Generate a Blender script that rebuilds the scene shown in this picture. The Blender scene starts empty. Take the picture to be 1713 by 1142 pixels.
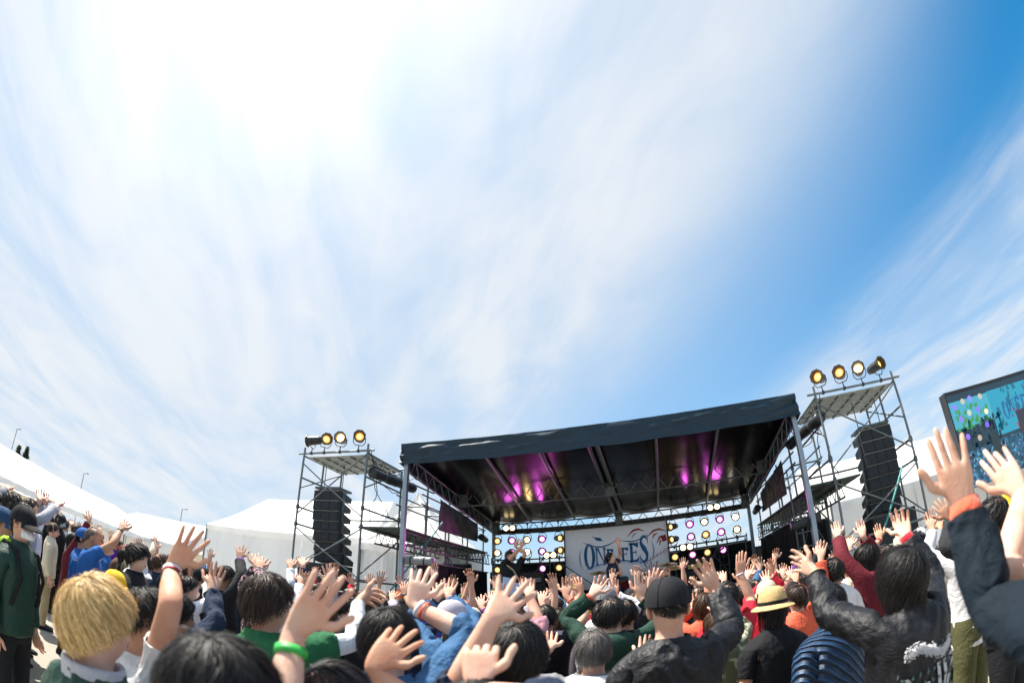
import bpy, bmesh, math, random
import numpy as np
from mathutils import Vector, Matrix, noise
from mathutils.bvhtree import BVHTree
R = math.radians
SC = bpy.context.scene
COL = SC.collection

# ------------------------------------------------------------------ camera (full-frame fisheye, tilted up)
cam_d = bpy.data.cameras.new('camera')
cam = bpy.data.objects.new('camera', cam_d); COL.objects.link(cam)
CAM_M = [[0.95912, 0.14959, 0.24023], [0.28291, -0.48503, -0.82747], [-0.00726, 0.86161, -0.50752]]
mw = Matrix.Identity(4)
for i in range(3):
    for j in range(3):
        mw[i][j] = CAM_M[i][j]
mw[2][3] = 1.68
cam.matrix_world = mw
cam_d.type = 'PANO'
cam_d.panorama_type = 'FISHEYE_LENS_POLYNOMIAL'
cam_d.sensor_fit = 'HORIZONTAL'; cam_d.sensor_width = 36.0; cam_d.sensor_height = 24.0
cam_d.fisheye_fov = R(170)
cam_d.fisheye_polynomial_k0 = 0.0
cam_d.fisheye_polynomial_k1 = -0.05910973
cam_d.fisheye_polynomial_k2 = 0.0
cam_d.fisheye_polynomial_k3 = -2.06527051807989e-06
cam_d.fisheye_polynomial_k4 = 0.0
cam_d.clip_start = 0.02; cam_d.clip_end = 2000
cam_d.dof.use_dof = True; cam_d.dof.focus_distance = 9.0; cam_d.dof.aperture_fstop = 7.0
SC.camera = cam

# ------------------------------------------------------------------ light and sky
SUN_EL, SUN_AZ = R(62.8), R(-80.5)          # azimuth measured from +Y towards +X
SUN_DIR = Vector((math.cos(SUN_EL)*math.sin(SUN_AZ), math.cos(SUN_EL)*math.cos(SUN_AZ), math.sin(SUN_EL)))
sun_d = bpy.data.lights.new('sun', 'SUN'); sun_d.energy = 5.0; sun_d.angle = R(0.6); sun_d.color = (1.0, 0.94, 0.85)
sun = bpy.data.objects.new('sun', sun_d); COL.objects.link(sun)
sun.rotation_euler = SUN_DIR.to_track_quat('Z', 'Y').to_euler()
SC.view_settings.view_transform = 'Standard'; SC.view_settings.look = 'None'
SC.view_settings.exposure = 1.0; SC.view_settings.gamma = 1.0
SC.view_settings.use_curve_mapping = False

def make_world():
    w = bpy.data.worlds.new('World'); SC.world = w; w.use_nodes = True
    nt = w.node_tree; N = nt.nodes; L = nt.links; N.clear()
    def nd(t, **k):
        n = N.new(t)
        for a, v in k.items(): setattr(n, a, v)
        return n
    def math_(op, a, b=None, c=None, clamp=False):
        n = nd('ShaderNodeMath', operation=op, use_clamp=clamp)
        for i, v in enumerate((a, b, c)):
            if v is None: continue
            if hasattr(v, 'links'): L.new(v, n.inputs[i])
            else: n.inputs[i].default_value = v
        return n.outputs[0]
    def sstep(x, a, b):
        n = nd('ShaderNodeMapRange', interpolation_type='SMOOTHSTEP')
        L.new(x, n.inputs['Value']); n.inputs['From Min'].default_value = a; n.inputs['From Max'].default_value = b
        return n.outputs[0]
    sky = nd('ShaderNodeTexSky', sky_type='NISHITA', sun_disc=False)
    sky.sun_elevation = SUN_EL; sky.sun_rotation = SUN_AZ; sky.air_density = 1.0; sky.dust_density = 0.6; sky.ozone_density = 2.2
    hsv = nd('ShaderNodeHueSaturation'); hsv.inputs['Saturation'].default_value = 1.95; hsv.inputs['Value'].default_value = 1.08
    hsv.inputs['Hue'].default_value = 0.486
    L.new(sky.outputs[0], hsv.inputs['Color'])
    tc = nd('ShaderNodeTexCoord'); sep = nd('ShaderNodeSeparateXYZ'); L.new(tc.outputs['Generated'], sep.inputs[0])
    X, Y, Z = sep.outputs
    zc = math_('ADD', math_('MAXIMUM', Z, 0.0), 0.12)
    px = math_('DIVIDE', X, zc); py = math_('DIVIDE', Y, zc)
    s = math_('ADD', math_('MULTIPLY', px, 0.865), math_('MULTIPLY', py, 0.502))     # across the streaks
    t = math_('ADD', math_('MULTIPLY', px, -0.502), math_('MULTIPLY', py, 0.865))    # along the streaks
    def noise_(sx, tx, scale, detail, rough, dist, off):
        cb = nd('ShaderNodeCombineXYZ')
        L.new(math_('MULTIPLY', s, sx), cb.inputs[0]); L.new(math_('MULTIPLY', t, tx), cb.inputs[1]); cb.inputs[2].default_value = off
        n = nd('ShaderNodeTexNoise'); n.inputs['Scale'].default_value = scale; n.inputs['Detail'].default_value = detail
        n.inputs['Roughness'].default_value = rough; n.inputs['Distortion'].default_value = dist
        L.new(cb.outputs[0], n.inputs['Vector']); return n.outputs[0]
    big = noise_(1.0, 0.6, 0.8, 2, 0.45, 0.3, 3.1)
    streak = noise_(1.0, 0.42, 1.7, 5, 0.52, 1.1, 7.7)
    fine = noise_(1.0, 0.30, 5.0, 6, 0.55, 1.4, 1.3)
    sw = math_('ADD', s, math_('MULTIPLY', math_('SUBTRACT', big, 0.5), 0.35))
    sw = math_('ADD', sw, math_('MULTIPLY', math_('SUBTRACT', fine, 0.5), 0.10))
    left = math_('SUBTRACT', 1.0, sstep(sw, 0.42, 0.98))           # the veil left of the clear band
    right = math_('MULTIPLY', sstep(sw, 1.22, 1.75), 1.0)         # and the bank right of it
    bank = math_('MAXIMUM', left, right)
    tex = math_('ADD', math_('MULTIPLY', streak, 0.72), math_('MULTIPLY', fine, 0.28))
    tex = sstep(tex, 0.34, 0.66)
    far = sstep(s, -0.5, -2.2)
    dens = math_('MULTIPLY', bank, math_('MULTIPLY_ADD', tex, 0.64, 0.20))
    dot = nd('ShaderNodeVectorMath', operation='DOT_PRODUCT'); L.new(tc.outputs['Generated'], dot.inputs[0]); dot.inputs[1].default_value = SUN_DIR
    ca = math_('MAXIMUM', dot.outputs['Value'], 0.0)
    aer = math_('MULTIPLY', sstep(dot.outputs['Value'], 0.16, 0.66), 0.88)           # aerosol: paler towards the sun
    haze = math_('MULTIPLY', math_('SUBTRACT', 1.0, sstep(Z, 0.0, 0.70)), 0.82)      # and towards the horizon
    pale = math_('SUBTRACT', 1.0, math_('MULTIPLY', math_('SUBTRACT', 1.0, aer), math_('SUBTRACT', 1.0, haze)))
    glow = math_('ADD', math_('MULTIPLY', math_('POWER', ca, 7.0), 1.15), math_('MULTIPLY', math_('POWER', ca, 24.0), 3.0))
    def tint(lum, col):                                 # grey level times a tint
        cl = nd('ShaderNodeCombineXYZ')
        for i in range(3): L.new(lum, cl.inputs[i])
        m_ = nd('ShaderNodeMix', data_type='RGBA', blend_type='MULTIPLY'); m_.inputs[0].default_value = 1.0; m_.inputs[6].default_value = (*col, 1); L.new(cl.outputs[0], m_.inputs[7]); return m_.outputs[2]
    def blend(f, a, b):
        m_ = nd('ShaderNodeMix', data_type='RGBA'); L.new(f, m_.inputs[0]); L.new(a, m_.inputs[6]); L.new(b, m_.inputs[7]); return m_.outputs[2]
    palec = nd('ShaderNodeMix', data_type='RGBA', blend_type='ADD'); palec.inputs[0].default_value = 1.0; palec.inputs[6].default_value = (2.75, 3.52, 4.45, 1); L.new(tint(glow, (0.8, 0.78, 0.74)), palec.inputs[7]); palec = palec.outputs[2]
    cloudc = tint(math_('MULTIPLY_ADD', glow, 0.8, 4.6), (0.96, 0.985, 1.02))
    mixc = blend(dens, blend(pale, hsv.outputs[0], palec), cloudc)
    bg = nd('ShaderNodeBackground'); bg.inputs['Strength'].default_value = 0.1
    L.new(mixc, bg.inputs['Color'])
    out = nd('ShaderNodeOutputWorld'); L.new(bg.outputs[0], out.inputs[0])
make_world()

# ------------------------------------------------------------------ materials
MATS = {}
def mat(name, col, rough=0.7, metal=0.0, spec=0.5, bump=0.0, bscale=40.0, var=0.0, vscale=6.0, sheen=0.0, sss=0.0, coat=0.0, stretch=None, trans=0.0, bdist=0.01):
    if name in MATS: return MATS[name]
    m = bpy.data.materials.new(name); m.use_nodes = True; nt = m.node_tree; p = nt.nodes['Principled BSDF']; L = nt.links
    p.inputs['Base Color'].default_value = (*col, 1); p.inputs['Roughness'].default_value = rough; p.inputs['Metallic'].default_value = metal
    p.inputs['Specular IOR Level'].default_value = spec
    if sheen: p.inputs['Sheen Weight'].default_value = sheen; p.inputs['Sheen Roughness'].default_value = 0.5
    if sss:
        p.inputs['Subsurface Weight'].default_value = sss; p.inputs['Subsurface Radius'].default_value = (0.012, 0.005, 0.003); p.inputs['Subsurface Scale'].default_value = 0.6
    if coat: p.inputs['Coat Weight'].default_value = coat
    if var or bump:
        tc = nt.nodes.new('ShaderNodeTexCoord'); src = tc.outputs['Object']
        if stretch:
            mp = nt.nodes.new('ShaderNodeMapping'); mp.inputs['Scale'].default_value = stretch; L.new(src, mp.inputs[0]); src = mp.outputs[0]
    if var:
        n = nt.nodes.new('ShaderNodeTexNoise'); n.inputs['Scale'].default_value = vscale; n.inputs['Detail'].default_value = 6; L.new(src, n.inputs['Vector'])
        mr = nt.nodes.new('ShaderNodeMapRange'); mr.inputs['From Min'].default_value = 0.3; mr.inputs['From Max'].default_value = 0.7
        mr.inputs['To Min'].default_value = 1 - var; mr.inputs['To Max'].default_value = 1 + var; L.new(n.outputs[0], mr.inputs[0])
        mm = nt.nodes.new('ShaderNodeMix'); mm.data_type = 'RGBA'; mm.blend_type = 'MULTIPLY'; mm.inputs[0].default_value = 1
        mm.inputs[6].default_value = (*col, 1); L.new(mr.outputs[0], mm.inputs[7]); L.new(mm.outputs[2], p.inputs['Base Color'])
    if bump:
        n = nt.nodes.new('ShaderNodeTexNoise'); n.inputs['Scale'].default_value = bscale; n.inputs['Detail'].default_value = 5; L.new(src, n.inputs['Vector'])
        b = nt.nodes.new('ShaderNodeBump'); b.inputs['Strength'].default_value = bump; b.inputs['Distance'].default_value = bdist
        L.new(n.outputs[0], b.inputs['Height']); L.new(b.outputs[0], p.inputs['Normal'])
    if trans:
        out = nt.nodes['Material Output']; tl = nt.nodes.new('ShaderNodeBsdfTranslucent'); tl.inputs[0].default_value = (*col, 1)
        ms = nt.nodes.new('ShaderNodeMixShader'); ms.inputs[0].default_value = trans
        L.new(p.outputs[0], ms.inputs[1]); L.new(tl.outputs[0], ms.inputs[2]); L.new(ms.outputs[0], out.inputs[0])
    MATS[name] = m; return m
def emit(name, col, strength):
    if name in MATS: return MATS[name]
    m = bpy.data.materials.new(name); m.use_nodes = True; p = m.node_tree.nodes['Principled BSDF']
    p.inputs['Base Color'].default_value = (0.03, 0.03, 0.03, 1); p.inputs['Roughness'].default_value = 0.35; p.inputs['Emission Color'].default_value = (*col, 1); p.inputs['Emission Strength'].default_value = strength
    MATS[name] = m; return m

STEEL = mat('galvanised steel', (0.15, 0.18, 0.19), 0.5, 0.5, var=0.25, vscale=9)
STEELD = mat('weathered dark steel', (0.10, 0.125, 0.13), 0.5, 0.6, var=0.3, vscale=12)
TEAL = mat('teal painted steel', (0.06, 0.30, 0.30), 0.5, 0.2)
BLACK = mat('black painted metal', (0.016, 0.018, 0.02), 0.45, 0.0, var=0.3)
BLACKC = mat('black drape cloth', (0.012, 0.014, 0.017), 0.9, bump=0.5, bscale=3, stretch=(6, 6, 0.5), bdist=0.15)
SPKR = mat('black speaker paint', (0.014, 0.018, 0.022), 0.55, bump=0.25, bscale=300)
GRILLE = mat('speaker grille cloth', (0.010, 0.016, 0.022), 0.7, bump=0.4, bscale=180)
TARP = mat('dark blue tarpaulin', (0.006, 0.027, 0.048), 0.48, spec=0.35, var=0.15, vscale=2)
TARPU = mat('glossy black tarpaulin lining', (0.003, 0.0035, 0.005), 0.21, spec=0.11, bump=0.05, bscale=1.6, stretch=(1.0, 0.35, 1), bdist=0.08)
ALU = mat('aluminium post', (0.26, 0.31, 0.36), 0.38, 0.7, var=0.15, vscale=3)
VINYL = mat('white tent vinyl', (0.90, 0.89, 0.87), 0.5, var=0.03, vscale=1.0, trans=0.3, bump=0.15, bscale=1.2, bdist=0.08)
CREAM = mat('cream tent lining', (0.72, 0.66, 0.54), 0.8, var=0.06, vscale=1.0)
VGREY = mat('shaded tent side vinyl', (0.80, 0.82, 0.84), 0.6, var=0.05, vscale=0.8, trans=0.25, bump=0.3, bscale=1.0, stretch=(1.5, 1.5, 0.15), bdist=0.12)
WOODD = mat('galvanised deck plate', (0.34, 0.36, 0.33), 0.6, 0.35, var=0.2, vscale=5)

# ------------------------------------------------------------------ mesh helpers
def link(name, me, parent=None, m=None, world=None):
    o = bpy.data.objects.new(name, me); COL.objects.link(o)
    if m is not None and me is not None and not me.materials: me.materials.append(m)
    if parent is not None: o.parent = parent
    if world is not None:
        o.matrix_basis = world
        if parent is not None: o.matrix_basis = ROOTINV[parent.name] @ world
    elif parent is not None and parent.name in ROOTINV: o.matrix_basis = ROOTINV[parent.name]
    return o
ROOTINV = {}
def tag(o, label, cat, group=None):
    o['label'] = label; o['category'] = cat
    if group: o['group'] = group
    return o
def root(name, loc, label, cat, group=None, rz=0.0):
    o = bpy.data.objects.new(name, None); COL.objects.link(o); o.empty_display_size = 0.2
    o.location = loc; o.rotation_euler = (0, 0, rz)
    ROOTINV[o.name] = (Matrix.Translation(Vector(loc)) @ Matrix.Rotation(rz, 4, 'Z')).inverted()
    return tag(o, label, cat, group)
def part(name, me, parent, m=None, world=None):
    """a child; its mesh (or its matrix) is given in world coordinates"""
    o = link(name, me, parent, m, world if world is not None else Matrix.Identity(4))
    ROOTINV[o.name] = (world if world is not None else Matrix.Identity(4)).inverted()
    return o
class MB:
    def __init__(s): s.v = []; s.f = []; s.sm = []
    def add(s, vs, fs, smooth=False):
        b = len(s.v); s.v += [tuple(p) for p in vs]; s.f += [tuple(i + b for i in f) for f in fs]; s.sm += [smooth] * len(fs); return s
    def box(s, c, d, mtx=None):
        x, y, z = (q / 2 for q in d)
        vs = [Vector((sx * x, sy * y, sz * z)) for sz in (-1, 1) for sy in (-1, 1) for sx in (-1, 1)]
        if mtx is not None: vs = [mtx @ p for p in vs]
        vs = [p + Vector(c) for p in vs]
        return s.add(vs, [(0, 2, 3, 1), (4, 5, 7, 6), (0, 1, 5, 4), (2, 6, 7, 3), (0, 4, 6, 2), (1, 3, 7, 5)])
    def tube(s, a, b, r, r2=None, n=8, cap=True):
        a = Vector(a); b = Vector(b); r2 = r if r2 is None else r2
        q = (b - a).to_track_quat('Z', 'Y').to_matrix()
        ring = [q @ Vector((math.cos(2 * math.pi * i / n), math.sin(2 * math.pi * i / n), 0)) for i in range(n)]
        vs = [a + p * r for p in ring] + [b + p * r2 for p in ring]
        s.add(vs, [(i, (i + 1) % n, n + (i + 1) % n, n + i) for i in range(n)], True)
        if cap: s.add(vs, [tuple(range(n - 1, -1, -1)), tuple(range(n, 2 * n))])
        return s
    def path(s, pts, r, n=6):
        for a, b in zip(pts[:-1], pts[1:]): s.tube(a, b, r, n=n)
        return s
    def rings(s, rs, closed=True, cap0=True, cap1=True, smooth=True):
        n = len(rs[0]); vs = [p for q in rs for p in q]; fs = []
        for k in range(len(rs) - 1):
            for i in range(n if closed else n - 1):
                j = (i + 1) % n; fs.append((k * n + i, k * n + j, (k + 1) * n + j, (k + 1) * n + i))
        if cap0: fs.append(tuple(range(n - 1, -1, -1)))
        if cap1: fs.append(tuple(range((len(rs) - 1) * n, len(rs) * n)))
        return s.add(vs, fs, smooth)
    def mesh(s, name):
        me = bpy.data.meshes.new(name); me.from_pydata(s.v, [], s.f)
        me.polygons.foreach_set('use_smooth', s.sm); me.update(); return me
_UNIT = {}
def unit_tube(m, n=8):
    k = (m.name, n)
    if k not in _UNIT:
        me = MB().tube((0, 0, 0), (0, 0, 1), 1, n=n).mesh('tube'); me.materials.append(m); _UNIT[k] = me
    return _UNIT[k]
def tube(name, a, b, r, m, parent, n=8):
    a = Vector(a); b = Vector(b); d = b - a
    w = Matrix.Translation(a) @ d.to_track_quat('Z', 'Y').to_matrix().to_4x4() @ Matrix.Diagonal((r, r, d.length, 1))
    return part(name, unit_tube(m, n), parent, None, w)
def box(name, c, d, m, parent, mtx=None, bevel=0.0):
    me = MB().box((0, 0, 0), d, mtx).mesh(name)
    if bevel:
        bm = bmesh.new(); bm.from_mesh(me); bmesh.ops.bevel(bm, geom=bm.edges[:], offset=bevel, segments=2, affect='EDGES', profile=0.5); bm.to_mesh(me); bm.free()
    return part(name, me, parent, m, Matrix.Translation(Vector(c)))
def ordinal(i): return ('first', 'second', 'third', 'fourth', 'fifth', 'sixth', 'seventh', 'eighth')[i]
random.seed(7)

# ================================================================== the setting
def ground_mat():
    m = bpy.data.materials.new('dusty pale asphalt'); m.use_nodes = True; nt = m.node_tree; L = nt.links; p = nt.nodes['Principled BSDF']
    tc = nt.nodes.new('ShaderNodeTexCoord')
    def nz(sc, det, ro):
        n = nt.nodes.new('ShaderNodeTexNoise'); n.inputs['Scale'].default_value = sc; n.inputs['Detail'].default_value = det; n.inputs['Roughness'].default_value = ro
        L.new(tc.outputs['Object'], n.inputs['Vector']); return n
    a, b = nz(0.35, 7, 0.6), nz(60, 3, 0.7)
    r = nt.nodes.new('ShaderNodeValToRGB'); r.color_ramp.elements[0].position = 0.3; r.color_ramp.elements[0].color = (0.25, 0.23, 0.19, 1)
    r.color_ramp.elements[1].position = 0.7; r.color_ramp.elements[1].color = (0.37, 0.345, 0.29, 1); L.new(a.outputs[0], r.inputs[0])
    mx = nt.nodes.new('ShaderNodeMix'); mx.data_type = 'RGBA'; mx.blend_type = 'OVERLAY'; mx.inputs[0].default_value = 0.6
    L.new(r.outputs[0], mx.inputs[6]); L.new(b.outputs[0], mx.inputs[7]); L.new(mx.outputs[2], p.inputs['Base Color'])
    p.inputs['Roughness'].default_value = 0.92
    bp = nt.nodes.new('ShaderNodeBump'); bp.inputs['Strength'].default_value = 0.5; bp.inputs['Distance'].default_value = 0.01
    L.new(b.outputs[0], bp.inputs['Height']); L.new(bp.outputs[0], p.inputs['Normal']); return m
g = link('ground', MB().add([(-900, -900, 0), (900, -900, 0), (900, 900, 0), (-900, 900, 0)], [(0, 1, 2, 3)]).mesh('ground'), None, ground_mat()); g['kind'] = 'structure'

# ------------------------------------------------------------------ tents
def sheet(mb, corners, nx, nz, sag=0.0, wob=0.0, seed=0.0):
    """a rectangle of cloth between four corners a,b (bottom) d,c (top)"""
    a, b, c, d = (Vector(q) for q in corners); nrm = (b - a).cross(d - a).normalized(); vs = []
    for j in range(nz + 1):
        for i in range(nx + 1):
            u, v = i / nx, j / nz; p = (a.lerp(b, u)).lerp(d.lerp(c, u), v)
            w = wob * noise.noise(Vector((u * nx * 0.9 + seed, v * nz * 0.35, seed))) + sag * math.sin(math.pi * v) * -1
            vs.append(p + nrm * w)
    fs = [(j * (nx + 1) + i, j * (nx + 1) + i + 1, (j + 1) * (nx + 1) + i + 1, (j + 1) * (nx + 1) + i) for j in range(nz) for i in range(nx)]
    mb.add(vs, fs, True)
def gable_tent(name, ra, rb, half, zr, ze, label, bays, front_wall=None, back=CREAM, group=None):
    """long marquee: ridge from ra to rb (plan), front eave on the camera's side"""
    ra = Vector((*ra, 0)); rb = Vector((*rb, 0)); d = (rb - ra).normalized(); nrm = Vector((d.y, -d.x, 0))
    if nrm.dot(-(ra + rb) / 2) < 0: nrm = -nrm
    t = root(name, (ra + rb) / 2, label, 'tent', group); up = Vector((0, 0, 1)); Ln = (rb - ra).length
    for i in range(bays):
        p0, p1 = ra + d * (Ln * i / bays), ra + d * (Ln * (i + 1) / bays)
        for sgn, nm in ((1, 'roof_panel'), (-1, 'roof_panel')):
            mb = MB(); o = nrm * (half * sgn)
            sheet(mb, (p0 + o + up * ze, p1 + o + up * ze, p1 + up * zr, p0 + up * zr), 6, 6, 0.06 * sgn, 0.05, i * 3.1)
            part(nm, mb.mesh(nm), t, VINYL)
        mb = MB(); o = nrm * (half + 0.015)        # valance
        n = 14; vs = []
        for k in range(n + 1):
            q = p0.lerp(p1, k / n) + o + nrm * 0.02 * math.sin(k * 2.1 + i); vs += [q + up * ze, q + up * (ze - 0.24 - 0.04 * abs(math.sin(k * 1.57)))]
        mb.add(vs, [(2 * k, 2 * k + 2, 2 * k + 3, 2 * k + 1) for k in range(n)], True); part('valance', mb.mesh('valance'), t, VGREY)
        mb = MB(); sheet(mb, (p0 - nrm * half, p1 - nrm * half, p1 - nrm * half + up * ze, p0 - nrm * half + up * ze), 8, 4, 0, 0.06, i); part('back_wall', mb.mesh('back_wall'), t, back)
        if front_wall:
            mb = MB(); sheet(mb, (p0 + nrm * (half - 0.05), p1 + nrm * (half - 0.05), p1 + nrm * (half - 0.05) + up * (ze - 0.02), p0 + nrm * (half - 0.05) + up * (ze - 0.02)), 10, 4, 0, 0.10, i * 1.7); part('side_wall', mb.mesh('side_wall'), t, front_wall)
    for i in range(bays + 1):
        p0 = ra + d * (Ln * i / bays)
        for sgn in (1, -1): tube('pole', p0 + nrm * (half - 0.1) * sgn, p0 + nrm * (half - 0.1) * sgn + up * ze, 0.04, STEEL, t)
    for q, s in ((ra, -1), (rb, 1)):              # gable ends
        mb = MB(); q = q + d * s * 0.01
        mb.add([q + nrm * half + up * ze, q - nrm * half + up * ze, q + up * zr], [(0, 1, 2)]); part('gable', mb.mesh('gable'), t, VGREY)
    return t
gable_tent('event_tent', (-21.6, -2.6), (-35.2, 18.2), 5.6, 4.15, 2.42, 'long white event tent with open front along the left side of the field', 6)
gable_tent('event_tent', (-35.0, 20.0), (-25.6, 21.6), 4.6, 4.25, 2.4, 'short white tent behind the raised hand at left, joining the long tent', 2, front_wall=VINYL)
gable_tent('event_tent', (5.9, 18.2), (19.0, 18.2), 3.0, 5.25, 3.35, 'white tent roof with grey side wall behind the right speaker tower', 4, front_wall=VGREY)

def hip_tent(name, x0, x1, y0, y1, ze, zr, rx0, rx1, ry, label):
    t = root(name, ((x0 + x1) / 2, (y0 + y1) / 2, 0), label, 'tent')
    E = [Vector(q) for q in ((x0, y0, ze), (x1, y0, ze), (x1, y1, ze), (x0, y1, ze))]; A = Vector((rx0, ry, zr)); B = Vector((rx1, ry, zr))
    for cs, nx in (((E[0], E[1], B, A), 14), ((E[2], E[3], A, B), 10), ((E[3], E[0], A, A), 6), ((E[1], E[2], B, B), 6)):
        mb = MB(); sheet(mb, cs, nx, 6, 0.14, 0.05, nx * 1.3); part('roof_panel', mb.mesh('roof_panel'), t, VINYL)
    for a, b in ((0, 1), (1, 2), (3, 0)):
        n = 40; mb = MB(); vs = []; out = ((E[a] + E[b]) / 2 - Vector(((x0 + x1) / 2, (y0 + y1) / 2, ze))).normalized() * 0.03
        for k in range(n + 1):
            q = E[a].lerp(E[b], k / n) + out + Vector((0, 0, -0.05 * math.sin(math.pi * k / n)))
            vs += [q, q + out * noise.noise(Vector((k * 0.4, a, 0))) * 1.5 - Vector((0, 0, 0.20 + 0.05 * abs(math.sin(k * 0.8))))]
        mb.add(vs, [(2 * k, 2 * k + 2, 2 * k + 3, 2 * k + 1) for k in range(n)], True); part('valance', mb.mesh('valance'), t, VINYL)
        for k in range(3):
            mb = MB(); p, q = E[a].lerp(E[b], k / 3), E[a].lerp(E[b], (k + 1) / 3); z = Vector((0, 0, ze)); i_ = -out * 2
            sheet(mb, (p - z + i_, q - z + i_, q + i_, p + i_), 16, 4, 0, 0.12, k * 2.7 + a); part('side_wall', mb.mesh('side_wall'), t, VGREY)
    for q in E: tube('pole', (q.x, q.y, 0), q, 0.04, STEEL, t)
    return t
hip_tent('marquee', -17.9, -9.2, 14.0, 20.0, 3.5, 5.45, -17.2, -10.0, 17.0, 'white hipped marquee with pale grey side walls left of the stage')
hip_tent('pagoda_tent', -8.9, -5.9, 13.2, 16.4, 3.25, 5.1, -7.42, -7.38, 14.2, 'small grey peaked pagoda tent between the left tower and the stage roof')

# ------------------------------------------------------------------ far lamp posts and trees
for i, (px, py, h) in enumerate(((-47.5, 20.0, 6.9), (-43.0, 30.0, 6.7), (-50.0, 12.4, 8.2))):
    t = root('street_lamp', (px, py, 0), ('thin far lamp post standing alone above the long white tent roof', 'thin far lamp post above the short tent near the marquee', 'thin far lamp post beside the two conifers at the left edge')[i], 'street lamp', 'lamp posts beyond the tents')
    tube('pole', (px, py, 0), (px, py, h), 0.035, STEELD, t, 6); tube('arm', (px, py, h), (px + 0.4, py + 0.15, h + 0.06), 0.025, STEELD, t, 6)
    box('lamp_head', (px + 0.5, py + 0.2, h + 0.06), (0.28, 0.16, 0.07), STEELD, t)
LEAF = mat('conifer needles', (0.035, 0.065, 0.035), 0.8, var=0.4, vscale=3); BARK = mat('bark', (0.09, 0.07, 0.05), 0.9, var=0.3)
for i, (px, py, h, lab) in enumerate(((-49.0, 12.9, 6.8, 'small dark conifer above the left tent, the shorter of two'), (-50.5, 14.2, 7.2, 'taller dark conifer above the left tent roof'))):
    t = root('conifer_tree', (px, py, 0), lab, 'tree', 'conifers beyond the tents'); tube('trunk', (px, py, 0), (px, py, h * 0.95), 0.12, BARK, t)
    rnd = random.Random(i + 3); mb = MB()
    for k in range(1500):
        u = rnd.random() ** 0.8; z = h * (0.18 + 0.82 * u); rr = (1 - u) ** 0.8 * 1.5 * (0.65 + 0.35 * math.sin(u * 38)) * (0.3 + 0.7 * rnd.random()) + 0.03
        a = rnd.random() * 6.283; c = Vector((px + rr * math.cos(a), py + rr * math.sin(a), z - rr * 0.25)); s_ = 0.10 + 0.12 * rnd.random()
        dx = Vector((math.cos(a), math.sin(a), -0.35)) * s_ * 1.6; dy = Vector((-math.sin(a), math.cos(a), rnd.uniform(-.5, .5))) * s_ * 0.5
        mb.add([c - dx, c + dy, c + dx, c - dy], [(0, 1, 2, 3)])
    part('crown', mb.mesh('crown'), t, LEAF)

# ================================================================== the stage
SX0, SX1, SY0, SYM, SY1, SF = -5.02, 3.06, 9.0, 12.15, 15.0, 0.80
CX = (SX0 + SX1) / 2
st = root('stage_platform', (CX, 12, 0), 'black stage platform with dark deck and draped front', 'stage')
nd_ = 8
for i in range(nd_):
    w = (SX1 - SX0 + 0.5) / nd_; x = SX0 - 0.25 + w * (i + 0.5)
    for j in range(4):
        box('deck_panel', (x, 9.1 + 1.6 * (j + 0.5), SF - 0.06), (w - 0.012, 1.588, 0.12), mat('black stage deck', (0.02, 0.02, 0.022), 0.6, var=0.3), st)
mb = MB(); sheet(mb, ((SX0 - 0.25, 9.06, 0), (SX1 + 0.25, 9.06, 0), (SX1 + 0.25, 9.06, SF - 0.01), (SX0 - 0.25, 9.06, SF - 0.01)), 60, 2, 0, 0.06, 2.2); part('skirt', mb.mesh('skirt'), st, BLACKC)
# front steps by the stage
sp = root('stage_steps', (-1.4, 8.75, 0), 'black steps with pale nosings at the stage front', 'steps')
for k in range(3):
    box('tread', (-1.4, 8.86 - 0.2 * k, 0.60 - 0.2 * k), (0.9, 0.22, 0.05), BLACK, sp); box('nosing', (-1.4, 8.74 - 0.2 * k, 0.615 - 0.2 * k), (0.9, 0.02, 0.04), STEEL, sp)
# drapes
def drape(name, pts, z0, z1, label, n=40):
    t = root(name, ((pts[0][0] + pts[1][0]) / 2, (pts[0][1] + pts[1][1]) / 2, 0), label, 'drape')
    mb = MB(); a, b = pts; sheet(mb, ((*a, z0), (*b, z0), (*b, z1), (*a, z1)), n, 4, 0, 0.10, z1 * 5 + a[0]); part('cloth', mb.mesh('cloth'), t, BLACKC)
    tube('top_rail', (*a, z1 + 0.02), (*b, z1 + 0.02), 0.024, STEELD, t); return t
drape('black_drape', ((SX0 - 0.1, 15.25), (-2.7, 15.25)), SF, 2.78, 'black backdrop cloth behind the left bank of stage lamps')
drape('black_drape', ((0.46, 15.25), (SX1 + 0.1, 15.25)), SF, 2.72, 'black backdrop cloth behind the right bank of stage lamps')
drape('black_drape', ((-2.72, 15.35), (0.48, 15.35)), SF, 2.3, 'black backdrop cloth below the festival banner')
drape('black_drape', ((-6.9, 13.4), (-5.1, 13.2)), 0, 2.62, 'black cloth screen closing the left stage wing')
drape('black_drape', ((-5.3, 10.2), (-5.25, 15.1)), 0, 2.48, 'black cloth along the left side of the stage')
drape('black_drape', ((3.3, 10.8), (3.3, 15.1)), 0, 2.69, 'black cloth along the right side of the stage')
drape('black_drape', ((3.35, 13.3), (5.0, 13.3)), 0, 2.75, 'black cloth screen closing the right stage wing')

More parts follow.
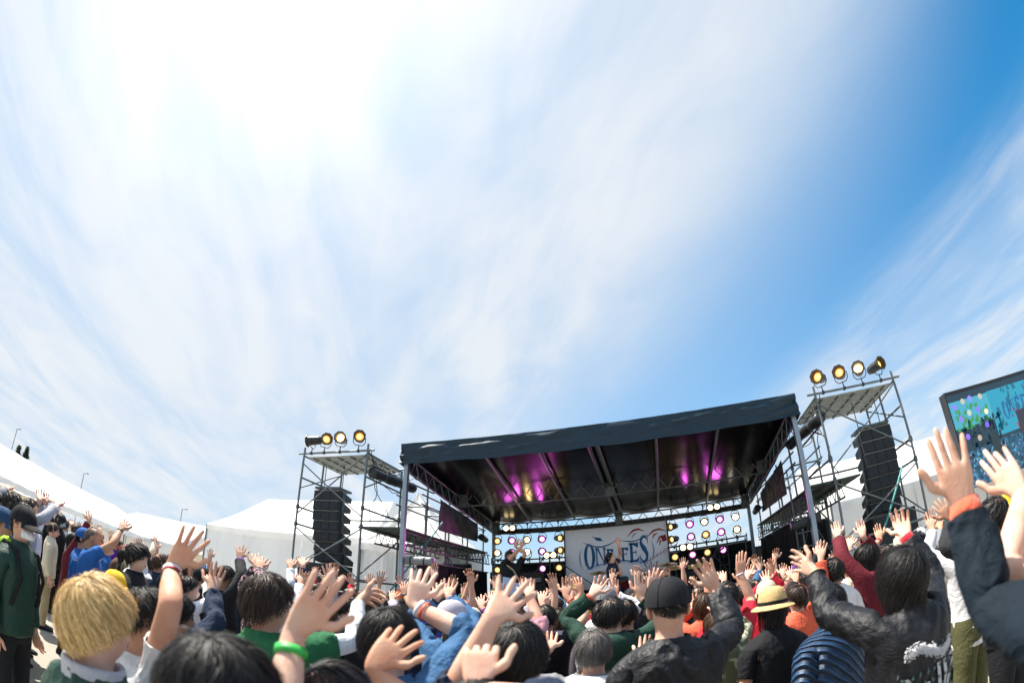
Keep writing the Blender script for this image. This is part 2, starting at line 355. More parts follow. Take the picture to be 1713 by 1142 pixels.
# ------------------------------------------------------------------ roof
rf = root('stage_roof', (CX, 12, 0), 'dark blue tarpaulin stage roof on aluminium posts and trusses', 'stage roof')
ZF, ZFB, ZM, ZB = 4.93, 4.50, 4.62, 4.22          # front top, front valance bottom, middle, back (top)
def roofz(y): return ZF - 0.05 - (y - SY0) * (ZF - 0.05 - ZB) / (SY1 - SY0)
mb = MB(); nx, ny = 30, 14; vs = []
for j in range(ny + 1):
    for i in range(nx + 1):
        x = SX0 - 0.12 + (SX1 - SX0 + 0.24) * i / nx; y = SY0 - 0.1 + (SY1 - SY0 + 0.35) * j / ny
        vs.append((x, y, roofz(y) + 0.05 + 0.02 * noise.noise(Vector((x * 0.9, y * 0.9, 0)))))
mb.add(vs, [(j * (nx + 1) + i, j * (nx + 1) + i + 1, (j + 1) * (nx + 1) + i + 1, (j + 1) * (nx + 1) + i) for j in range(ny) for i in range(nx)], True); part('roof_sheet', mb.mesh('roof_sheet'), rf, TARP)
mb = MB(); vs = []; nx, ny = 48, 30
for j in range(ny + 1):
    for i in range(nx + 1):
        x = SX0 - 0.05 + (SX1 - SX0 + 0.1) * i / nx; y = SY0 - 0.02 + (SY1 - SY0 + 0.1) * j / ny
        vs.append((x, y, roofz(y) - 0.03 - 0.05 * abs(math.sin((x - SX0) / (SX1 - SX0) * 6 * math.pi)) + 0.012 * noise.noise(Vector((x * 1.5, y * 0.8, 4)))))
mb.add(vs, [(j * (nx + 1) + i, (j + 1) * (nx + 1) + i, (j + 1) * (nx + 1) + i + 1, j * (nx + 1) + i + 1) for j in range(ny) for i in range(nx)], True); part('lining', mb.mesh('lining'), rf, TARPU)
def valance(pts_top, pts_bot, n, m, amp, seed, name='valance'):
    a, b = Vector(pts_top[0]), Vector(pts_top[1]); c, d = Vector(pts_bot[0]), Vector(pts_bot[1]); nrm = (b - a).cross(c - a).normalized(); vs = []
    for j in range(m + 1):
        for i in range(n + 1):
            u, v = i / n, j / m; p = a.lerp(b, u).lerp(c.lerp(d, u), v)
            e = min(u, 1 - u); crease = math.exp(-((v - 0.35 - e * 3.0) / 0.10) ** 2) * max(0, 1 - e * 7) * 0.05 + math.exp(-((v - 0.8 - e * 1.2) / 0.08) ** 2) * max(0, 1 - e * 5) * 0.05
            w = amp * (noise.noise(Vector((u * n * 0.10 + v * 1.5 + seed, v * 4.5 - u * 1.2, seed))) + 0.6 * noise.noise(Vector((u * n * 0.28 + seed, v * 9 + u * 3, seed + 4)))) * (0.35 + 0.65 * math.sin(math.pi * min(1, v * 1.1)))
            sagz = -0.02 * math.sin(u * math.pi * 6) ** 2 * v
            vs.append(p + nrm * (w + crease) + Vector((0, 0, sagz)))
    mb = MB().add(vs, [(j * (n + 1) + i, j * (n + 1) + i + 1, (j + 1) * (n + 1) + i + 1, (j + 1) * (n + 1) + i) for j in range(m) for i in range(n)], True)
    return part(name, mb.mesh(name), rf, TARP)
valance(((SX0 - 0.12, SY0 - 0.11, ZF + 0.03), (SX1 + 0.12, SY0 - 0.11, ZF + 0.03)), ((SX0 - 0.14, SY0 - 0.13, ZFB), (SX1 + 0.14, SY0 - 0.13, ZFB)), 130, 16, 0.045, 2.0)
valance(((SX0 - 0.13, SY1 + 0.25, roofz(SY1) + 0.05), (SX0 - 0.13, SY0 - 0.1, ZF + 0.03)), ((SX0 - 0.13, SY1 + 0.25, roofz(SY1) - 0.35), (SX0 - 0.13, SY0 - 0.1, ZFB)), 60, 8, 0.03, 5.0)
valance(((SX1 + 0.13, SY0 - 0.1, ZF + 0.03), (SX1 + 0.13, SY1 + 0.25, roofz(SY1) + 0.05)), ((SX1 + 0.13, SY0 - 0.1, ZFB), (SX1 + 0.13, SY1 + 0.25, roofz(SY1) - 0.35)), 60, 8, 0.03, 8.0)
def truss(a, b, depth, nseg, m=STEEL, r=0.024):
    """flat lattice girder hanging below the line a-b"""
    a = Vector(a); b = Vector(b); dn = Vector((0, 0, -depth))
    mb = MB().tube(a, b, r).tube(a + dn, b + dn, r); t = part('truss', mb.mesh('truss'), rf, m)
    for k in range(nseg):
        p, q = a.lerp(b, k / nseg), a.lerp(b, (k + 1) / nseg); h = (p + q) / 2
        tube('lattice_bar', p + dn, h, r * 0.55, m, t, 6); tube('lattice_bar', h, q + dn, r * 0.55, m, t, 6)
    return t
for x in (SX0 + 0.05, SX1 - 0.05): truss((x, SY0 + 0.08, ZFB + 0.16), (x, SY1, roofz(SY1) - 0.12), 0.34, 13)
truss((SX0 + 0.1, SYM, 4.52), (SX1 - 0.1, SYM, 4.52), 0.33, 16)
truss((SX0 + 0.1, SY1 - 0.02, 4.10), (SX1 - 0.1, SY1 - 0.02, 4.10), 0.33, 16)
for k, x in enumerate((-3.33, -2.16, CX + 0.02, 0.27, 1.55)):
    xb = (-3.85, -2.45, CX, 0.15, 1.65)[k]
    tube('rafter', (x, SY0 + 0.05, roofz(SY0) - 0.13), (xb + 0.1, SY1 - 0.05, roofz(SY1) - 0.12), 0.035 if k != 2 else 0.05, STEEL, rf)
tube('rafter', (CX - 0.13, SY0 + 0.05, roofz(SY0) - 0.2), (CX - 0.08, SY1 - 0.05, roofz(SY1) - 0.14), 0.04, STEELD, rf)
for x, y in ((SX0 + 0.08, SYM), (SX1 - 0.08, SYM), (CX, SYM), (CX, SY1 - 0.04), (SX0 + 0.1, SY1 - 0.04), (SX1 - 0.1, SY1 - 0.04)):
    zt = 4.56 if y == SYM else 4.14
    b = box('corner_block', (x, y - 0.02, zt - 0.19), (0.22, 0.12, 0.42), STEEL, rf)
    for k in range(5): box('plate_rib', (x, y - 0.09, zt - 0.03 - 0.08 * k), (0.24, 0.02, 0.02), STEEL, b)
for x, y, z, w in ((SX0, SY0, ZFB + 0.1, 0.10), (SX1, SY0, ZFB + 0.1, 0.10), (SX0, SY1, 4.2, 0.10), (SX1, SY1, 4.2, 0.10)):
    box('post', (x, y, z / 2), (w, w, z), ALU, rf, bevel=0.008)
box('dark_fascia', (CX, SY1 + 0.03, 3.84), (SX1 - SX0, 0.05, 0.16), BLACK, rf)

# ------------------------------------------------------------------ printed back banner
def glyph(name):
    """serif capitals as outlines in a 1 x 1 box: list of (outer, [holes])"""
    def ell(cx, cy, rx, ry, n=24): return [(cx + rx * math.cos(2 * math.pi * i / n), cy + ry * math.sin(2 * math.pi * i / n)) for i in range(n)]
    def rect(x0, y0, x1, y1): return [(x0, y0), (x1, y0), (x1, y1), (x0, y1)]
    if name == 'O': return [('ring', ell(.5, .5, .5, .5), ell(.5, .5, .23, .44))]
    if name == 'N': return [rect(.02, 0, .30, .045), rect(.11, 0, .21, 1), rect(0, .955, .22, 1), [(.16, 1), (.33, 1), (.88, 0), (.80, 0)], rect(.78, .0, .88, 1), rect(.68, .955, .98, 1)]
    if name in 'EF':
        out = [rect(.02, 0, .42 if name == 'F' else .3, .05), rect(.12, 0, .38, 1), rect(.02, .95, .5, 1), [(.38, .93), (.90, .72), (.93, 1), (.38, 1)], [(.38, .47), (.62, .47), (.70, .32), (.72, .68), (.62, .53), (.38, .53)]]
        if name == 'E': out.append([(.30, 0), (.90, 0), (.98, .30), (.80, .10), (.38, .07)])
        return out
    if name == 'P': return [rect(.02, 0, .45, .05), rect(.12, 0, .36, 1), rect(.02, .95, .5, 1), ('ring', ell(.5, .72, .45, .28), ell(.5, .72, .2, .22))]
    if name == 'S':
        pts = [(.90, .80), (.72, .93), (.50, .95), (.28, .88), (.22, .74), (.36, .60), (.62, .46), (.78, .30), (.74, .14), (.52, .05), (.28, .08), (.10, .24)]
        wd = [.02, .05, .06, .10, .13, .15, .16, .14, .11, .06, .05, .02]; L_, R_ = [], []
        for i, (x, y) in enumerate(pts):
            a = pts[max(0, i - 1)]; b = pts[min(len(pts) - 1, i + 1)]; dx, dy = b[0] - a[0], b[1] - a[1]; l = math.hypot(dx, dy); nx_, ny_ = -dy / l, dx / l
            L_.append((x + nx_ * wd[i], y + ny_ * wd[i] * .7)); R_.append((x - nx_ * wd[i], y - ny_ * wd[i] * .7))
        return [('strip', L_, R_), [(.86, .70), (.92, .70), (.92, 1.0), (.88, 1.0)], [(.06, 0), (.10, 0), (.14, .3), (.08, .3)]]
    return []
def put_glyphs(mb, text, fn):
    """fn(i, x, y) -> world point for letter i"""
    for i, ch in enumerate(text):
        for g_ in glyph(ch):
            if g_ and g_[0] == 'ring':
                o, h = g_[1], g_[2]; n = len(o); vs = [fn(i, *p) for p in o] + [fn(i, *p) for p in h]
                mb.add(vs, [(k, (k + 1) % n, n + (k + 1) % n, n + k) for k in range(n)])
            elif g_ and g_[0] == 'strip':
                a, b = g_[1], g_[2]; n = len(a); mb.add([fn(i, *p) for p in a] + [fn(i, *p) for p in b], [(k, k + 1, n + k + 1, n + k) for k in range(n - 1)])
            elif g_: mb.add([fn(i, *p) for p in g_], [tuple(range(len(g_)))])
BX0, BX1, BZ0, BZ1, BY = -2.66, 0.44, 1.83, 3.73, 14.80
bn = root('stage_banner', ((BX0 + BX1) / 2, BY, BZ0), 'large pale grey festival banner with blue ONE FES lettering behind the singer', 'banner')
mb = MB(); sheet(mb, ((BX0, BY, BZ0), (BX1, BY, BZ0), (BX1, BY, BZ1), (BX0, BY, BZ1)), 24, 16, 0, 0.012, 1); part('cloth', mb.mesh('cloth'), bn, mat('pale banner cloth', (0.86, 0.85, 0.87), 0.75, var=0.03, vscale=2, trans=0.5))
BLUE = mat('blue banner print', (0.012, 0.16, 0.42), 0.6); BLUEL = mat('pale blue banner print', (0.42, 0.62, 0.85), 0.6); RED = mat('red banner print', (0.42, 0.025, 0.03), 0.6); PURP = mat('violet grey banner print', (0.40, 0.40, 0.62), 0.6)
BW, BH = BX1 - BX0, BZ1 - BZ0
def bp_(u, v, d=0.02): return (BX0 + BW * u, BY - d, BZ0 + BH * v)      # u,v in banner units, v up
slots = [(.185, .290, .34, .74), (.292, .400, .40, .66), (.402, .475, .43, .63), (.545, .620, .43, .63), (.622, .720, .40, .69), (.72, .815, .36, .80)]
def letter(i, x, y, d=0.026, grow=0.0):
    u0, u1, v0, v1 = slots[i]; gx = (x - .5) * (1 + grow) + .5; gy = (y - .5) * (1 + grow) + .5
    tilt = (u0 + u1) / 2 - .5; return bp_(u0 + (u1 - u0) * gx + 0.0, v0 + (v1 - v0) * gy + tilt * (x - .5) * 0.05, d)
for i, ch in enumerate('ONEFES'):
    mb = MB(); put_glyphs(mb, ch, lambda _, x, y, i=i: letter(i, x, y, 0.020, 0.10)); part('pale_letter_edge', mb.mesh('pale_letter_edge'), bn, BLUEL)
for i, ch in enumerate('ONEFES'):
    mb = MB(); put_glyphs(mb, ch, lambda _, x, y, i=i: letter(i, x, y)); part('letter', mb.mesh('letter'), bn, BLUE)
def stroke(pts, wd, m, name, d=0.023):
    L_, R_ = [], []
    for i, (x, y) in enumerate(pts):
        a = pts[max(0, i - 1)]; b = pts[min(len(pts) - 1, i + 1)]; dx, dy = (b[0] - a[0]) * BW, (b[1] - a[1]) * BH; l = math.hypot(dx, dy) or 1
        t_ = i / (len(pts) - 1); w_ = wd * math.sin(math.pi * (0.06 + 0.88 * t_)); L_.append(bp_(x - dy / l * w_ / BW, y + dx / l * w_ / BH, d)); R_.append(bp_(x + dy / l * w_ / BW, y - dx / l * w_ / BH, d))
    n = len(pts); part(name, MB().add(L_ + R_, [(k, k + 1, n + k + 1, n + k) for k in range(n - 1)]).mesh(name), bn, m)
def arc(x0, x1, y, sag, n=16): return [(x0 + (x1 - x0) * k / n, y + sag * math.sin(math.pi * k / n)) for k in range(n + 1)]
stroke([(x, y + .03 * (x - .5)) for x, y in arc(.175, .53, .79, -.10)], .022, BLUE, 'swash'); stroke([(x, y + .10 * (x - .5)) for x, y in arc(.53, .81, .77, -.06)], .020, BLUE, 'swash')
stroke([(x, y) for x, y in arc(.20, .82, .33, .10)], .022, BLUE, 'swash'); stroke([(x, y - .03) for x, y in arc(.20, .82, .33, .10)], .012, BLUEL, 'swash')
stroke([(.155, .66), (.143, .58), (.140, .50), (.148, .42), (.165, .34)], .022, PURP, 'swash'); stroke([(.845, .70), (.858, .62), (.862, .54), (.852, .45), (.838, .38)], .022, PURP, 'swash')
stroke([(.27, .87), (.31, .82), (.35, .80), (.38, .78)], .028, BLUE, 'flag_mark')
part('flag_mark', MB().add([bp_(.30, .855), bp_(.36, .83), bp_(.355, .775), bp_(.305, .80)], [(0, 1, 2, 3)]).mesh('flag_mark'), bn, BLUE)
for cx, cy, s_, fl in ((.70, .88, .085, 1), (.90, .84, .095, 1), (.94, .72, .045, -1)):      # red swooping marks at the right
    stroke([(cx - s_, cy - .07), (cx - s_ * .3, cy + .02), (cx + s_ * .3, cy + .035), (cx + s_, cy - .01 * fl)], .034, RED, 'red_mark'); stroke([(cx - s_ * .5, cy - .11), (cx - s_ * .2, cy - .04), (cx + s_ * .1, cy - .03)], .03, PURP if cx < .8 else RED, 'red_mark')
part('red_mark', MB().add([bp_(.935, .75), bp_(.985, .78), bp_(.995, .68), bp_(.955, .66)], [(0, 1, 2, 3)]).mesh('red_mark'), bn, RED)
for k in range(30):                                     # red burst at the lower right
    a = 2 * math.pi * k / 30; c = (.84, .12); r0, r1 = .05, (.20 if k % 2 else .26)
    p = [(c[0] + r * math.cos(a + o) * BH / BW, c[1] + r * math.sin(a + o)) for r, o in ((r0, -.02), (r1, -.035), (r1, .035), (r0, .02))]
    p = [(min(.985, q[0]), max(.02, min(.5, q[1]))) for q in p]
    part('ray_mark', MB().add([bp_(*q) for q in p], [(0, 1, 2, 3)]).mesh('ray_mark'), bn, RED)
for k in range(7):
    x = .78 + .035 * k; stroke([(x, .36 + .02 * k), (x + .04, .40 + .03 * k), (x + .05, .45 + .028 * k)], .012, RED, 'red_mark')
for x in (BX0 - 0.02, BX1 + 0.02): tube('frame_pole', (x, BY + 0.05, SF), (x, BY + 0.05, 3.8), 0.03, STEELD, bn)
tube('frame_pole', (BX0 - 0.02, BY + 0.05, BZ1 + 0.02), (BX1 + 0.02, BY + 0.05, BZ1 + 0.02), 0.025, STEELD, bn)

# ------------------------------------------------------------------ lamps
AMBH = emit('blinder bulb', (1.0, 0.72, 0.36), 3.0)
def lens_mat(name, hot, rim, st):
    m = emit(name, hot, st); nt = m.node_tree; p = nt.nodes['Principled BSDF']; tc = nt.nodes.new('ShaderNodeTexCoord'); sp_ = nt.nodes.new('ShaderNodeVectorMath'); sp_.operation = 'MULTIPLY'; sp_.inputs[1].default_value = (1, 1, 0)
    ln = nt.nodes.new('ShaderNodeVectorMath'); ln.operation = 'LENGTH'; r = nt.nodes.new('ShaderNodeValToRGB'); e = r.color_ramp.elements; e[0].position = 0.03; e[0].color = (*hot, 1); e[1].position = 0.085; e[1].color = (*rim, 1)
    nt.links.new(tc.outputs['Object'], sp_.inputs[0]); nt.links.new(sp_.outputs[0], ln.inputs[0]); nt.links.new(ln.outputs['Value'], r.inputs[0]); nt.links.new(r.outputs[0], p.inputs['Emission Color']); return m
lens_mat('amber lamp lens', (1.0, 0.62, 0.20), (0.30, 0.10, 0.012), 1.3); lens_mat('bright amber lamp lens', (1.0, 0.86, 0.60), (0.75, 0.42, 0.12), 2.6)
lens_mat('magenta lamp lens', (1.0, 0.72, 1.0), (0.55, 0.04, 0.42), 2.0); lens_mat('white hot lamp lens', (1.0, 0.95, 0.85), (0.9, 0.75, 0.45), 5.0); lens_mat('amber stage lamp lens', (1.0, 0.70, 0.28), (0.45, 0.20, 0.02), 1.3)
def par_meshes(lens):
    n = 12; R_ = []
    for z, r in ((-0.23, 0.045), (-0.21, 0.075), (-0.12, 0.095), (0.02, 0.098), (0.10, 0.105), (0.13, 0.112)):
        R_.append([(r * math.cos(2 * math.pi * i / n), r * math.sin(2 * math.pi * i / n), z) for i in range(n)])
    can = MB().rings(R_, cap1=False)
    R2 = [[(r * math.cos(2 * math.pi * i / n), r * math.sin(2 * math.pi * i / n), z) for i in range(n)] for z, r in ((0.13, 0.106), (0.05, 0.092))]
    can.rings(R2, cap0=False, cap1=False)
    ln = MB().rings([[(r * math.cos(2 * math.pi * i / n), r * math.sin(2 * math.pi * i / n), z) for i in range(n)] for z, r in ((0.05, 0.09), (0.075, 0.06), (0.085, 0.02))], cap0=False)
    fr = MB(); o8 = [(0.135 * math.cos(math.pi / 8 + math.pi / 4 * i), 0.135 * math.sin(math.pi / 8 + math.pi / 4 * i)) for i in range(8)]
    for z in (0.135, 0.15): pass
    fr.rings([[(x, y, 0.128) for x, y in o8], [(x, y, 0.15) for x, y in o8], [(x * .74, y * .74, 0.15) for x, y in o8], [(x * .74, y * .74, 0.128) for x, y in o8]], cap0=False, cap1=False, smooth=False)
    return can.mesh('can'), ln.mesh('lens'), fr.mesh('gel_frame')
_PAR = {}
GEL = mat('dark gel frame', (0.05, 0.03, 0.015), 0.5)
def par(pos, aim, kind, label, hang=1, size=1.0, group='stage lamps', yoke=True, bar=None, glow=0.0):
    if kind not in _PAR:
        c, l, f = par_meshes(kind); c.materials.append(BLACK); l.materials.append(MATS[kind]); f.materials.append(GEL); _PAR[kind] = (c, l, f)
    t = root('par_lamp', pos, label, 'stage lamp', group)
    q = (Vector(aim)).to_track_quat('Z', 'Y').to_matrix().to_4x4(); w = Matrix.Translation(Vector(pos)) @ q @ Matrix.Scale(size, 4)
    c, l, f = _PAR[kind]
    if glow:                                           # the lamp's own light
        ld = bpy.data.lights.new('lamp_light', 'SPOT'); ld.energy = glow; ld.shadow_soft_size = 0.09; ld.spot_size = R(72); ld.spot_blend = 0.6; ld.color = (1.0, 0.12, 0.85) if 'magenta' in kind else (1.0, 0.62, 0.22)
        lo = bpy.data.objects.new('lamp_light', ld); COL.objects.link(lo); lo.parent = t; lo.rotation_euler = Vector(aim).to_track_quat('-Z', 'Y').to_euler(); lo.location = Vector(aim).normalized() * 0.20 * size
    part('can', c, t, None, w); part('lens', l, t, None, w); part('gel_frame', f, t, None, w)
    if yoke:
        x = q.to_3x3() @ Vector((1, 0, 0)); x = Vector((x.x, x.y, 0)).normalized(); p = Vector(pos); d = Vector((0, 0, hang)); r = 0.125 * size
        pts = [p + x * r, p + x * r + d * 0.12, p + x * r * 0.6 + d * 0.20, p - x * r * 0.6 + d * 0.20, p - x * r + d * 0.12, p - x * r]
        part('yoke', MB().path(pts, 0.010).mesh('yoke'), t, BLACK); end = p + d * (bar if bar else 0.30)
        part('clamp', MB().tube(p + d * 0.20, end, 0.013).box(end, (0.05, 0.06, 0.07)).mesh('clamp'), t, BLACK)
    return t
LX = ((-4.83, -4.35, -3.86, -3.38, -2.87), (0.63, 1.16, 1.61, 2.09, 2.58)); side_ = ('left', 'right')
KR = [['AMB2', 'MAG', 'AMBH', 'MAG', 'AMBS'], ['AMBH', 'MAG', 'WHT', 'MAG', 'AMBS'], ['AMB2', 'MAG', None, 'MAG', 'AMB2']]
KL = [['AMBS', 'MAG', 'AMBH', 'MAG', 'WHT'], ['AMBS', 'MAG', 'AMB2', 'MAG', 'AMBH'], ['AMB2', 'MAG', 'AMB2', 'MAG', None]]
KN = dict(AMB2=('amber stage lamp lens', 'amber'), AMBH=('bright amber lamp lens', 'bright amber'), MAG=('magenta lamp lens', 'magenta'), WHT=('white hot lamp lens', 'dazzling white'), AMBS=('amber stage lamp lens', 'sideways amber'))
for sd in (0, 1):
    for row, z in enumerate((3.52, 3.13, 2.58)):
        for k, x in enumerate(LX[sd]):
            kd = (KR, KL)[sd][row][k]
            if not kd: continue
            mname, word = KN[kd]; aim = Vector((-0.02 * (x - CX) - 0.02, -1, -0.10 + 0.03 * random.uniform(-1, 1)))
            if kd == 'AMBS': aim = Vector((0.75 if sd == 0 else -0.75, -1, -0.15))
            par((x, 14.85, z), aim, mname, '%s lamp, %s from left in the %s row of lamps %s of the banner' % (word, ordinal(k), ('top', 'middle', 'bottom')[row], side_[sd]), 1 if row == 0 else -1, 1.0, 'lamp banks behind the stage', True, 0.52 if row == 0 else (0.27 if row == 1 else 0.22), (42 if kd == 'MAG' else 24) * (1.0 if sd == 0 else 0.3) if (row, k, sd) in ((0, 1, 0), (0, 2, 0), (0, 3, 0), (1, 3, 0), (0, 1, 1), (0, 3, 1)) else 0.0)
    # pipes that carry them
    x0, x1 = LX[sd][0] - 0.25, LX[sd][-1] + 0.3
    t = root('lamp_truss', ((x0 + x1) / 2, 14.95, SF), 'scaffold pipe rack with ladder carrying lamps %s of the banner' % side_[sd], 'scaffold')
    for z in (2.90, 2.76): tube('pipe', (x0, 14.95, z), (x1, 14.95, z), 0.024, STEELD, t)
    for k in range(9): tube('strut', (x0 + (x1 - x0) * k / 8, 14.95, 2.76), (x0 + (x1 - x0) * k / 8, 14.95, 2.98), 0.018, STEELD, t)
    for x in (x0 + 0.05, x1 - 0.9, x1 - 0.62, x1 - 0.05): tube('upright', (x, 14.98, SF), (x, 14.98, 2.86), 0.022, STEELD, t)
    for k in range(7): tube('rung', (x1 - 0.9, 14.98, 1.0 + 0.28 * k), (x1 - 0.62, 14.98, 1.0 + 0.28 * k), 0.014, STEELD, t)
    tube('brace', (x0 + 0.1, 14.95, SF), (x1 - 0.9, 14.95, 2.7), 0.02, STEELD, t); tube('brace', (x0 + 1.4, 14.93, 2.5), (x1 - 0.2, 14.93, 1.2), 0.02, STEELD, t)
    # twin blinders
    for bx, by, bz, lab in ((LX[sd][-2] + 0.25 if sd == 0 else LX[sd][0] + 0.36, 14.8, 2.98 if sd == 0 else 2.82, 'twin blinder lamp on the rack %s of the banner' % side_[sd]), ((-4.45, 1.95)[sd], 14.9, 3.93, 'twin lamp glowing under the back roof truss at %s' % side_[sd])):
        t = root('blinder_lamp', (bx, by, bz), lab, 'stage lamp', 'twin blinder lamps'); box('housing', (bx, by, bz), (0.44, 0.14, 0.22), BLACK, t, bevel=0.01)
        for dx in (-0.105, 0.105):
            n = 12; mb = MB().rings([[(bx + dx + r * math.cos(6.2832 * i / n), by - 0.075 - dd, bz + r * math.sin(6.2832 * i / n)) for i in range(n)] for r, dd in ((0.085, 0), (0.05, 0.02), (0.02, 0.025))], cap0=False)
            part('lens', mb.mesh('lens'), t, AMBH)

# ------------------------------------------------------------------ scaffold towers with line arrays
def tower(x0, x1, sd):
    y0, y1 = 9.1, 10.8; zt = 4.93; s = ('left', 'right')[sd]; sgn = -1 if sd == 0 else 1; xi, xo = (x1, x0) if sd == 0 else (x0, x1)
    t = root('scaffold_tower', ((x0 + x1) / 2, 9.9, 0), 'steel scaffold tower at %s of the stage with a deck on top' % s, 'scaffold', 'speaker towers')
    for x in (x0, x1):
        for y in (y0, (y0 + y1) / 2, y1):
            if y == (y0 + y1) / 2 and x == xi: continue
            tube('leg', (x, y, 0), (x, y, zt + (0.16 if y == y0 else -0.05)), 0.027, STEEL, t)
            for z in (1.9, 3.12, 3.55): tube('coupler', (x, y, z - 0.05), (x, y, z + 0.05), 0.045, STEELD, t)
    for y in (y0, y1): tube('ledger', (x0 - 0.18, y, zt), (x1 + 0.18, y, zt), 0.026, STEEL, t)
    for x in (x0, x1):
        for z in (1.90, 3.12, 3.55, 4.3, zt - 0.06): tube('ledger', (x, y0, z), (x, y1, z), 0.024, STEEL if z != 3.55 else STEELD, t)
    for z in (1.90,): tube('ledger', (x0, y0, z), (x1, y0, z), 0.024, STEEL, t)
    for z in (3.55, 1.9): tube('ledger', (x0, y1, z), (x1, y1, z), 0.024, STEEL, t)
    for a, b in (((x0, 3.35), (x1, zt - 0.1)), ((x0, zt - 0.25), (x1, 3.35)), ((x0, 3.05), (x1, 1.95)), ((x0, 1.95), (x1, 3.05)), ((x0, 1.8), (x1, 0.3)), ((x0, 0.3), (x1, 1.8))):
        tube('brace', (a[0], y0 - 0.03, a[1]), (b[0], y0 - 0.03, b[1]), 0.017, STEEL, t, 6)
    for x in (x0, x1): tube('brace', (x, y0, zt - 0.9), (x, y1, zt - 0.1), 0.017, STEEL, t, 6); tube('brace', (x, y0, 2.0), (x, y1, 3.0), 0.017, STEEL, t, 6)
    tube('diagonal_stay', (xi, y0 - 0.06, 0.6), (xo + (xi - xo) * 0.1, y0 + 0.3, 3.1) if sd else (xi + 1.0, y1 + 0.5, 3.6), 0.022, TEAL, t)
    n = 5
    for k in range(n):
        y = y0 + 0.16 + (y1 - y0 - 0.1) * (k + 0.35) / n; b = box('deck_plank', ((x0 + x1) / 2, y, zt + 0.035 - 0.10), (x1 - x0 - 0.06, 0.24, 0.035), WOODD, t)
        for j in range(5): box('plank_rib', (x0 + (x1 - x0) * (j + 0.5) / 5, y, zt + 0.035 - 0.13), (0.035, 0.24, 0.03), STEEL, b)
    # ladder frame on the inner side
    xl = xi + (-sgn) * 0.45
    for x in (xi + (-sgn) * 0.08, xl): tube('ladder_rail', (x, y1 + 0.05, 0), (x, y1 + 0.05, 3.3), 0.022, STEEL, t)
    for k in range(9): tube('rung', (xi + (-sgn) * 0.08, y1 + 0.05, 0.4 + 0.33 * k), (xl, y1 + 0.05, 0.4 + 0.33 * k), 0.017, STEEL, t)
    # line array speaker
    cx = -7.72 if sd == 0 else 5.20; sp = root('line_array_speaker', (cx, 9.95, 1.2), 'tall black line array loudspeaker hanging in the %s scaffold tower' % s, 'loudspeaker', 'line array loudspeakers')
    rz = (0.04 if sd == 0 else -0.04); z = 4.12
    for k in range(7):
        tilt = R(1.0 + 2.2 * k * 0.6); w = Matrix.Translation((cx, 9.95 + 0.008 * k * k, z - 0.13)) @ Matrix.Rotation(rz, 4, 'Z') @ Matrix.Rotation(-tilt, 4, 'X'); hh = 0.246
        prof = [(-0.40, -0.26, hh), (0.40, -0.26, hh), (0.40, 0.0, hh * 0.94), (0.36, 0.40, hh * 0.50), (-0.36, 0.40, hh * 0.50), (-0.40, 0.0, hh * 0.94)]
        me = MB().rings([[(x, y, -q / 2) for x, y, q in prof], [(x, y, q / 2) for x, y, q in prof]], smooth=False).mesh('cabinet'); cb = part('cabinet', me, sp, SPKR, w)
        part('grille', MB().box((0, -0.27, 0), (0.24, 0.012, hh - 0.03)).mesh('grille'), cb, GRILLE, w)
        for sx in (-1, 1): part('grille', MB().box((sx * 0.26, -0.268, 0), (0.25, 0.012, hh - 0.035)).mesh('grille'), cb, GRILLE, w); part('rigging_plate', MB().box((sx * 0.405, -0.06, 0), (0.02, 0.10, hh - 0.02)).mesh('rigging_plate'), cb, STEELD, w)
        part('edge_strip', MB().box((0, -0.272, hh / 2 - 0.004), (0.80, 0.012, 0.010)).mesh('edge_strip'), cb, mat('pale sunlit steel edge', (0.30, 0.30, 0.29), 0.4, 0.4), w)  # pale rigging line; the sunlit gaps between boxes are put into its colour
        z -= 0.266
    box('fly_frame', (cx, 9.98, 4.19), (0.78, 0.6, 0.05), STEELD, sp, Matrix.Rotation(rz, 3, 'Z'))
    for dx in (-0.3, 0.3): tube('hoist_chain', (cx + dx, 9.95, 4.2), (cx + dx, 9.95, 4.86), 0.012, STEELD, sp, 6)
    for k in range(2):
        w = Matrix.Translation((cx, 10.0, 1.92 - 0.66 * k)) @ Matrix.Rotation(rz, 4, 'Z'); cb = part('subwoofer', MB().box((0, 0, 0), (1.08, 0.7, 0.63)).mesh('subwoofer'), sp, SPKR, w)
        part('grille', MB().box((0, -0.356, 0), (1.0, 0.015, 0.55)).mesh('grille'), cb, GRILLE, w)
    box('plinth', (cx, 10.0, 0.46), (1.15, 0.9, 0.92), BLACK, sp)
    for q, (ya, za, yb_, zb, sag) in enumerate(((9.1, 4.95, 10.8, 4.3, .35), (9.1, 4.9, 10.7, 3.6, .5), (9.6, 4.8, 9.2, 3.2, .15))):      # slack cables
        xx = xi + 0.05 * q; pts = [(xx + 0.06 * math.sin(k * 1.3 + q), ya + (yb_ - ya) * k / 10, za + (zb - za) * k / 10 - sag * math.sin(math.pi * k / 10)) for k in range(11)]
        part('cable', MB().path(pts, 0.010, 5).mesh('cable'), t, BLACK)
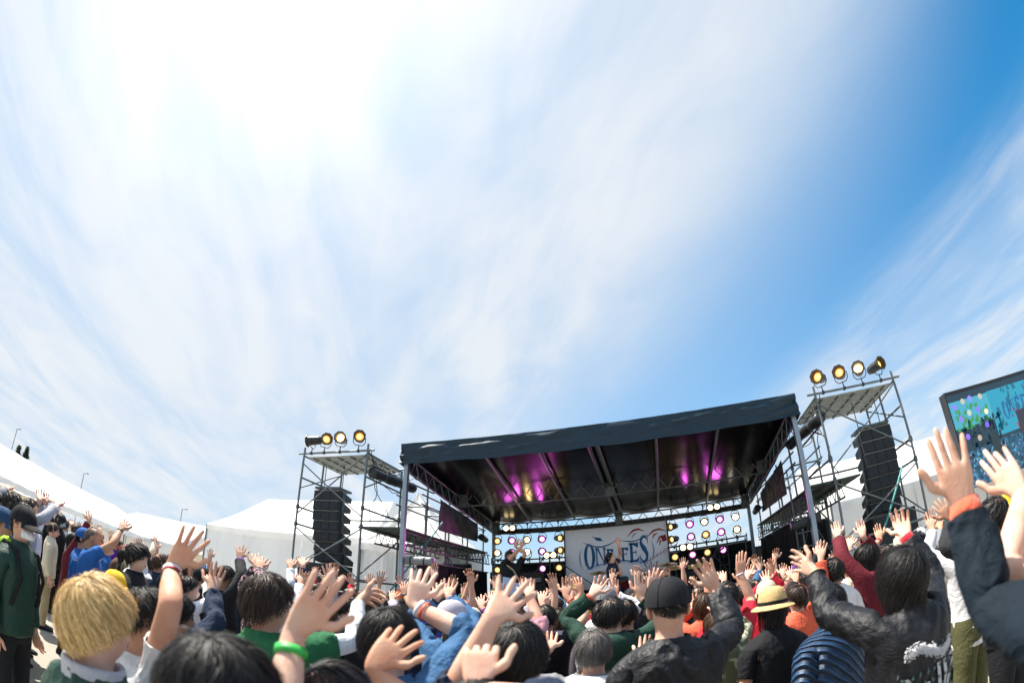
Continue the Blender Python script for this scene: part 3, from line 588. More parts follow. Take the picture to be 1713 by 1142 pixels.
    # lamps along the top bar
    for k in range(4):
        x = x0 + (x1 - x0) * ((0.12, 0.33, 0.58, 0.86)[k] if sd == 0 else (0.10, 0.36, 0.60, 0.84)[k])
        aim = ((-1.0, -0.25, -0.1), (0.9, -0.8, -0.12), (0.42, -1, -0.12), (0.62, -1, -0.10))[k] if sd == 0 else ((-0.75, -0.9, -0.15), (-0.62, -1, -0.12), (-0.50, -1, -0.06), (0.35, -1, -0.05))[k]
        par((x, y0, zt + 0.34), aim, 'bright amber lamp lens' if k == 2 else 'amber lamp lens', '%s lamp on top of the %s scaffold tower, %s from the left' % ('brightly lit' if k == 2 else 'black floodlight', s, ordinal(k)), -1, 1.18, 'floodlights on the towers', True, 0.34)
    # rolled side curtain
    a, b = (Vector((-6.02, 9.15, 4.40)), Vector((-5.68, 10.6, 4.36))) if sd == 0 else (Vector((3.72, 9.15, 4.45)), Vector((3.38, 10.6, 4.38)))
    rl = root('rolled_curtain', (a + b) / 2, 'rolled black side curtain strapped between the %s tower and the roof' % s, 'curtain roll', 'rolled curtains')
    mb = MB(); rs = []
    for k in range(15):
        c = a.lerp(b, k / 14); q = (b - a).to_track_quat('Z', 'Y').to_matrix(); rr = 0.125 + 0.02 * noise.noise(Vector((k * 0.9, sd, 0))) - (0.035 if k in (4, 9) else 0)
        rs.append([c + q @ Vector((rr * math.cos(6.2832 * i / 12), rr * math.sin(6.2832 * i / 12), 0)) for i in range(12)])
    part('roll', mb.rings(rs).mesh('roll'), rl, mat('black vinyl roll', (0.02, 0.024, 0.027), 0.4, bump=0.4, bscale=8, bdist=0.04))
    for k in (4, 9): c = a.lerp(b, k / 14); d = (b - a).normalized() * 0.03; part('strap', MB().tube(c - d, c + d, 0.112, n=12).mesh('strap'), rl, STEELD)
    tube('carrier_pipe', a + Vector((0, -0.1, 0.16)), b + Vector((0, 1.2, 0.14)), 0.024, STEELD, rl)
    mb = MB()
    for k in range(26):
        c = a.lerp(b, random.random()) + Vector((0, 0, 0.17)); d = Vector((random.uniform(-.2, .2), random.uniform(-.2, .2), random.uniform(-.25, .12))); mb.path([c, c + d * 0.6 + Vector((0, 0, 0.06)), c + d], 0.008, 5)
    q = part('tie_cords', mb.mesh('tie_cords'), rl, BLACK); q['kind'] = 'stuff'
tower(-8.12, -6.16, 0); tower(3.70, 5.68, 1)

# ------------------------------------------------------------------ wing scaffolds beside the stage
def wing(sd):
    s = ('left', 'right')[sd]; xa, xb = (-6.15, -5.42) if sd == 0 else (4.1, 3.42)
    t = root('wing_scaffold', ((xa + xb) / 2, 12.8, 0), 'scaffold walkway running back along the %s side of the stage' % s, 'scaffold', 'wing scaffolds')
    ys = (10.9, 12.3, 13.7, 15.1)
    for x in (xa, xb):
        for k, y in enumerate(ys):
            h = (4.55, 4.35, 4.45, 4.2)[k]; tube('upright', (x, y, 0), (x, y, h), 0.025, STEEL, t)
            for z in (1.6, 2.9, 3.9): tube('coupler', (x, y, z - 0.05), (x, y, z + 0.05), 0.042, STEELD, t)
        for z in (1.6, 3.95, 4.2): tube('ledger', (x, ys[0] - 0.3, z), (x, ys[-1] + 0.2, z), 0.022, STEEL, t)
        for z in (3.13, 2.82): tube('ledger', (x, ys[0] - 1.2, z), (x, ys[-1] + 0.6, z), 0.024, STEELD, t)
        for k in range(20):
            y = ys[0] - 1.2 + k * 0.3; tube('lattice_bar', (x, y, 2.82), (x, y + 0.15, 3.13), 0.012, STEELD, t, 6); tube('lattice_bar', (x, y + 0.15, 3.13), (x, y + 0.3, 2.82), 0.012, STEELD, t, 6)
        tube('brace', (x, ys[0], 1.7), (x, ys[1], 2.8), 0.018, STEEL, t); tube('brace', (x, ys[2], 1.7), (x, ys[1], 2.8), 0.018, STEEL, t)
    for y in ys: 
        for z in (1.6, 2.95, 3.95): tube('transom', (xa, y, z), (xb, y, z), 0.022, STEEL, t)
    for k in range(8): box('deck_plank', ((xa + xb) / 2 + (-0.15 if sd == 0 else 0.15), ys[0] - 1.0 + 0.72 * k, 3.18), (abs(xa - xb) + 0.5, 0.70, 0.04), mat('dark green mesh deck', (0.045, 0.07, 0.06), 0.7, var=0.4), t)
    pn = root('side_banner', (xb, 13.0, 3.4), 'dark printed banner hung on the %s wing scaffold' % s, 'banner', 'side banners')
    x = xb + (0.06 if sd == 0 else -0.06); m = banner_mat(sd)
    mb = MB(); sheet(mb, ((x, 11.5, 3.42), (x, 14.4, 3.46), (x, 14.4, 4.05), (x, 11.5, 4.28)), 14, 5, 0, 0.05, sd * 4); part('cloth', mb.mesh('cloth'), pn, m)
    sm = root('side_floodlight', (xb, 14.6, 3.5), 'black floodlight clamped to the %s wing scaffold' % s, 'stage lamp', 'wing floodlights')
    dx = 0.22 if sd == 0 else -0.22
    part('can', MB().tube((xb + dx, 14.3, 3.6), (xb + dx, 14.75, 3.55), 0.11, 0.09, n=12).mesh('can'), sm, BLACK); part('clamp', MB().box((xb + dx * 0.5, 14.5, 3.62), (0.24, 0.06, 0.06)).mesh('clamp'), sm, BLACK)
    a, b = ((-5.15, 9.25, 2.42), (-4.45, 9.35, 2.42)) if sd == 0 else ((2.7, 9.3, 2.42), (3.28, 9.2, 2.50))
    rl = root('rolled_tarp', a, 'rolled %s tarp lashed low across the %s front post' % (('grey', 'black')[sd], s), 'tarp roll', 'rolled tarps')
    q = (Vector(b) - Vector(a)); rs = []
    for k in range(11):
        c = Vector(a) + q * (k / 10); rr = 0.095 + 0.012 * noise.noise(Vector((k * 1.3, sd + 3, 0))); rs.append([c + Vector((0, rr * math.cos(6.2832 * i / 12), rr * math.sin(6.2832 * i / 12))) for i in range(12)])
    part('roll', MB().rings(rs).mesh('roll'), rl, mat('grey tarp roll', (0.25, 0.26, 0.28), 0.5, bump=0.4, bscale=9, bdist=0.03) if sd == 0 else MATS['black vinyl roll'])
    for k in (0.3, 0.72): c = Vector(a) + q * k; part('strap', MB().tube(c - q * 0.02, c + q * 0.02, 0.104, n=12).mesh('strap'), rl, BLACK)
def banner_mat(sd):
    m = bpy.data.materials.new('dark printed banner'); m.use_nodes = True; nt = m.node_tree; L = nt.links; p = nt.nodes['Principled BSDF']; tc = nt.nodes.new('ShaderNodeTexCoord')
    n = nt.nodes.new('ShaderNodeTexNoise'); n.inputs['Scale'].default_value = 1.6; n.inputs['Detail'].default_value = 5; n.inputs['Distortion'].default_value = 1.5; L.new(tc.outputs['Object'], n.inputs['Vector'])
    r = nt.nodes.new('ShaderNodeValToRGB'); e = r.color_ramp.elements; e[0].position = 0.42; e[0].color = (0.012, 0.014, 0.018, 1); e[1].position = 0.66; e[1].color = (0.16, 0.10, 0.10, 1) if sd else (0.09, 0.08, 0.085, 1)
    L.new(n.outputs[0], r.inputs[0]); L.new(r.outputs[0], p.inputs['Base Color']); p.inputs['Roughness'].default_value = 0.7; return m
wing(0); wing(1)

# ------------------------------------------------------------------ unseen box added behind the backdrop to darken the roof lining's reflections
ct = root('reflection_blocker', (CX, 18.2, 0), 'added black box hidden behind the stage backdrop, blocking sunlit ground from the roof reflection', 'light blocker')
CB = mat('black blocker paint', (0.012, 0.013, 0.015), 0.6, var=0.2)
box('shell', (CX, 18.2, 1.36), (9.5, 3.0, 2.5), CB, ct)
for k in range(24): box('rib', (CX - 4.6 + 0.4 * k, 16.67, 1.36), (0.16, 0.05, 2.3), CB, ct)
for k in range(4): box('foot_block', (CX - 4.2 + 2.8 * k, 18.2, 0.055), (0.3, 2.8, 0.11), STEELD, ct)

# ------------------------------------------------------------------ LED screen at the right
def screen():
    x0, x1, y, z0, z1 = 9.95, 17.0, 13.0, 2.35, 5.32
    t = root('led_screen', ((x0 + x1) / 2, y, 0), 'big video screen at the right edge showing the stage in blue', 'video screen')
    box('case', ((x0 + x1) / 2, y + 0.2, (z0 + z1) / 2 + 0.06), (x1 - x0 + 0.04, 0.36, z1 - z0 + 0.14), BLACK, t)
    def px(u, v, d=0.012): return (x0 + (x1 - x0) * u, y - d, z0 + (z1 - z0) * v)
    def quad(name, u0, v0, u1, v1, col, st, d=0.012): part(name, MB().add([px(u0, v0, d), px(u1, v0, d), px(u1, v1, d), px(u0, v1, d)], [(0, 1, 2, 3)]).mesh(name), t, emit('screen ' + name + str(col), col, st))
    quad('picture', 0.0, 0.0, 1.0, 1.0, (0.0, 0.018, 0.035), 0.9, -0.005)
    m = bpy.data.materials.new('screen picture'); m.use_nodes = True; nt = m.node_tree; L = nt.links; p = nt.nodes['Principled BSDF']; p.inputs['Base Color'].default_value = (0.01, 0.01, 0.012, 1); p.inputs['Roughness'].default_value = 0.4
    tc = nt.nodes.new('ShaderNodeTexCoord'); n = nt.nodes.new('ShaderNodeTexVoronoi'); n.inputs['Scale'].default_value = 11.0; L.new(tc.outputs['Object'], n.inputs['Vector'])
    r = nt.nodes.new('ShaderNodeValToRGB'); e = r.color_ramp.elements; e[0].position = 0.0; e[0].color = (0.0, 0.01, 0.02, 1); e[1].position = 1.0; e[1].color = (0.05, 0.35, 0.45, 1)
    k = e.new(0.55); k.color = (0.005, 0.05, 0.09, 1); k = e.new(0.8); k.color = (0.03, 0.10, 0.22, 1)
    L.new(n.outputs['Color'], r.inputs[0]); L.new(r.outputs[0], p.inputs['Emission Color']); p.inputs['Emission Strength'].default_value = 0.9
    part('crowd_picture', MB().add([px(0.0, 0.0, 0.004), px(1, 0.0, 0.004), px(1, 0.42, 0.004), px(0, 0.36, 0.004)], [(0, 1, 2, 3)]).mesh('crowd_picture'), t, m)
    quad('sky_picture', 0.0, 0.62, 0.26, 0.92, (0.05, 0.36, 0.50), 0.6, 0.006); quad('banner_picture', 0.26, 0.42, 1.0, 0.93, (0.01, 0.30, 0.45), 0.6, 0.008)
    quad('figure_picture', 0.20, 0.02, 0.25, 0.46, (0.0, 0.015, 0.025), 0.6, 0.016); quad('figure_picture', 0.42, 0.06, 0.50, 0.62, (0.02, 0.015, 0.03), 0.6, 0.016)
    for u, v, c in ((.03, .86, (.25, .2, 1)), (.09, .90, (.5, .5, .4)), (.14, .91, (.25, .25, 1)), (.21, .90, (.5, .5, .4)), (.05, .72, (.25, .2, 1)), (.11, .76, (.5, .6, .5)), (.17, .77, (.2, .2, 1)), (.22, .72, (.8, .8, .5)), (.20, .58, (.2, .1, .8)), (.06, .52, (.25, .15, .9)), (.13, .47, (.5, .4, .3))):
        n = 10; part('lamp_picture', MB().add([(x0 + (x1 - x0) * u + 0.10 * math.cos(6.2832 * i / n), y - 0.016, z0 + (z1 - z0) * v + 0.10 * math.sin(6.2832 * i / n)) for i in range(n)], [tuple(range(n))]).mesh('lamp_picture'), t, emit('screen lamp' + str(c), c, 0.6))
    rn = random.Random(5)
    for col, n_, box_, sz in (((0.0, 0.02, 0.035), 70, (0.0, 0.30, 0.30, 0.66), 0.030), ((0.05, 0.30, 0.08), 60, (0.02, 0.60, 0.24, 0.84), 0.022), ((0.0, 0.14, 0.22), 70, (0.26, 0.44, 1.0, 0.92), 0.035), ((0.10, 0.42, 0.50), 90, (0.0, 0.02, 1.0, 0.40), 0.012), ((0.35, 0.02, 0.05), 26, (0.40, 0.40, 0.72, 0.70), 0.020), ((0.30, 0.36, 0.42), 60, (0.0, 0.02, 1.0, 0.34), 0.012)):
        mb = MB()
        for _ in range(n_):
            u, v = rn.uniform(box_[0], box_[2]), rn.uniform(box_[1], box_[3]); a, b = sz * rn.uniform(.3, 1) * .5, sz * rn.uniform(.5, 1.6); k_ = rn.uniform(-.02, .02); u = min(max(u, a), 1 - a - .02); v = min(max(v, b + .01), .97 - b)
            mb.add([px(u - a, v - b, 0.0125), px(u + a, v - b * .7, 0.0125), px(u + a * .6 + k_ * .3, v + b, 0.0125), px(u - a * .8 + k_ * .3, v + b * .8, 0.0125)], [(0, 1, 2, 3)])
        q = part('picture_detail', mb.mesh('picture_detail'), t, emit('screen detail' + str(col), col, 0.55)); q['kind'] = 'stuff'
    sl = [(.335 + .05 * i, .39 + .05 * i, .56 + .005 * i, .80) for i in range(6)]
    for i, ch in enumerate('ONEFES'):
        mb = MB(); put_glyphs(mb, ch, lambda _, a, b, i=i: px(sl[i][0] + .046 * a, sl[i][2] + .2 * b, 0.014)); part('letter_picture', mb.mesh('letter_picture'), t, emit('screen letter', (0.0, 0.07, 0.22), 0.8))
    for x in (x0 + 0.3, (x0 + x1) / 2, x1 - 0.3):
        tube('leg', (x, y + 0.3, 0), (x, y + 0.3, z1), 0.06, STEELD, t); tube('back_stay', (x, y + 0.4, z1 - 0.4), (x, y + 2.2, 0), 0.04, STEELD, t)
screen()

# ------------------------------------------------------------------ instruments and stage gear
def amp(x, y, w, label, colr, sz=1.0):
    t = root('guitar_amplifier', (x, y, SF), label, 'amplifier')
    box('cabinet', (x, y, SF + 0.62), (w, 0.36, 1.2), mat('black vinyl covering', (0.018, 0.018, 0.02), 0.7), t, bevel=0.015); box('grille', (x, y - 0.185, SF + 0.62), (w - 0.08, 0.02, 1.1), GRILLE, t)
    box('amp_head', (x, y, SF + 1.385), (w * 0.96, 0.28, 0.29), MATS['black vinyl covering'], t, bevel=0.015); b = box('control_panel', (x, y - 0.145, SF + 1.33), (w * 0.88, 0.015, 0.10), colr, t)
    for k in range(8): part('knob', MB().tube((x - w * 0.38 + w * 0.76 * k / 7, y - 0.152, SF + 1.33), (x - w * 0.38 + w * 0.76 * k / 7, y - 0.17, SF + 1.33), 0.014, n=8).mesh('knob'), b, BLACK)
    part('handle', MB().path([(x - 0.1, y, SF + 1.53), (x - 0.08, y, SF + 1.56), (x + 0.08, y, SF + 1.56), (x + 0.1, y, SF + 1.53)], 0.012).mesh('handle'), t, BLACK)
amp(-3.15, 12.5, 0.62, 'black guitar amplifier stack on the left half of the stage', STEEL); amp(1.15, 12.6, 0.74, 'black bass amplifier stack with gold panel on the right half of the stage', mat('gold panel', (0.5, 0.42, 0.10), 0.4))
dk = root('drum_kit', (-0.55, 12.9, SF), 'drum kit with brass cymbals behind the singer', 'drum kit'); RS = box('drum_riser', (-0.55, 13.2, SF + 0.2), (2.4, 1.9, 0.4), BLACK, dk)
def drum(c, r, h, ax, m): 
    c = Vector(c); ax = Vector(ax).normalized() * h / 2; d = part('drum_shell', MB().tube(c - ax, c + ax, r, n=20).mesh('drum_shell'), dk, m)
    part('drum_hoop', MB().tube(c + ax * 0.92, c + ax * 1.04, r * 1.04, n=20).mesh('drum_hoop'), d, STEEL)
DR = mat('dark red drum lacquer', (0.16, 0.015, 0.02), 0.2, coat=0.6); BRASS = mat('brass cymbal', (0.75, 0.50, 0.14), 0.28, 0.9)
drum((-0.55, 12.6, SF + 0.70), 0.29, 0.42, (0, -1, 0.05), DR); drum((-0.82, 12.5, SF + 1.12), 0.16, 0.22, (-0.1, -0.5, 1), DR); drum((-0.30, 12.5, SF + 1.12), 0.17, 0.24, (0.1, -0.5, 1), DR); drum((0.15, 12.9, SF + 0.75), 0.21, 0.4, (0.05, -0.2, 1), DR); drum((-1.05, 12.95, SF + 0.85), 0.18, 0.16, (0, 0, 1), STEEL)
for cx_, cy_, cz_, r in ((-1.38, 12.35, SF + 1.42, 0.26), (0.32, 12.4, SF + 1.46, 0.26), (0.55, 12.95, SF + 1.38, 0.28), (-1.45, 12.9, SF + 1.12, 0.18)):
    n = 24; tl = 0.25; mb = MB().rings([[(cx_ + q * math.cos(6.2832 * i / n), cy_ + q * math.sin(6.2832 * i / n), cz_ + dz + tl * q * math.sin(6.2832 * i / n)) for i in range(n)] for q, dz in ((r, 0), (r * 0.35, 0.012), (0.03, 0.035))], cap0=False)
    part('cymbal', mb.mesh('cymbal'), dk, BRASS); tube('cymbal_stand', (cx_, cy_, SF + 0.4), (cx_, cy_, cz_ + 0.05), 0.012, STEEL, dk)
for k, (mx, my, a, lab) in enumerate(((-1.45, 9.9, 0.5, 'microphone boom stand left of the singer'), (1.05, 10.4, -0.5, 'microphone boom stand on the right half of the stage'), (-3.0, 10.6, 0.4, 'microphone boom stand by the guitarist'))):
    t = root('microphone_stand', (mx, my, SF), lab, 'microphone stand', 'microphone stands'); tube('pole', (mx, my, SF + 0.02), (mx, my, SF + 1.15), 0.012, BLACK, t); tube('boom', (mx + a * 0.6, my + 0.1, SF + 1.0), (mx - a * 0.6, my - 0.1, SF + 1.48), 0.010, BLACK, t)
    for j in range(3): tube('foot', (mx, my, SF + 0.12), (mx + 0.28 * math.cos(2.1 * j), my + 0.28 * math.sin(2.1 * j), SF + 0.01), 0.010, BLACK, t)
    e = Vector((mx - a * 0.6, my - 0.1, SF + 1.48)); part('microphone', MB().tube(e, e + Vector((-a * 0.22, -0.08, 0.06)), 0.016, 0.024, n=10).mesh('microphone'), t, BLACK)
for k, x in enumerate((-3.6, -1.9, 0.0, 1.7)):
    t = root('floor_monitor', (x, 9.45, SF), 'black wedge floor monitor at the stage edge, %s from the left' % ordinal(k), 'loudspeaker', 'floor monitors')
    pr = [(-0.2, 0), (0.2, 0), (0.2, 0.12), (-0.1, 0.34), (-0.2, 0.3)]; part('cabinet', MB().rings([[(x - 0.28, 9.45 - a, SF + b) for a, b in pr], [(x + 0.28, 9.45 - a, SF + b) for a, b in pr]], smooth=False).mesh('cabinet'), t, SPKR)
# crowd barrier in front of the stage
for k in range(8):
    x = SX0 + 0.5 + 1.02 * k; t = root('crowd_barrier', (x, 8.2, 0), 'steel crowd barrier before the stage, %s from the left' % ordinal(k), 'barrier', 'crowd barriers')
    for dx in (-0.5, 0.5): tube('upright', (x + dx, 8.2, 0), (x + dx, 8.2, 1.1), 0.024, STEEL, t)
    for z in (1.1, 0.88, 0.55, 0.2): tube('rail', (x - 0.5, 8.2, z), (x + 0.5, 8.2, z), 0.02, STEEL, t)
    box('foot_plate', (x, 7.95, 0.012), (1.0, 0.9, 0.02), STEELD, t)
    tube('back_stay', (x, 8.2, 1.05), (x, 8.75, 0.03), 0.02, STEEL, t)

# ================================================================== people
def skin_mat(name, col):
    m = mat(name, col, 0.58, spec=0.28, sss=0.14); nt = m.node_tree; L = nt.links; p = nt.nodes['Principled BSDF']; tc = nt.nodes.new('ShaderNodeTexCoord')
    def nz(sc, det, dist=0.0):
        n = nt.nodes.new('ShaderNodeTexNoise'); n.inputs['Scale'].default_value = sc; n.inputs['Detail'].default_value = det; n.inputs['Distortion'].default_value = dist; L.new(tc.outputs['Object'], n.inputs['Vector']); return n.outputs[0]
    r = nt.nodes.new('ShaderNodeValToRGB'); e = r.color_ramp.elements; e[0].position = 0.36; e[0].color = (col[0] * .95, col[1] * .76, col[2] * .70, 1); e[1].position = 0.62; e[1].color = (*col, 1); L.new(nz(13, 6), r.inputs[0]); L.new(r.outputs[0], p.inputs['Base Color'])
    v = nt.nodes.new('ShaderNodeTexVoronoi'); v.feature = 'DISTANCE_TO_EDGE'; v.inputs['Scale'].default_value = 85.0; L.new(tc.outputs['Object'], v.inputs['Vector'])
    b1 = nt.nodes.new('ShaderNodeBump'); b1.inputs['Strength'].default_value = 0.2; b1.inputs['Distance'].default_value = 0.002; L.new(v.outputs['Distance'], b1.inputs['Height'])
    b2 = nt.nodes.new('ShaderNodeBump'); b2.inputs['Strength'].default_value = 0.4; b2.inputs['Distance'].default_value = 0.003; L.new(nz(48, 3, 0.6), b2.inputs['Height']); L.new(b1.outputs[0], b2.inputs['Normal']); L.new(b2.outputs[0], p.inputs['Normal']); return m
SKINS = [skin_mat('skin fair', (0.68, 0.43, 0.32)), skin_mat('skin light', (0.60, 0.365, 0.26)), skin_mat('skin tan', (0.45, 0.26, 0.17)), skin_mat('skin pale', (0.72, 0.48, 0.37)), skin_mat('skin warm', (0.62, 0.36, 0.24))]
DARK = mat('eye dark', (0.02, 0.015, 0.012), 0.3); LIP = mat('lip', (0.42, 0.16, 0.14), 0.5); NAIL = mat('fingernail', (0.68, 0.46, 0.38), 0.3, spec=0.6)
ANG = [R(a) for a in (0, 26, 50, 77, 103, 130, 154, 180, 206, 230, 257, 283, 310, 334)]
def tring(z, rx, yf, yb, yc=0.0, e=0.85):
    out = []
    for a in ANG:
        s, c = math.sin(a), math.cos(a)
        x = rx * math.copysign(abs(s) ** e, s); y = (yf if c > 0 else yb) * math.copysign(abs(c) ** e, c) + yc
        out.append(Vector((x, y, z)))
    return out
# torso levels for a 1.72 m figure: z, rx, yf, yb, yc
TORSO = [(0.86, .168, .115, .135, 0), (0.95, .170, .115, .130, 0), (1.06, .148, .110, .105, 0), (1.18, .156, .118, .108, 0), (1.30, .172, .120, .118, 0), (1.375, .182, .105, .115, -.005), (1.435, .150, .070, .085, -.012)]
NECK = [(1.475, .072, .052, .070, -.012), (1.505, .057, .050, .062, -.005)]
HEAD = [(1.528, .056, .060, .066, 0), (1.545, .058, .088, .074, 0), (1.565, .064, .098, .082, 0), (1.588, .069, .101, .090, 0), (1.612, .072, .098, .097, 0), (1.636, .074, .096, .100, 0), (1.665, .0735, .095, .098, 0), (1.692, .066, .082, .086, 0), (1.712, .046, .056, .062, 0), (1.722, .020, .024, .030, 0)]
UP_R = [(0.10, .054), (0.38, .048), (0.80, .042)]
FO_R = [(0.18, .043), (0.45, .040), (0.80, .030)]

class Fig:
    """cage of one figure, built for local axes: +Y ahead, +X its right, feet at z = 0"""
    def __init__(s, spec):
        s.sp = spec; s.k = spec['h'] / 1.72; s.fat = spec.get('fat', 1.0); s.lean = spec.get('lean', 0.0); s.arm = {}
        hr = spec.get('head', (0, 0)); s.hrot = Matrix.Rotation(R(-hr[0]), 3, 'Z') @ Matrix.Rotation(R(hr[1]), 3, 'X')
        for sd in (1, -1): s.solve(sd)
    def L(s, p):                                    # lean and scale
        p = Vector(p); p.y += max(0, p.z - 0.9) * s.lean; return p * s.k
    def H(s, p, z0=1.50):                           # head turn
        q = Vector(p); piv = Vector((0, -.005, z0)); return s.L(piv + s.hrot @ (q - piv))
    def solve(s, sd):
        a = s.sp['arms'].get('R' if sd == 1 else 'L'); k = s.k
        S = s.L((sd * .172 * s.fat, -.01, 1.395)); L1, L2 = .285 * k, .245 * k
        if a is None:                                # hanging
            el = S + Vector((sd * .055, -.02, -.28)) * k; wr = el + Vector((sd * .01, .06, -.235)) * k; u = (wr - el).normalized(); w = Vector((0, 1, -.2)) if True else None
            sp_, cu = 0.25, 0.45
        else:
            T = Vector(a['w']); d = T - S
            up = max(0.0, min(1.0, (T.z - S.z) / (0.35 * k)))
            S = S + Vector((-sd * .018, 0.01, .045)) * k * up; d = T - S
            if d.length > (L1 + L2) * .995:
                S = S + d.normalized() * min(0.06 * k, d.length - (L1 + L2) * .995); d = T - S
                f = d.length / ((L1 + L2) * .99)
                if f > 1: L1 *= f; L2 *= f
            n = d.normalized(); D = max(d.length, abs(L1 - L2) * 1.05); x = (L1 * L1 - L2 * L2 + D * D) / (2 * D); h = math.sqrt(max(0, L1 * L1 - x * x))
            pole = Vector(a.get('pole', (sd * .75, -.15, -.65))); pole = (pole - n * pole.dot(n)).normalized()
            el = S + n * x + pole * h; wr = S + d; u = Vector(a['u']).normalized(); w = Vector(a['t']); sp_, cu = a.get('spread', 1.0), a.get('curl', 0.15)
        w = (w - u * w.dot(u)).normalized(); nn = u.cross(w) if sd == 1 else w.cross(u)
        s.arm[sd] = dict(S=S, el=el, wr=wr, u=u, w=w, n=nn, sp=sp_, cu=cu)
    def arm_rings(s, sd, add=0.0, t_end=1.0, lumps=0.0):
        """rings from the shoulder down; t_end counts 0..1 upper arm, 1..2 forearm"""
        A = s.arm[sd]; k = s.k; S, el, wr = A['S'], A['el'], A['wr']; ua = (el - S); fa = (wr - el); T = []
        for t, r in UP_R: T.append((t, S + ua * t, ua.normalized(), r))
        T.append((1.0, el, (ua.normalized() + fa.normalized()).normalized(), .041))
        for t, r in FO_R: T.append((1 + t, el + fa * t, fa.normalized(), r))
        T.append((1.97, wr - fa.normalized() * .004, (fa.normalized() + A['u']).normalized(), .0275))
        T = [q for q in T if q[0] <= t_end + 1e-6] if t_end < 1.97 else T
        if t_end < 1.97:
            if t_end < 1: c, tg = S + ua * t_end, ua.normalized(); r = .048
            else: c, tg = el + fa * (t_end - 1), fa.normalized(); r = .036
            T.append((t_end, c, tg, r))
        n = A['n']; out = []; prev = None; rev = list(reversed(T)); frames = []
        n_ = n.copy(); tp = A['u']
        for t, c, tg, r in rev:                      # carry the back-of-hand direction up the arm
            q = tp.rotation_difference(tg); n_ = q @ n_; n_ = (n_ - tg * n_.dot(tg)).normalized(); tp = tg; frames.append((t, c, tg, r, n_.copy()))
        frames.reverse()
        for t, c, tg, r, nn in frames:
            ww = nn.cross(tg) if sd == 1 else tg.cross(nn); fl = 1.0
            if t > 1.3: fl = 1.0 - 0.22 * min(1, (t - 1.3) / .6)
            r1 = (r + add) * (1.08 if t > 1.3 else 1.0) * k; r2 = (r * fl + add) * k
            ring = []
            for j in range(10):
                a = R(18 + 36 * j); ring.append(c + ww * (r1 * math.cos(a)) + nn * (r2 * math.sin(a)))
            out.append(ring)
        return out
    def hand(s, V, F, sd, wrist, lod):
        A = s.arm[sd]; k = s.k * s.sp.get('handk', 1.0); u, w, n, o = A['u'], A['w'], A['n'], A['wr']; nails = []
        def ring(du, hw, hn, arch=0.0, val=0.0):
            b = len(V)
            for j in range(5): f = 1 - j / 2; V.append(o + u * (du + arch * (1 - (f - .15) ** 2)) * k + w * hw * f * k + n * (hn * (1 - .25 * f * f) - (val if 0 < j < 4 else 0)) * k)
            for j in range(4, -1, -1): f = 1 - j / 2; V.append(o + u * (du + arch * (1 - (f - .15) ** 2)) * k + w * hw * f * k - n * (hn * (1 - .15 * f * f)) * k)
            return list(range(b, b + 10))
        rs = [wrist, ring(.014, .030, .0185), ring(.040, .038, .0175), ring(.068, .0425, .0160, .002, .0012), ring(.090, .0435, .0145, .006, .0048)]
        for q in range(4):
            for j in range(10):
                if q == 2 and j == 9: continue       # thumb leaves here
                F.append((rs[q][j], rs[q][(j + 1) % 10], rs[q + 1][(j + 1) % 10], rs[q + 1][j]))
        K = rs[4]
        def chain(base, c, d, lat, nn, L_, hw, hn, curls, fr=(0, .16, .40, .50, .72, .80, .95, 1.0)):
            prev = base; c = c.copy(); last = 0; ax = lat
            bend = {2: curls[0], 4: curls[1]}
            for m in range(1, len(fr)):
                if m - 1 in bend:
                    q = Matrix.Rotation(-bend[m - 1] * (1 if sd == 1 else -1), 3, ax); d = q @ d; nn = q @ nn
                c = c + d * (fr[m] - last) * L_ * k; last = fr[m]
                t = (1.12, .95, 1.05, .89, .91, .72, .40)[m - 1]; b = len(V)
                for a, e in ((1, 1), (-1, 1), (-1, -1), (1, -1)): V.append(c + lat * (hw * t * a * k * s.thin) + nn * (hn * t * e * k * s.thin))
                cur = [b, b + 1, b + 2, b + 3]
                for j in range(4): F.append((prev[j], prev[(j + 1) % 4], cur[(j + 1) % 4], cur[j]))
                prev = cur
                if m == 6: nails.append((c.copy(), d.copy(), lat.copy(), nn.copy(), hw))
            F.append(tuple(prev))
        rh = random.Random(s.sp['id'] * 7 + sd); Ls = (.083, .093, .086, .066); SPR = (11, 2, -6, -16)
        for i in range(4):
            base = [K[i], K[i + 1], K[8 - i], K[9 - i]]; c = sum((V[j] for j in base), Vector()) / 4
            sp = R(SPR[i] * A['sp'] + rh.gauss(0, 2.2)); cu = max(.02, A['cu'] * (1 + .12 * i) + rh.gauss(0, .07))
            d0 = u * math.cos(sp) + w * math.sin(sp); lat = w * math.cos(sp) - u * math.sin(sp)
            q = Matrix.Rotation(-cu * .8 * (1 if sd == 1 else -1), 3, lat); d1 = q @ d0; n1 = q @ n
            chain(base, c, d1, lat, n1, Ls[i], (.0096, .0096, .0093, .0084)[i], (.0096, .0096, .0093, .0084)[i], (cu * 1.2, cu * .8))
        base = [rs[2][0], rs[3][0], rs[3][9], rs[2][9]]; c = sum((V[j] for j in base), Vector()) / 4
        th = R(50 - 22 * min(1, A['sp'])); d = (w * math.cos(th) + u * math.sin(th) - n * .25).normalized(); lat = (u * math.cos(th) - w * math.sin(th)).normalized(); nn = n
        # base order is -u,+u,+u,-u so use -lat as lateral axis
        prev = base; L_ = .068
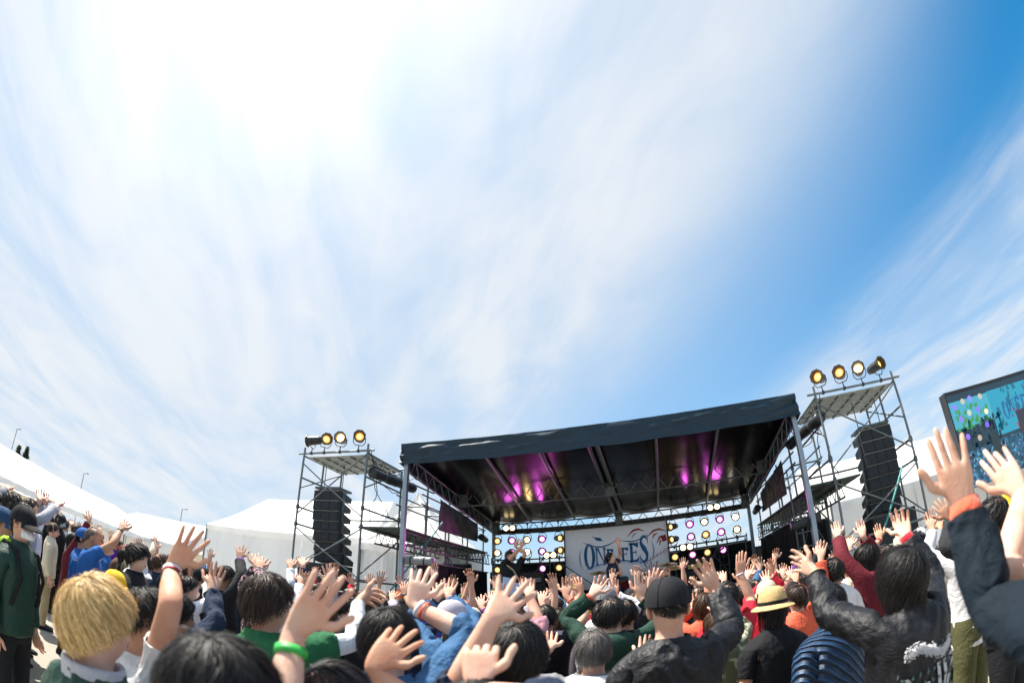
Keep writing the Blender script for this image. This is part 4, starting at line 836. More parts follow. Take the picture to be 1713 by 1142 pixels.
        for m, (f, t) in enumerate(((.22, 1.35), (.50, 1.05), (.62, 1.08), (.90, .95), (1.0, .55))):
            if m == 2: d = (d + u * .35).normalized(); lat = (lat - w * .2).normalized()
            cc = c + d * f * L_ * k + (u * .004 * m * k if m > 1 else Vector()); b = len(V)
            for a, e in ((-1, 1), (1, 1), (1, -1), (-1, -1)): V.append(cc + lat * (.0118 * t * a * k) + nn * (.0112 * t * e * k))
            cur = [b, b + 1, b + 2, b + 3]
            for j in range(4): F.append((prev[j], prev[(j + 1) % 4], cur[(j + 1) % 4], cur[j]))
            prev = cur
            if m == 3: nails.append((cc.copy(), d.copy(), lat.copy(), nn.copy(), .0118))
        F.append(tuple(prev)); return nails
    def skirt_torso(s, V, F, levels, add, arms, t_end, close_top, top_levels, addz=0.0):
        """rings + arm tubes; returns last ring and arm-end rings"""
        k = s.k; rows = []
        for z, rx, yf, yb, yc in levels:
            ad = add(z) if callable(add) else add; fx = s.fat; b = len(V)
            for p in tring(z + (addz if z > 1.35 else 0), rx * fx + ad, yf * fx + ad, yb * fx + ad, yc): V.append(s.L(p))
            rows.append(list(range(b, b + 14)))
        nl = len(rows); iA = [i for i, l in enumerate(levels) if abs(l[0] - 1.30) < 1e-3]; hole = bool(arms) and iA
        if hole:
            a0 = iA[0]                                # raise the shoulder line of a lifted arm
            for sd in (1, -1):
                A = s.arm[sd]; lift = max(0, min(1, (A['el'].z - A['S'].z) / (.2 * k)))
                idx = (2, 3, 4, 5) if sd == 1 else (9, 10, 11, 12)
                for j in idx:
                    V[rows[a0 + 2][j]] += Vector((-sd * .010, .0, .035)) * k * lift; V[rows[a0 + 1][j]] += Vector((0, 0, .03)) * k * lift; V[rows[a0][j]] += Vector((-sd * .004, 0, .02)) * k * lift
        for r in range(nl - 1):
            for j in range(14):
                if hole and r in (a0, a0 + 1) and (2 <= j < 5 or 9 <= j < 12): continue
                F.append((rows[r][j], rows[r][(j + 1) % 14], rows[r + 1][(j + 1) % 14], rows[r + 1][j]))
        ends = {}
        if hole:
            for sd in (1, -1):
                q = (2, 3, 4, 5) if sd == 1 else (9, 10, 11, 12)
                H_ = [rows[a0][j] for j in q] + [rows[a0 + 1][q[3]]] + [rows[a0 + 2][j] for j in reversed(q)] + [rows[a0 + 1][q[0]]]
                te = t_end[sd] if isinstance(t_end, dict) else t_end
                ad = add(1.3) if callable(add) else add; rings = s.arm_rings(sd, ad * .8, te); R0 = rings[0]; best = None
                def newell(P_): return sum((P_[i].cross(P_[(i + 1) % 10]) for i in range(10)), Vector())
                hp = [V[i] for i in H_]; hc = sum(hp, Vector()) / 10; rc = sum(R0, Vector()) / 10
                sh = newell([p - hc for p in hp]).x * sd; sr = newell([p - rc for p in R0]).dot(s.arm[sd]['el'] - s.arm[sd]['S'])
                for dr in ((1,) if sh * sr > 0 else (-1,)):
                    for off in range(10):
                        c_ = sum((V[H_[i]] - R0[(off + dr * i) % 10]).length_squared for i in range(10))
                        if best is None or c_ < best[0]: best = (c_, dr, off)
                _, dr, off = best; prev = None; order = [(off + dr * i) % 10 for i in range(10)]
                ids = []
                for rg in rings:
                    b = len(V); V.extend(rg); ids.append(list(range(b, b + 10)))
                p0 = [ids[0][o] for o in order]
                for i in range(10): F.append((H_[i], H_[(i + 1) % 10], p0[(i + 1) % 10], p0[i]))
                for a, b in zip(ids[:-1], ids[1:]):
                    for j in range(10): F.append((a[j], a[(j + 1) % 10], b[(j + 1) % 10], b[j]))
                ends[sd] = ids[-1]
        return rows, ends
    def legs(s, V, F, ring, add, z_end, flare=0.0):
        k = s.k; c = len(V); lo = (V[ring[0]] + V[ring[7]]) / 2; V.append(lo + Vector((0, 0, -.045)) * k); st = s.sp.get('stance', .10)
        for sd in (1, -1):
            h = [ring[j] for j in range(0, 8)] + [c] if sd == 1 else [ring[j] for j in (0, 13, 12, 11, 10, 9, 8, 7)] + [c]
            prev = h; step = s.sp.get('step', 0) * sd
            for z, r in ((.74, .088), (.62, .076), (.48, .060), (.40, .057), (.27, .055), (.14, .042), (.07, .040)):
                if z < z_end: break
                t = (.80 - z) / .80; cx = sd * (.088 + (st - .088) * t); cy = step * t - .01 - .02 * t + (.015 if .35 < z < .55 else 0); rr = r + add + flare * t; b = len(V)
                ref = [(V[i].x / k - cx, V[i].y / k - cy) for i in h]
                for i in range(9):
                    a = math.atan2(*((0, 1) if i == 0 else (0, -1))) if i in (0, 7) else 0
                    ang = R(-8 + i * (196 / 7)) if i < 8 else R(270)
                    V.append(Vector((cx + sd * rr * math.sin(ang), cy + rr * math.cos(ang), z)) * k)
                cur = list(range(b, b + 9))
                for i in range(9): F.append((prev[i], prev[(i + 1) % 9], cur[(i + 1) % 9], cur[i]))
                prev = cur
            s.foot = getattr(s, 'foot', {}); s.foot[sd] = (sd * st * k, (step - .03) * k)
            yield prev
    def body(s, lod):
        V, F = [], []; nails = []
        rows, ends = s.skirt_torso(V, F, TORSO + NECK[:1], 0.0, True, 2.0, False, None)
        top = rows[-1]
        for z, rx, yf, yb, yc in NECK[1:]:
            b = len(V); V.extend(s.L(p) for p in tring(z, rx, yf, yb, yc, 1.0)); cur = list(range(b, b + 14))
            F.extend((top[j], top[(j + 1) % 14], cur[(j + 1) % 14], cur[j]) for j in range(14)); top = cur
        for i, (z, rx, yf, yb, yc) in enumerate(HEAD):
            b = len(V); ps = tring(z, rx, yf, yb, yc, 1.0)
            if i == 3: ps[0].y += .028; ps[1].y -= .004; ps[13].y -= .004           # nose
            if i == 4: ps[0].y += .010; ps[1].y -= .008; ps[13].y -= .008           # eye line
            if i == 2: ps[0].y += .006                                               # lips
            if i == 5: ps[0].y += .003; ps[1].y += .004; ps[13].y += .004           # brow
            V.extend(s.H(p) for p in ps); cur = list(range(b, b + 14)); F.extend((top[j], top[(j + 1) % 14], cur[(j + 1) % 14], cur[j]) for j in range(14)); top = cur
        F.append(tuple(top))
        for e in s.legs(V, F, rows[0], 0.0, .05): F.append(tuple(e))
        for sd in (1, -1): nails += s.hand(V, F, sd, ends[sd], lod)
        return V, F, nails
    def top(s, hem, add, t_end, collar=True):
        V, F = [], []; lv = [(z, *r) for z, *r in TORSO if z >= hem - 1e-6]
        if hem < .86: lv = [(hem, .180, .120, .142, 0)] + lv
        lv = lv + [(1.470, .086, .066, .082, -.012)] + ([(1.492, .074, .062, .074, -.010)] if collar else [])
        ad = lambda z: add * (1.25 if z < 1.1 else (1.0 if z < 1.40 else (.75 if z < 1.46 else .25)))
        rows, ends = s.skirt_torso(V, F, lv, ad, True, t_end, False, None, .012)
        # turn the hem and cuffs in
        for rg, c_in in ((rows[0], .94),):
            c = sum((V[i] for i in rg), Vector()) / len(rg); b = len(V); V.extend(c + (V[i] - c) * c_in + Vector((0, 0, .012)) * s.k for i in rg); F.extend((rg[j], b + j, b + (j + 1) % 14, rg[(j + 1) % 14]) for j in range(14))
        for sd, rg in ends.items():
            A = s.arm[sd]; te = t_end[sd] if isinstance(t_end, dict) else t_end; ax = (A['el'] - A['S']).normalized() if te <= 1 else (A['wr'] - A['el']).normalized()
            c = sum((V[i] for i in rg), Vector()) / 10; b = len(V); V.extend(c + (V[i] - c) * .80 - ax * .010 * s.k for i in rg); F.extend((rg[j], rg[(j + 1) % 10], b + (j + 1) % 10, b + j) for j in range(10))
        return V, F
    def trousers(s, add, flare):
        V, F = [], []; lv = [(0.86, .168, .115, .135, 0), (0.95, .170, .115, .130, 0), (1.03, .152, .112, .112, 0)]
        rows, _ = s.skirt_torso(V, F, lv, add, False, 0, False, None)
        for e in s.legs(V, F, rows[0], add, .06, flare): pass
        return V, F

def finish(name, V, F, lvl, wr=0.0, wscale=9.0, seed=0.0, MI=None):
    """cage -> subdivided mesh (Catmull-Clark), optional folds along the normals"""
    me = bpy.data.meshes.new(name); me.from_pydata([tuple(v) for v in V], [], F); me.update()
    bm = bmesh.new(); bm.from_mesh(me); bmesh.ops.recalc_face_normals(bm, faces=bm.faces[:]); bm.to_mesh(me); bm.free()
    if MI: me.polygons.foreach_set('material_index', MI)
    for _ in range(4 if MI else 0): me.materials.append(None)
    o = bpy.data.objects.new('tmp', me); COL.objects.link(o); md = o.modifiers.new('s', 'SUBSURF'); md.levels = lvl; md.render_levels = lvl
    TMP.append((o, name, wr, wscale, seed)); return o
TMP = []; BAKED = {}; FOLDK = 1.0
def bake(o, name, wr, wscale, seed):
    me = BAKED[o.name]
    if wr:
        wr = wr * FOLDK; n = len(me.vertices); co = np.empty(n * 3); no = np.empty(n * 3); me.vertices.foreach_get('co', co); me.vertices.foreach_get('normal', no); co = co.reshape(-1, 3); no = no.reshape(-1, 3); d = np.empty(n)
        for i in range(n):
            x, y, z = co[i]; w_ = noise.noise((x * 3.1 + seed, y * 3.1, z * 3.1)) * .35
            q = noise.noise((x * wscale + seed + w_ * 3, y * wscale, z * wscale * .7 + w_ * 3)); q2 = noise.noise((x * wscale * 2.6 + 3, y * wscale * 2.6 + seed, z * wscale * 1.9 + w_ * 5)); q3 = noise.noise((x * 4 + seed * 2, y * 4, z * 4))
            am = .55 + .9 * max(0, q3 + .25)
            d[i] = ((1 - 3.2 * abs(q)) * wr + (1 - 3.0 * abs(q2)) * wr * .42) * am
        me.vertices.foreach_set('co', (co + no * d[:, None]).ravel())
    me.polygons.foreach_set('use_smooth', [True] * len(me.polygons)); me.name = name; me.update(); return me

# ------------------------------------------------------------------ hair and hats, in head coordinates (centre of the skull, +Y ahead)
HC = Vector((0, -.004, 1.622))
def hair_mesh(style, n, rnd, width, seed):
    mb = MB(); vol = {'short': 1.0, 'bob': 1.08, 'long': 1.06, 'messy': 1.06, 'buzz': 0.93, 'swept': 1.05}[style]
    rx, ry, rz = .083 * vol, .107 * vol, .108 * vol
    crown = Matrix.Rotation(R(22), 3, 'X')            # crown lies a little behind the top
    def bound(ph):                                    # lowest polar angle of the hair, by azimuth (0 front)
        c = math.cos(ph)
        f, sd_, bk = {'short': (74, 100, 108), 'bob': (84, 118, 118), 'long': (80, 122, 122), 'messy': (84, 108, 112), 'buzz': (70, 92, 100), 'swept': (82, 106, 110)}[style]
        return R(sd_ + (f - sd_) * max(0, c) ** 1.3 + (bk - sd_) * max(0, -c))
    def P(th, ph, off):
        d = crown @ Vector((math.sin(th) * math.sin(ph), math.sin(th) * math.cos(ph), math.cos(th)))
        return Vector((d.x * (rx + off), d.y * (ry + off), d.z * (rz + off))), d
    sweep = rnd.choice((-.5, -.25, .2, .4, .6)); crown = Matrix.Rotation(rnd.uniform(-.22, .22), 3, 'Y') @ Matrix.Rotation(R(rnd.uniform(12, 30)), 3, 'X')
    nt_, np_ = 9, 26; vs = []
    for i in range(nt_ + 1):
        for j in range(np_):
            ph = 2 * math.pi * j / np_; th = bound(ph) * (i / nt_); vs.append(P(th, ph, -.004 + .004 * noise.noise(Vector((j * .9, i * .7, seed))))[0])
    mb.add(vs, [(i * np_ + j, i * np_ + (j + 1) % np_, (i + 1) * np_ + (j + 1) % np_, (i + 1) * np_ + j) for i in range(nt_) for j in range(np_)], True)
    hang = {'bob': .07, 'long': .20, 'messy': .015, 'short': .0, 'buzz': 0, 'swept': .01}[style]
    for k in range(n):
        ph0 = rnd.random() * 2 * math.pi; b = bound(ph0); th0 = b * (.03 + .83 * rnd.random() ** .7); ln = R(rnd.uniform(28, 62)) if style not in ('bob', 'long') else R(rnd.uniform(50, 110)); cl = noise.noise(Vector((ph0 * 2.6, seed, 1.0)))
        lift = rnd.uniform(.003, .012) * (1.6 if style == 'messy' else 1.0) + .010 * max(0, cl); drift = rnd.gauss(0, .14) + .42 * cl + sweep
        if style == 'buzz': ln *= .35; lift *= .35
        seg = 4; pts = []; over = 0.0; jit = rnd.gauss(0, .0022) + .006 * noise.noise(Vector((ph0 * 7.0, th0 * 4.0, seed + 9))); wav = rnd.uniform(-.10, .10); ej = 1 + rnd.gauss(0, .045); roll = rnd.gauss(0, .30)
        if rnd.random() < .03: lift += rnd.uniform(.004, .014); ln *= 1.15
        for i in range(seg + 1):
            t = i / seg; th = th0 + ln * t; ph = ph0 + drift * t * (1.0 if th0 < 1.2 else .6) + wav * math.sin(t * 4 + ph0 * 9) * .5; bb = (bound(ph) + .10 * cl) * ej
            off = lift * math.sin(math.pi * (.12 + .75 * t)) + .003 + jit * min(1, t * 2 + .3) + (.010 * noise.noise(Vector((ph * 5, th * 5, seed))) if style == 'messy' else 0)
            if th > bb:
                over = (th - bb) / ln; p, d = P(bb, ph, off + .003); front = max(0, math.cos(ph)); p = p + Vector((0, 0, -1)) * over * (hang * (1 - front * .75) + .012) * 1.6 + d * .004 * over
            else: p, d = P(th, ph, off)
            pts.append((p, d))
        for i in range(seg):
            p, d = pts[i]; q, e = pts[i + 1]; tg = (q - p); lat = tg.cross(d); lat = lat.normalized() if lat.length > 1e-7 else Vector((1, 0, 0)); lat = (lat * math.cos(roll) + d * math.sin(roll)); w0 = width * (1 - .65 * (i / seg)) * .5; w1 = width * (1 - .65 * ((i + 1) / seg)) * .5
            if i == 0: base = len(mb.v); mb.v += [tuple(p - lat * w0), tuple(p + lat * w0)]
            mb.v += [tuple(q - lat * w1), tuple(q + lat * w1)]; mb.f.append((base + 2 * i, base + 2 * i + 1, base + 2 * i + 3, base + 2 * i + 2)); mb.sm.append(True)
    return mb
def dome(mb, z0, z1, rx, ry, nr=7, n=24, yb=0.0, sq=1.0):
    rs = []
    for i in range(nr + 1):
        a = math.pi / 2 * i / nr; c = math.cos(a) ** sq; rs.append([Vector((rx * c * math.cos(6.2832 * j / n), yb + ry * c * math.sin(6.2832 * j / n), z0 + (z1 - z0) * math.sin(a))) for j in range(n)])
    rs[-1] = [Vector((0, yb, z1)) + (p - Vector((0, yb, p.z))) * .02 for p in rs[-1]]
    mb.rings(rs, cap0=False); return mb
def brim(mb, z, r0x, r0y, ext, a0, a1, droop, n=20, yb=0.0):
    vs = []
    for i in range(n + 1):
        a = R(a0 + (a1 - a0) * i / n); e = math.sin(math.pi * i / n) ** .6 if a1 - a0 < 350 else 1.0
        for q in range(4):
            t = q / 3; rr = 1 + 0.0; x = (r0x + ext * e * t) * math.sin(a); y = yb + (r0y + ext * e * t) * math.cos(a); vs.append(Vector((x, y, z - droop * t * t * (1 + .8 * abs(math.sin(a)) if a1 - a0 < 350 else 1) + .004 * (q == 0))))
    top = [(4 * i + q, 4 * i + 4 + q, 4 * i + 5 + q, 4 * i + 1 + q) for i in range(n) for q in range(3)]; mb.add(vs, top, True); mb.add([v - Vector((0, 0, .004)) for v in vs], [tuple(reversed(f)) for f in top], True); return mb
def hat_parts(kind):
    """list of (part name, mesh builder, colour slot)"""
    out = []
    if kind == 'cap':
        out.append(('crown', dome(MB(), .012, .128, .092, .115, sq=.8), 0)); out.append(('brim', brim(MB(), .018, .088, .108, .075, -62, 62, .022), 1)); out.append(('button', MB().tube((0, 0, .126), (0, 0, .133), .008, n=8), 1))
        for i in range(6):
            a = math.pi / 3 * i; mb = MB(); pts = [Vector((.0935 * math.cos(t) ** .8 * math.cos(a), .1165 * math.cos(t) ** .8 * math.sin(a), .012 + .1175 * math.sin(t))) for t in [k * .26 for k in range(6)]]; out.append(('seam', mb.path(pts, .0012, 4), 0))
    elif kind == 'capback':
        out.append(('crown', dome(MB(), .012, .128, .092, .115, sq=.8), 0)); out.append(('brim', brim(MB(), .018, .088, .108, .075, 40, 150, .015), 1))
    elif kind == 'straw':
        out.append(('crown', dome(MB(), .03, .140, .088, .108, sq=.45), 0)); out.append(('brim', brim(MB(), .030, .086, .106, .046, 0, 360, .020, 36), 0))
        n = 30; out.append(('band', MB().rings([[Vector((.0905 * math.cos(6.2832 * j / n), .1105 * math.sin(6.2832 * j / n), z)) for j in range(n)] for z in (.030, .055)], cap0=False, cap1=False), 1))
    elif kind == 'bucket':
        out.append(('crown', dome(MB(), .02, .118, .092, .112, sq=.4), 0)); out.append(('brim', brim(MB(), .022, .092, .112, .050, 0, 360, .045, 36), 0))
    elif kind == 'beanie':
        out.append(('crown', dome(MB(), -.01, .128, .092, .112, sq=.75), 0)); n = 24; out.append(('cuff', MB().rings([[Vector((r * math.cos(6.2832 * j / n), r * 1.2 * math.sin(6.2832 * j / n), z)) for j in range(n)] for r, z in ((.094, -.02), (.099, 0), (.097, .03), (.092, .035))], cap0=False, cap1=False), 1))
    return out
HATM = {}
def fab(name, col, rough=0.85, bump=0.35, bscale=55, var=0.12, vscale=9, sheen=0.0, bdist=0.006, spec=0.3):
    if 'fabric ' + name in MATS: return MATS['fabric ' + name]
    m = mat('fabric ' + name, col, rough, spec=spec, bump=bump, bscale=bscale, var=var, vscale=vscale, sheen=sheen, bdist=bdist)
    nt = m.node_tree; L = nt.links; p = nt.nodes['Principled BSDF']; src = p.inputs['Normal'].links[0].from_socket; tc = nt.nodes.new('ShaderNodeTexCoord')
    n = nt.nodes.new('ShaderNodeTexNoise'); n.inputs['Scale'].default_value = 9.0; n.inputs['Detail'].default_value = 2.5; n.inputs['Distortion'].default_value = 1.8; L.new(tc.outputs['Object'], n.inputs['Vector'])
    a = nt.nodes.new('ShaderNodeMath'); a.operation = 'SUBTRACT'; a.inputs[1].default_value = 0.5; L.new(n.outputs[0], a.inputs[0]); q = nt.nodes.new('ShaderNodeMath'); q.operation = 'ABSOLUTE'; L.new(a.outputs[0], q.inputs[0])
    w = nt.nodes.new('ShaderNodeMath'); w.operation = 'POWER'; w.inputs[1].default_value = 0.6; L.new(q.outputs[0], w.inputs[0])
    b = nt.nodes.new('ShaderNodeBump'); b.inputs['Strength'].default_value = 0.45; b.inputs['Distance'].default_value = 0.016; b.invert = True; L.new(w.outputs[0], b.inputs['Height']); L.new(src, b.inputs['Normal']); L.new(b.outputs[0], p.inputs['Normal']); return m
COLS = dict(black=(.009, .010, .013), charcoal=(.02, .022, .026), navy=(.012, .024, .055), denim=(.045, .13, .27), denimd=(.02, .06, .14), blue=(.02, .11, .36), white=(.74, .74, .76), cream=(.62, .56, .42), grey=(.22, .225, .24), lgrey=(.42, .42, .45), green=(.02, .13, .05), dgreen=(.012, .045, .03), olive=(.085, .085, .035), lime=(.30, .52, .03), brightgreen=(.03, .40, .06), red=(.46, .012, .03), maroon=(.13, .012, .022), orange=(.75, .16, .03), coral=(.70, .12, .06), yellow=(.75, .47, .03), purple=(.10, .02, .26), khaki=(.33, .27, .16), brown=(.10, .055, .03), teal=(.002, .009, .017), lilac=(.47, .43, .50), pink=(.62, .30, .35), straw=(.58, .40, .17), skyblue=(.25, .42, .65))
HAIRC = dict(black=(.010, .009, .009), brown=(.030, .018, .012), blond=(.86, .56, .20), grey=(.12, .11, .105), red=(.20, .03, .015), brown2=(.07, .035, .018))
def cloth(c, kind=''):
    if kind == 'plain': return mat('plain cloth ' + c, COLS[c], .85, spec=.3, bump=.25, bscale=90, var=.08, vscale=14, bdist=.003)
    if kind == 'shell': return fab(c + ' shell', COLS[c], .58, .5, 22, .1, 4, 0, .012, .35)
    if kind == 'knit': return fab(c + ' knit', COLS[c], .95, .6, 130, .15, 20, .2)
    if kind == 'floral':
        return patterned('floral', (.012, .012, .016), (.62, .34, .38), 26)
    if kind == 'camo': return patterned('camo', (.10, .12, .06), (.42, .40, .28), 14)
    if kind == 'puffer': return stripes('blue puffer', (.018, .055, .13), (.10, .22, .45), 26)
    if kind == 'print': return patterned('red print', (.46, .012, .03), (.80, .30, .05), 11)
    return fab(c, COLS[c], .85, .6, 28, .12, 8, .0, .010)
def patterned(name, c0, c1, sc):
    if name in MATS: return MATS[name]
    m = mat(name, c0, .85); nt = m.node_tree; L = nt.links; p = nt.nodes['Principled BSDF']; tc = nt.nodes.new('ShaderNodeTexCoord'); v = nt.nodes.new('ShaderNodeTexNoise'); v.inputs['Scale'].default_value = sc; v.inputs['Detail'].default_value = 2; v.inputs['Distortion'].default_value = 1.0
    L.new(tc.outputs['Object'], v.inputs['Vector']); r = nt.nodes.new('ShaderNodeValToRGB'); e = r.color_ramp.elements; e[0].position = .52 if sc > 12 else .60; e[0].color = (*c0, 1); e[1].position = .58 if sc > 12 else .64; e[1].color = (*c1, 1); L.new(v.outputs[0], r.inputs[0]); L.new(r.outputs[0], p.inputs['Base Color']); return m
def stripes(name, c0, c1, sc):
    if name in MATS: return MATS[name]
    m = mat(name, c0, .45); nt = m.node_tree; L = nt.links; p = nt.nodes['Principled BSDF']; tc = nt.nodes.new('ShaderNodeTexCoord'); w = nt.nodes.new('ShaderNodeTexWave'); w.bands_direction = 'DIAGONAL'; w.inputs['Scale'].default_value = sc * .5; w.inputs['Distortion'].default_value = .6
    L.new(tc.outputs['Object'], w.inputs['Vector']); b = nt.nodes.new('ShaderNodeBump'); b.inputs['Distance'].default_value = .03; L.new(w.outputs[1], b.inputs['Height']); L.new(b.outputs[0], p.inputs['Normal'])
    r = nt.nodes.new('ShaderNodeValToRGB'); e = r.color_ramp.elements; e[0].position = .05; e[0].color = (*[q * .55 for q in c0], 1); e[1].position = .9; e[1].color = (c0[0] * 1.5, c0[1] * 1.5, c0[2] * 1.5, 1); L.new(w.outputs[1], r.inputs[0]); L.new(r.outputs[0], p.inputs['Base Color']); return m
_HAIR = {}
def hair_mat(c):
    nm = 'hair ' + c
    if nm in MATS: return MATS[nm]
    m = mat(nm, HAIRC[c], .52 if c != 'blond' else .50, spec=.32); nt = m.node_tree; g = nt.nodes.new('ShaderNodeNewGeometry'); r = nt.nodes.new('ShaderNodeValToRGB'); e = r.color_ramp.elements; q = HAIRC[c]
    lo, hi = (.42, 1.30) if c == 'blond' else (.5, 1.9)
    e[0].color = (q[0] * lo, q[1] * lo * (.85 if c == 'blond' else 1), q[2] * lo * (.7 if c == 'blond' else 1), 1); e[1].color = (min(1, q[0] * hi), min(1, q[1] * hi), min(1, q[2] * hi * (1.3 if c == 'blond' else 1)), 1)
    nt.links.new(g.outputs['Random Per Island'], r.inputs[0]); nt.links.new(r.outputs[0], nt.nodes['Principled BSDF'].inputs['Base Color']); return m
_SHOE = None
def shoe_mesh():
    global _SHOE
    if _SHOE is None:
        mb = MB(); rs = []
        for y, w, h in ((-.075, .022, .05), (-.06, .036, .085), (-.02, .040, .09), (.04, .043, .075), (.10, .047, .055), (.16, .043, .042), (.19, .024, .03)):
            rs.append([Vector((w * math.cos(6.2832 * i / 10), y, max(0.004, h / 2 + h / 2 * math.sin(6.2832 * i / 10)))) for i in range(10)])
        mb.rings(rs); _SHOE = mb.mesh('shoe')
    return _SHOE
def recolor(me, m):
    me = me.copy(); me.materials.clear(); me.materials.append(m); return me
STAGED = []
def person(sp):
    rnd = random.Random(sp['id'] * 17 + 5); D = math.hypot(sp['x'], sp['y']); near = D < 2.7; mid = D < 5.2
    f = Fig(sp); k = f.k; z0 = sp.get('z', 0.0)
    lv = 2 if D < 2.1 else (1 if D < 4.9 or sp.get('z') else 0); f.thin = 1.0 if lv else .80; V, F, nails = f.body(2); MI = []
    face_bits(f, V, F, MI, nails if near else [])
    b = finish('body', V, F, lv, MI=MI)
    add = sp.get('add', .020); te = sp.get('sleeve', 1.9); V, F = f.top(sp.get('hem', .86), add, te, sp.get('collar', True))
    wr = sp.get('fold', .006 if add > .015 else .004) * (1.7 if D < 2.4 else 1.2); t = finish('top', V, F, 3 if D < 2.1 else (2 if D < 3.6 or sp.get('z') else 1), wr * k, 11.0, sp['id'] * 3.3)
    V, F = f.trousers(sp.get('legadd', .012), sp.get('flare', .012)); tr = finish('trousers', V, F, 2 if sp.get('leg', 'black') != 'black' else 1, .004 * k, 9.0, sp['id'])
    un = None
    if sp.get('under'): V, F = f.top(.95, add * .3, 1.9, False); un = finish('under', V, F, 3 if D < 2.4 else 2, .003 * k, 11.0, sp['id'])
    STAGED.append((sp, f, b, t, tr, un, near, mid, rnd))
def stage_people():
    dg = bpy.context.evaluated_depsgraph_get()
    for o, *_ in TMP: BAKED[o.name] = bpy.data.meshes.new_from_object(o.evaluated_get(dg))
    info = {o.name: (n, w, ws, sd) for o, n, w, ws, sd in TMP}
    for sp, f, b, t, tr, un, near, mid, rnd in STAGED:
        k = f.k; base = Vector((sp['x'], sp['y'], sp.get('z', 0.0)))
        o = bpy.data.objects.new(sp.get('name', 'person'), None); COL.objects.link(o); o.empty_display_size = .2; o.location = base; o.rotation_euler = (0, 0, R(sp['yaw'])); tag(o, sp['label'], 'person', sp.get('group'))
        def kid(name, me, m, par=None):
            if m is not None:
                if len(me.materials) > 1: me.materials[0] = m
                else: me.materials.clear(); me.materials.append(m)
            q = bpy.data.objects.new(name, me); COL.objects.link(q); q.parent = par or o; return q
        skin = SKINS[sp.get('skin', (0, 3, 4, 0, 1)[sp['id'] % 5])]
        bd = kid('body', bake(b, *info[b.name]), skin)
        for i_, m_ in enumerate((DARK, LIP, NAIL)): bd.data.materials[i_ + 1] = m_
        tp = kid(sp.get('topname', 'shirt'), bake(t, *info[t.name]), cloth(sp['top'], sp.get('topk', '')))
        if un: kid('undershirt', bake(un, *info[un.name]), cloth(sp['under']))
        kid('trousers', bake(tr, *info[tr.name]), cloth(sp.get('leg', 'black')))
        for sd in (1, -1):
            fx, fy = f.foot[sd]; s_ = kid('shoe', recolor(shoe_mesh(), cloth(sp.get('shoe', 'charcoal'))), None); s_.location = (fx, fy, 0); s_.scale = (k * 1.05,) * 3
        hm = Matrix.Translation(f.H((0, 0, 0))) ; rot = f.hrot.to_4x4(); org = f.H(HC)
        hw = Matrix.Translation(org) @ rot @ Matrix.Scale(k, 4)
        st = sp.get('hair', 'short'); hk = sp.get('hairc', 'black')
        if st != 'bald':
            n = sp.get('strands', 2200 if near else (640 if mid else 200)); wd = (.0017 if sp.get('strands') else .0024) if near else (.0054 if mid else .010)
            key = (st, n, hk) if not near else (st, n, hk, sp['id'])
            if not near: key = key + (sp['id'] % 3,)
            if key not in _HAIR: me = hair_mesh(st, n, rnd, wd, sp['id'] * 1.7).mesh('hair'); me.materials.append(hair_mat(hk)); _HAIR[key] = me
            h = kid('hair', _HAIR[key], None); h.matrix_basis = hw @ Matrix.Scale(sp.get('hairk', 0.93 if sp.get('hat') else 1.0), 4)
        if sp.get('hat'):
            kd, c0, c1 = sp['hat'][:3]; yawh = sp['hat'][3] if len(sp['hat']) > 3 else 0
            if kd not in HATM: HATM[kd] = [(nm, mb.mesh(nm), sl) for nm, mb, sl in hat_parts(kd)]
            hroot = None
            for nm, me, sl in HATM[kd]:
                c = (c0, c1)[sl]; me2 = recolor(me, mat('woven straw', COLS['straw'], .8, bump=.6, bscale=150, var=.15, vscale=40) if c == 'straw' else cloth(c, 'knit' if kd == 'beanie' else 'plain'))
                q = kid('hat' if hroot is None else nm, me2, None, hroot)
                if hroot is None: hroot = q; q.matrix_basis = hw @ Matrix.Rotation(R(yawh), 4, 'Z') @ Matrix.Scale(sp.get('hatk', 1.04), 4)
        extras(o, sp, f, hw, kid, tp)
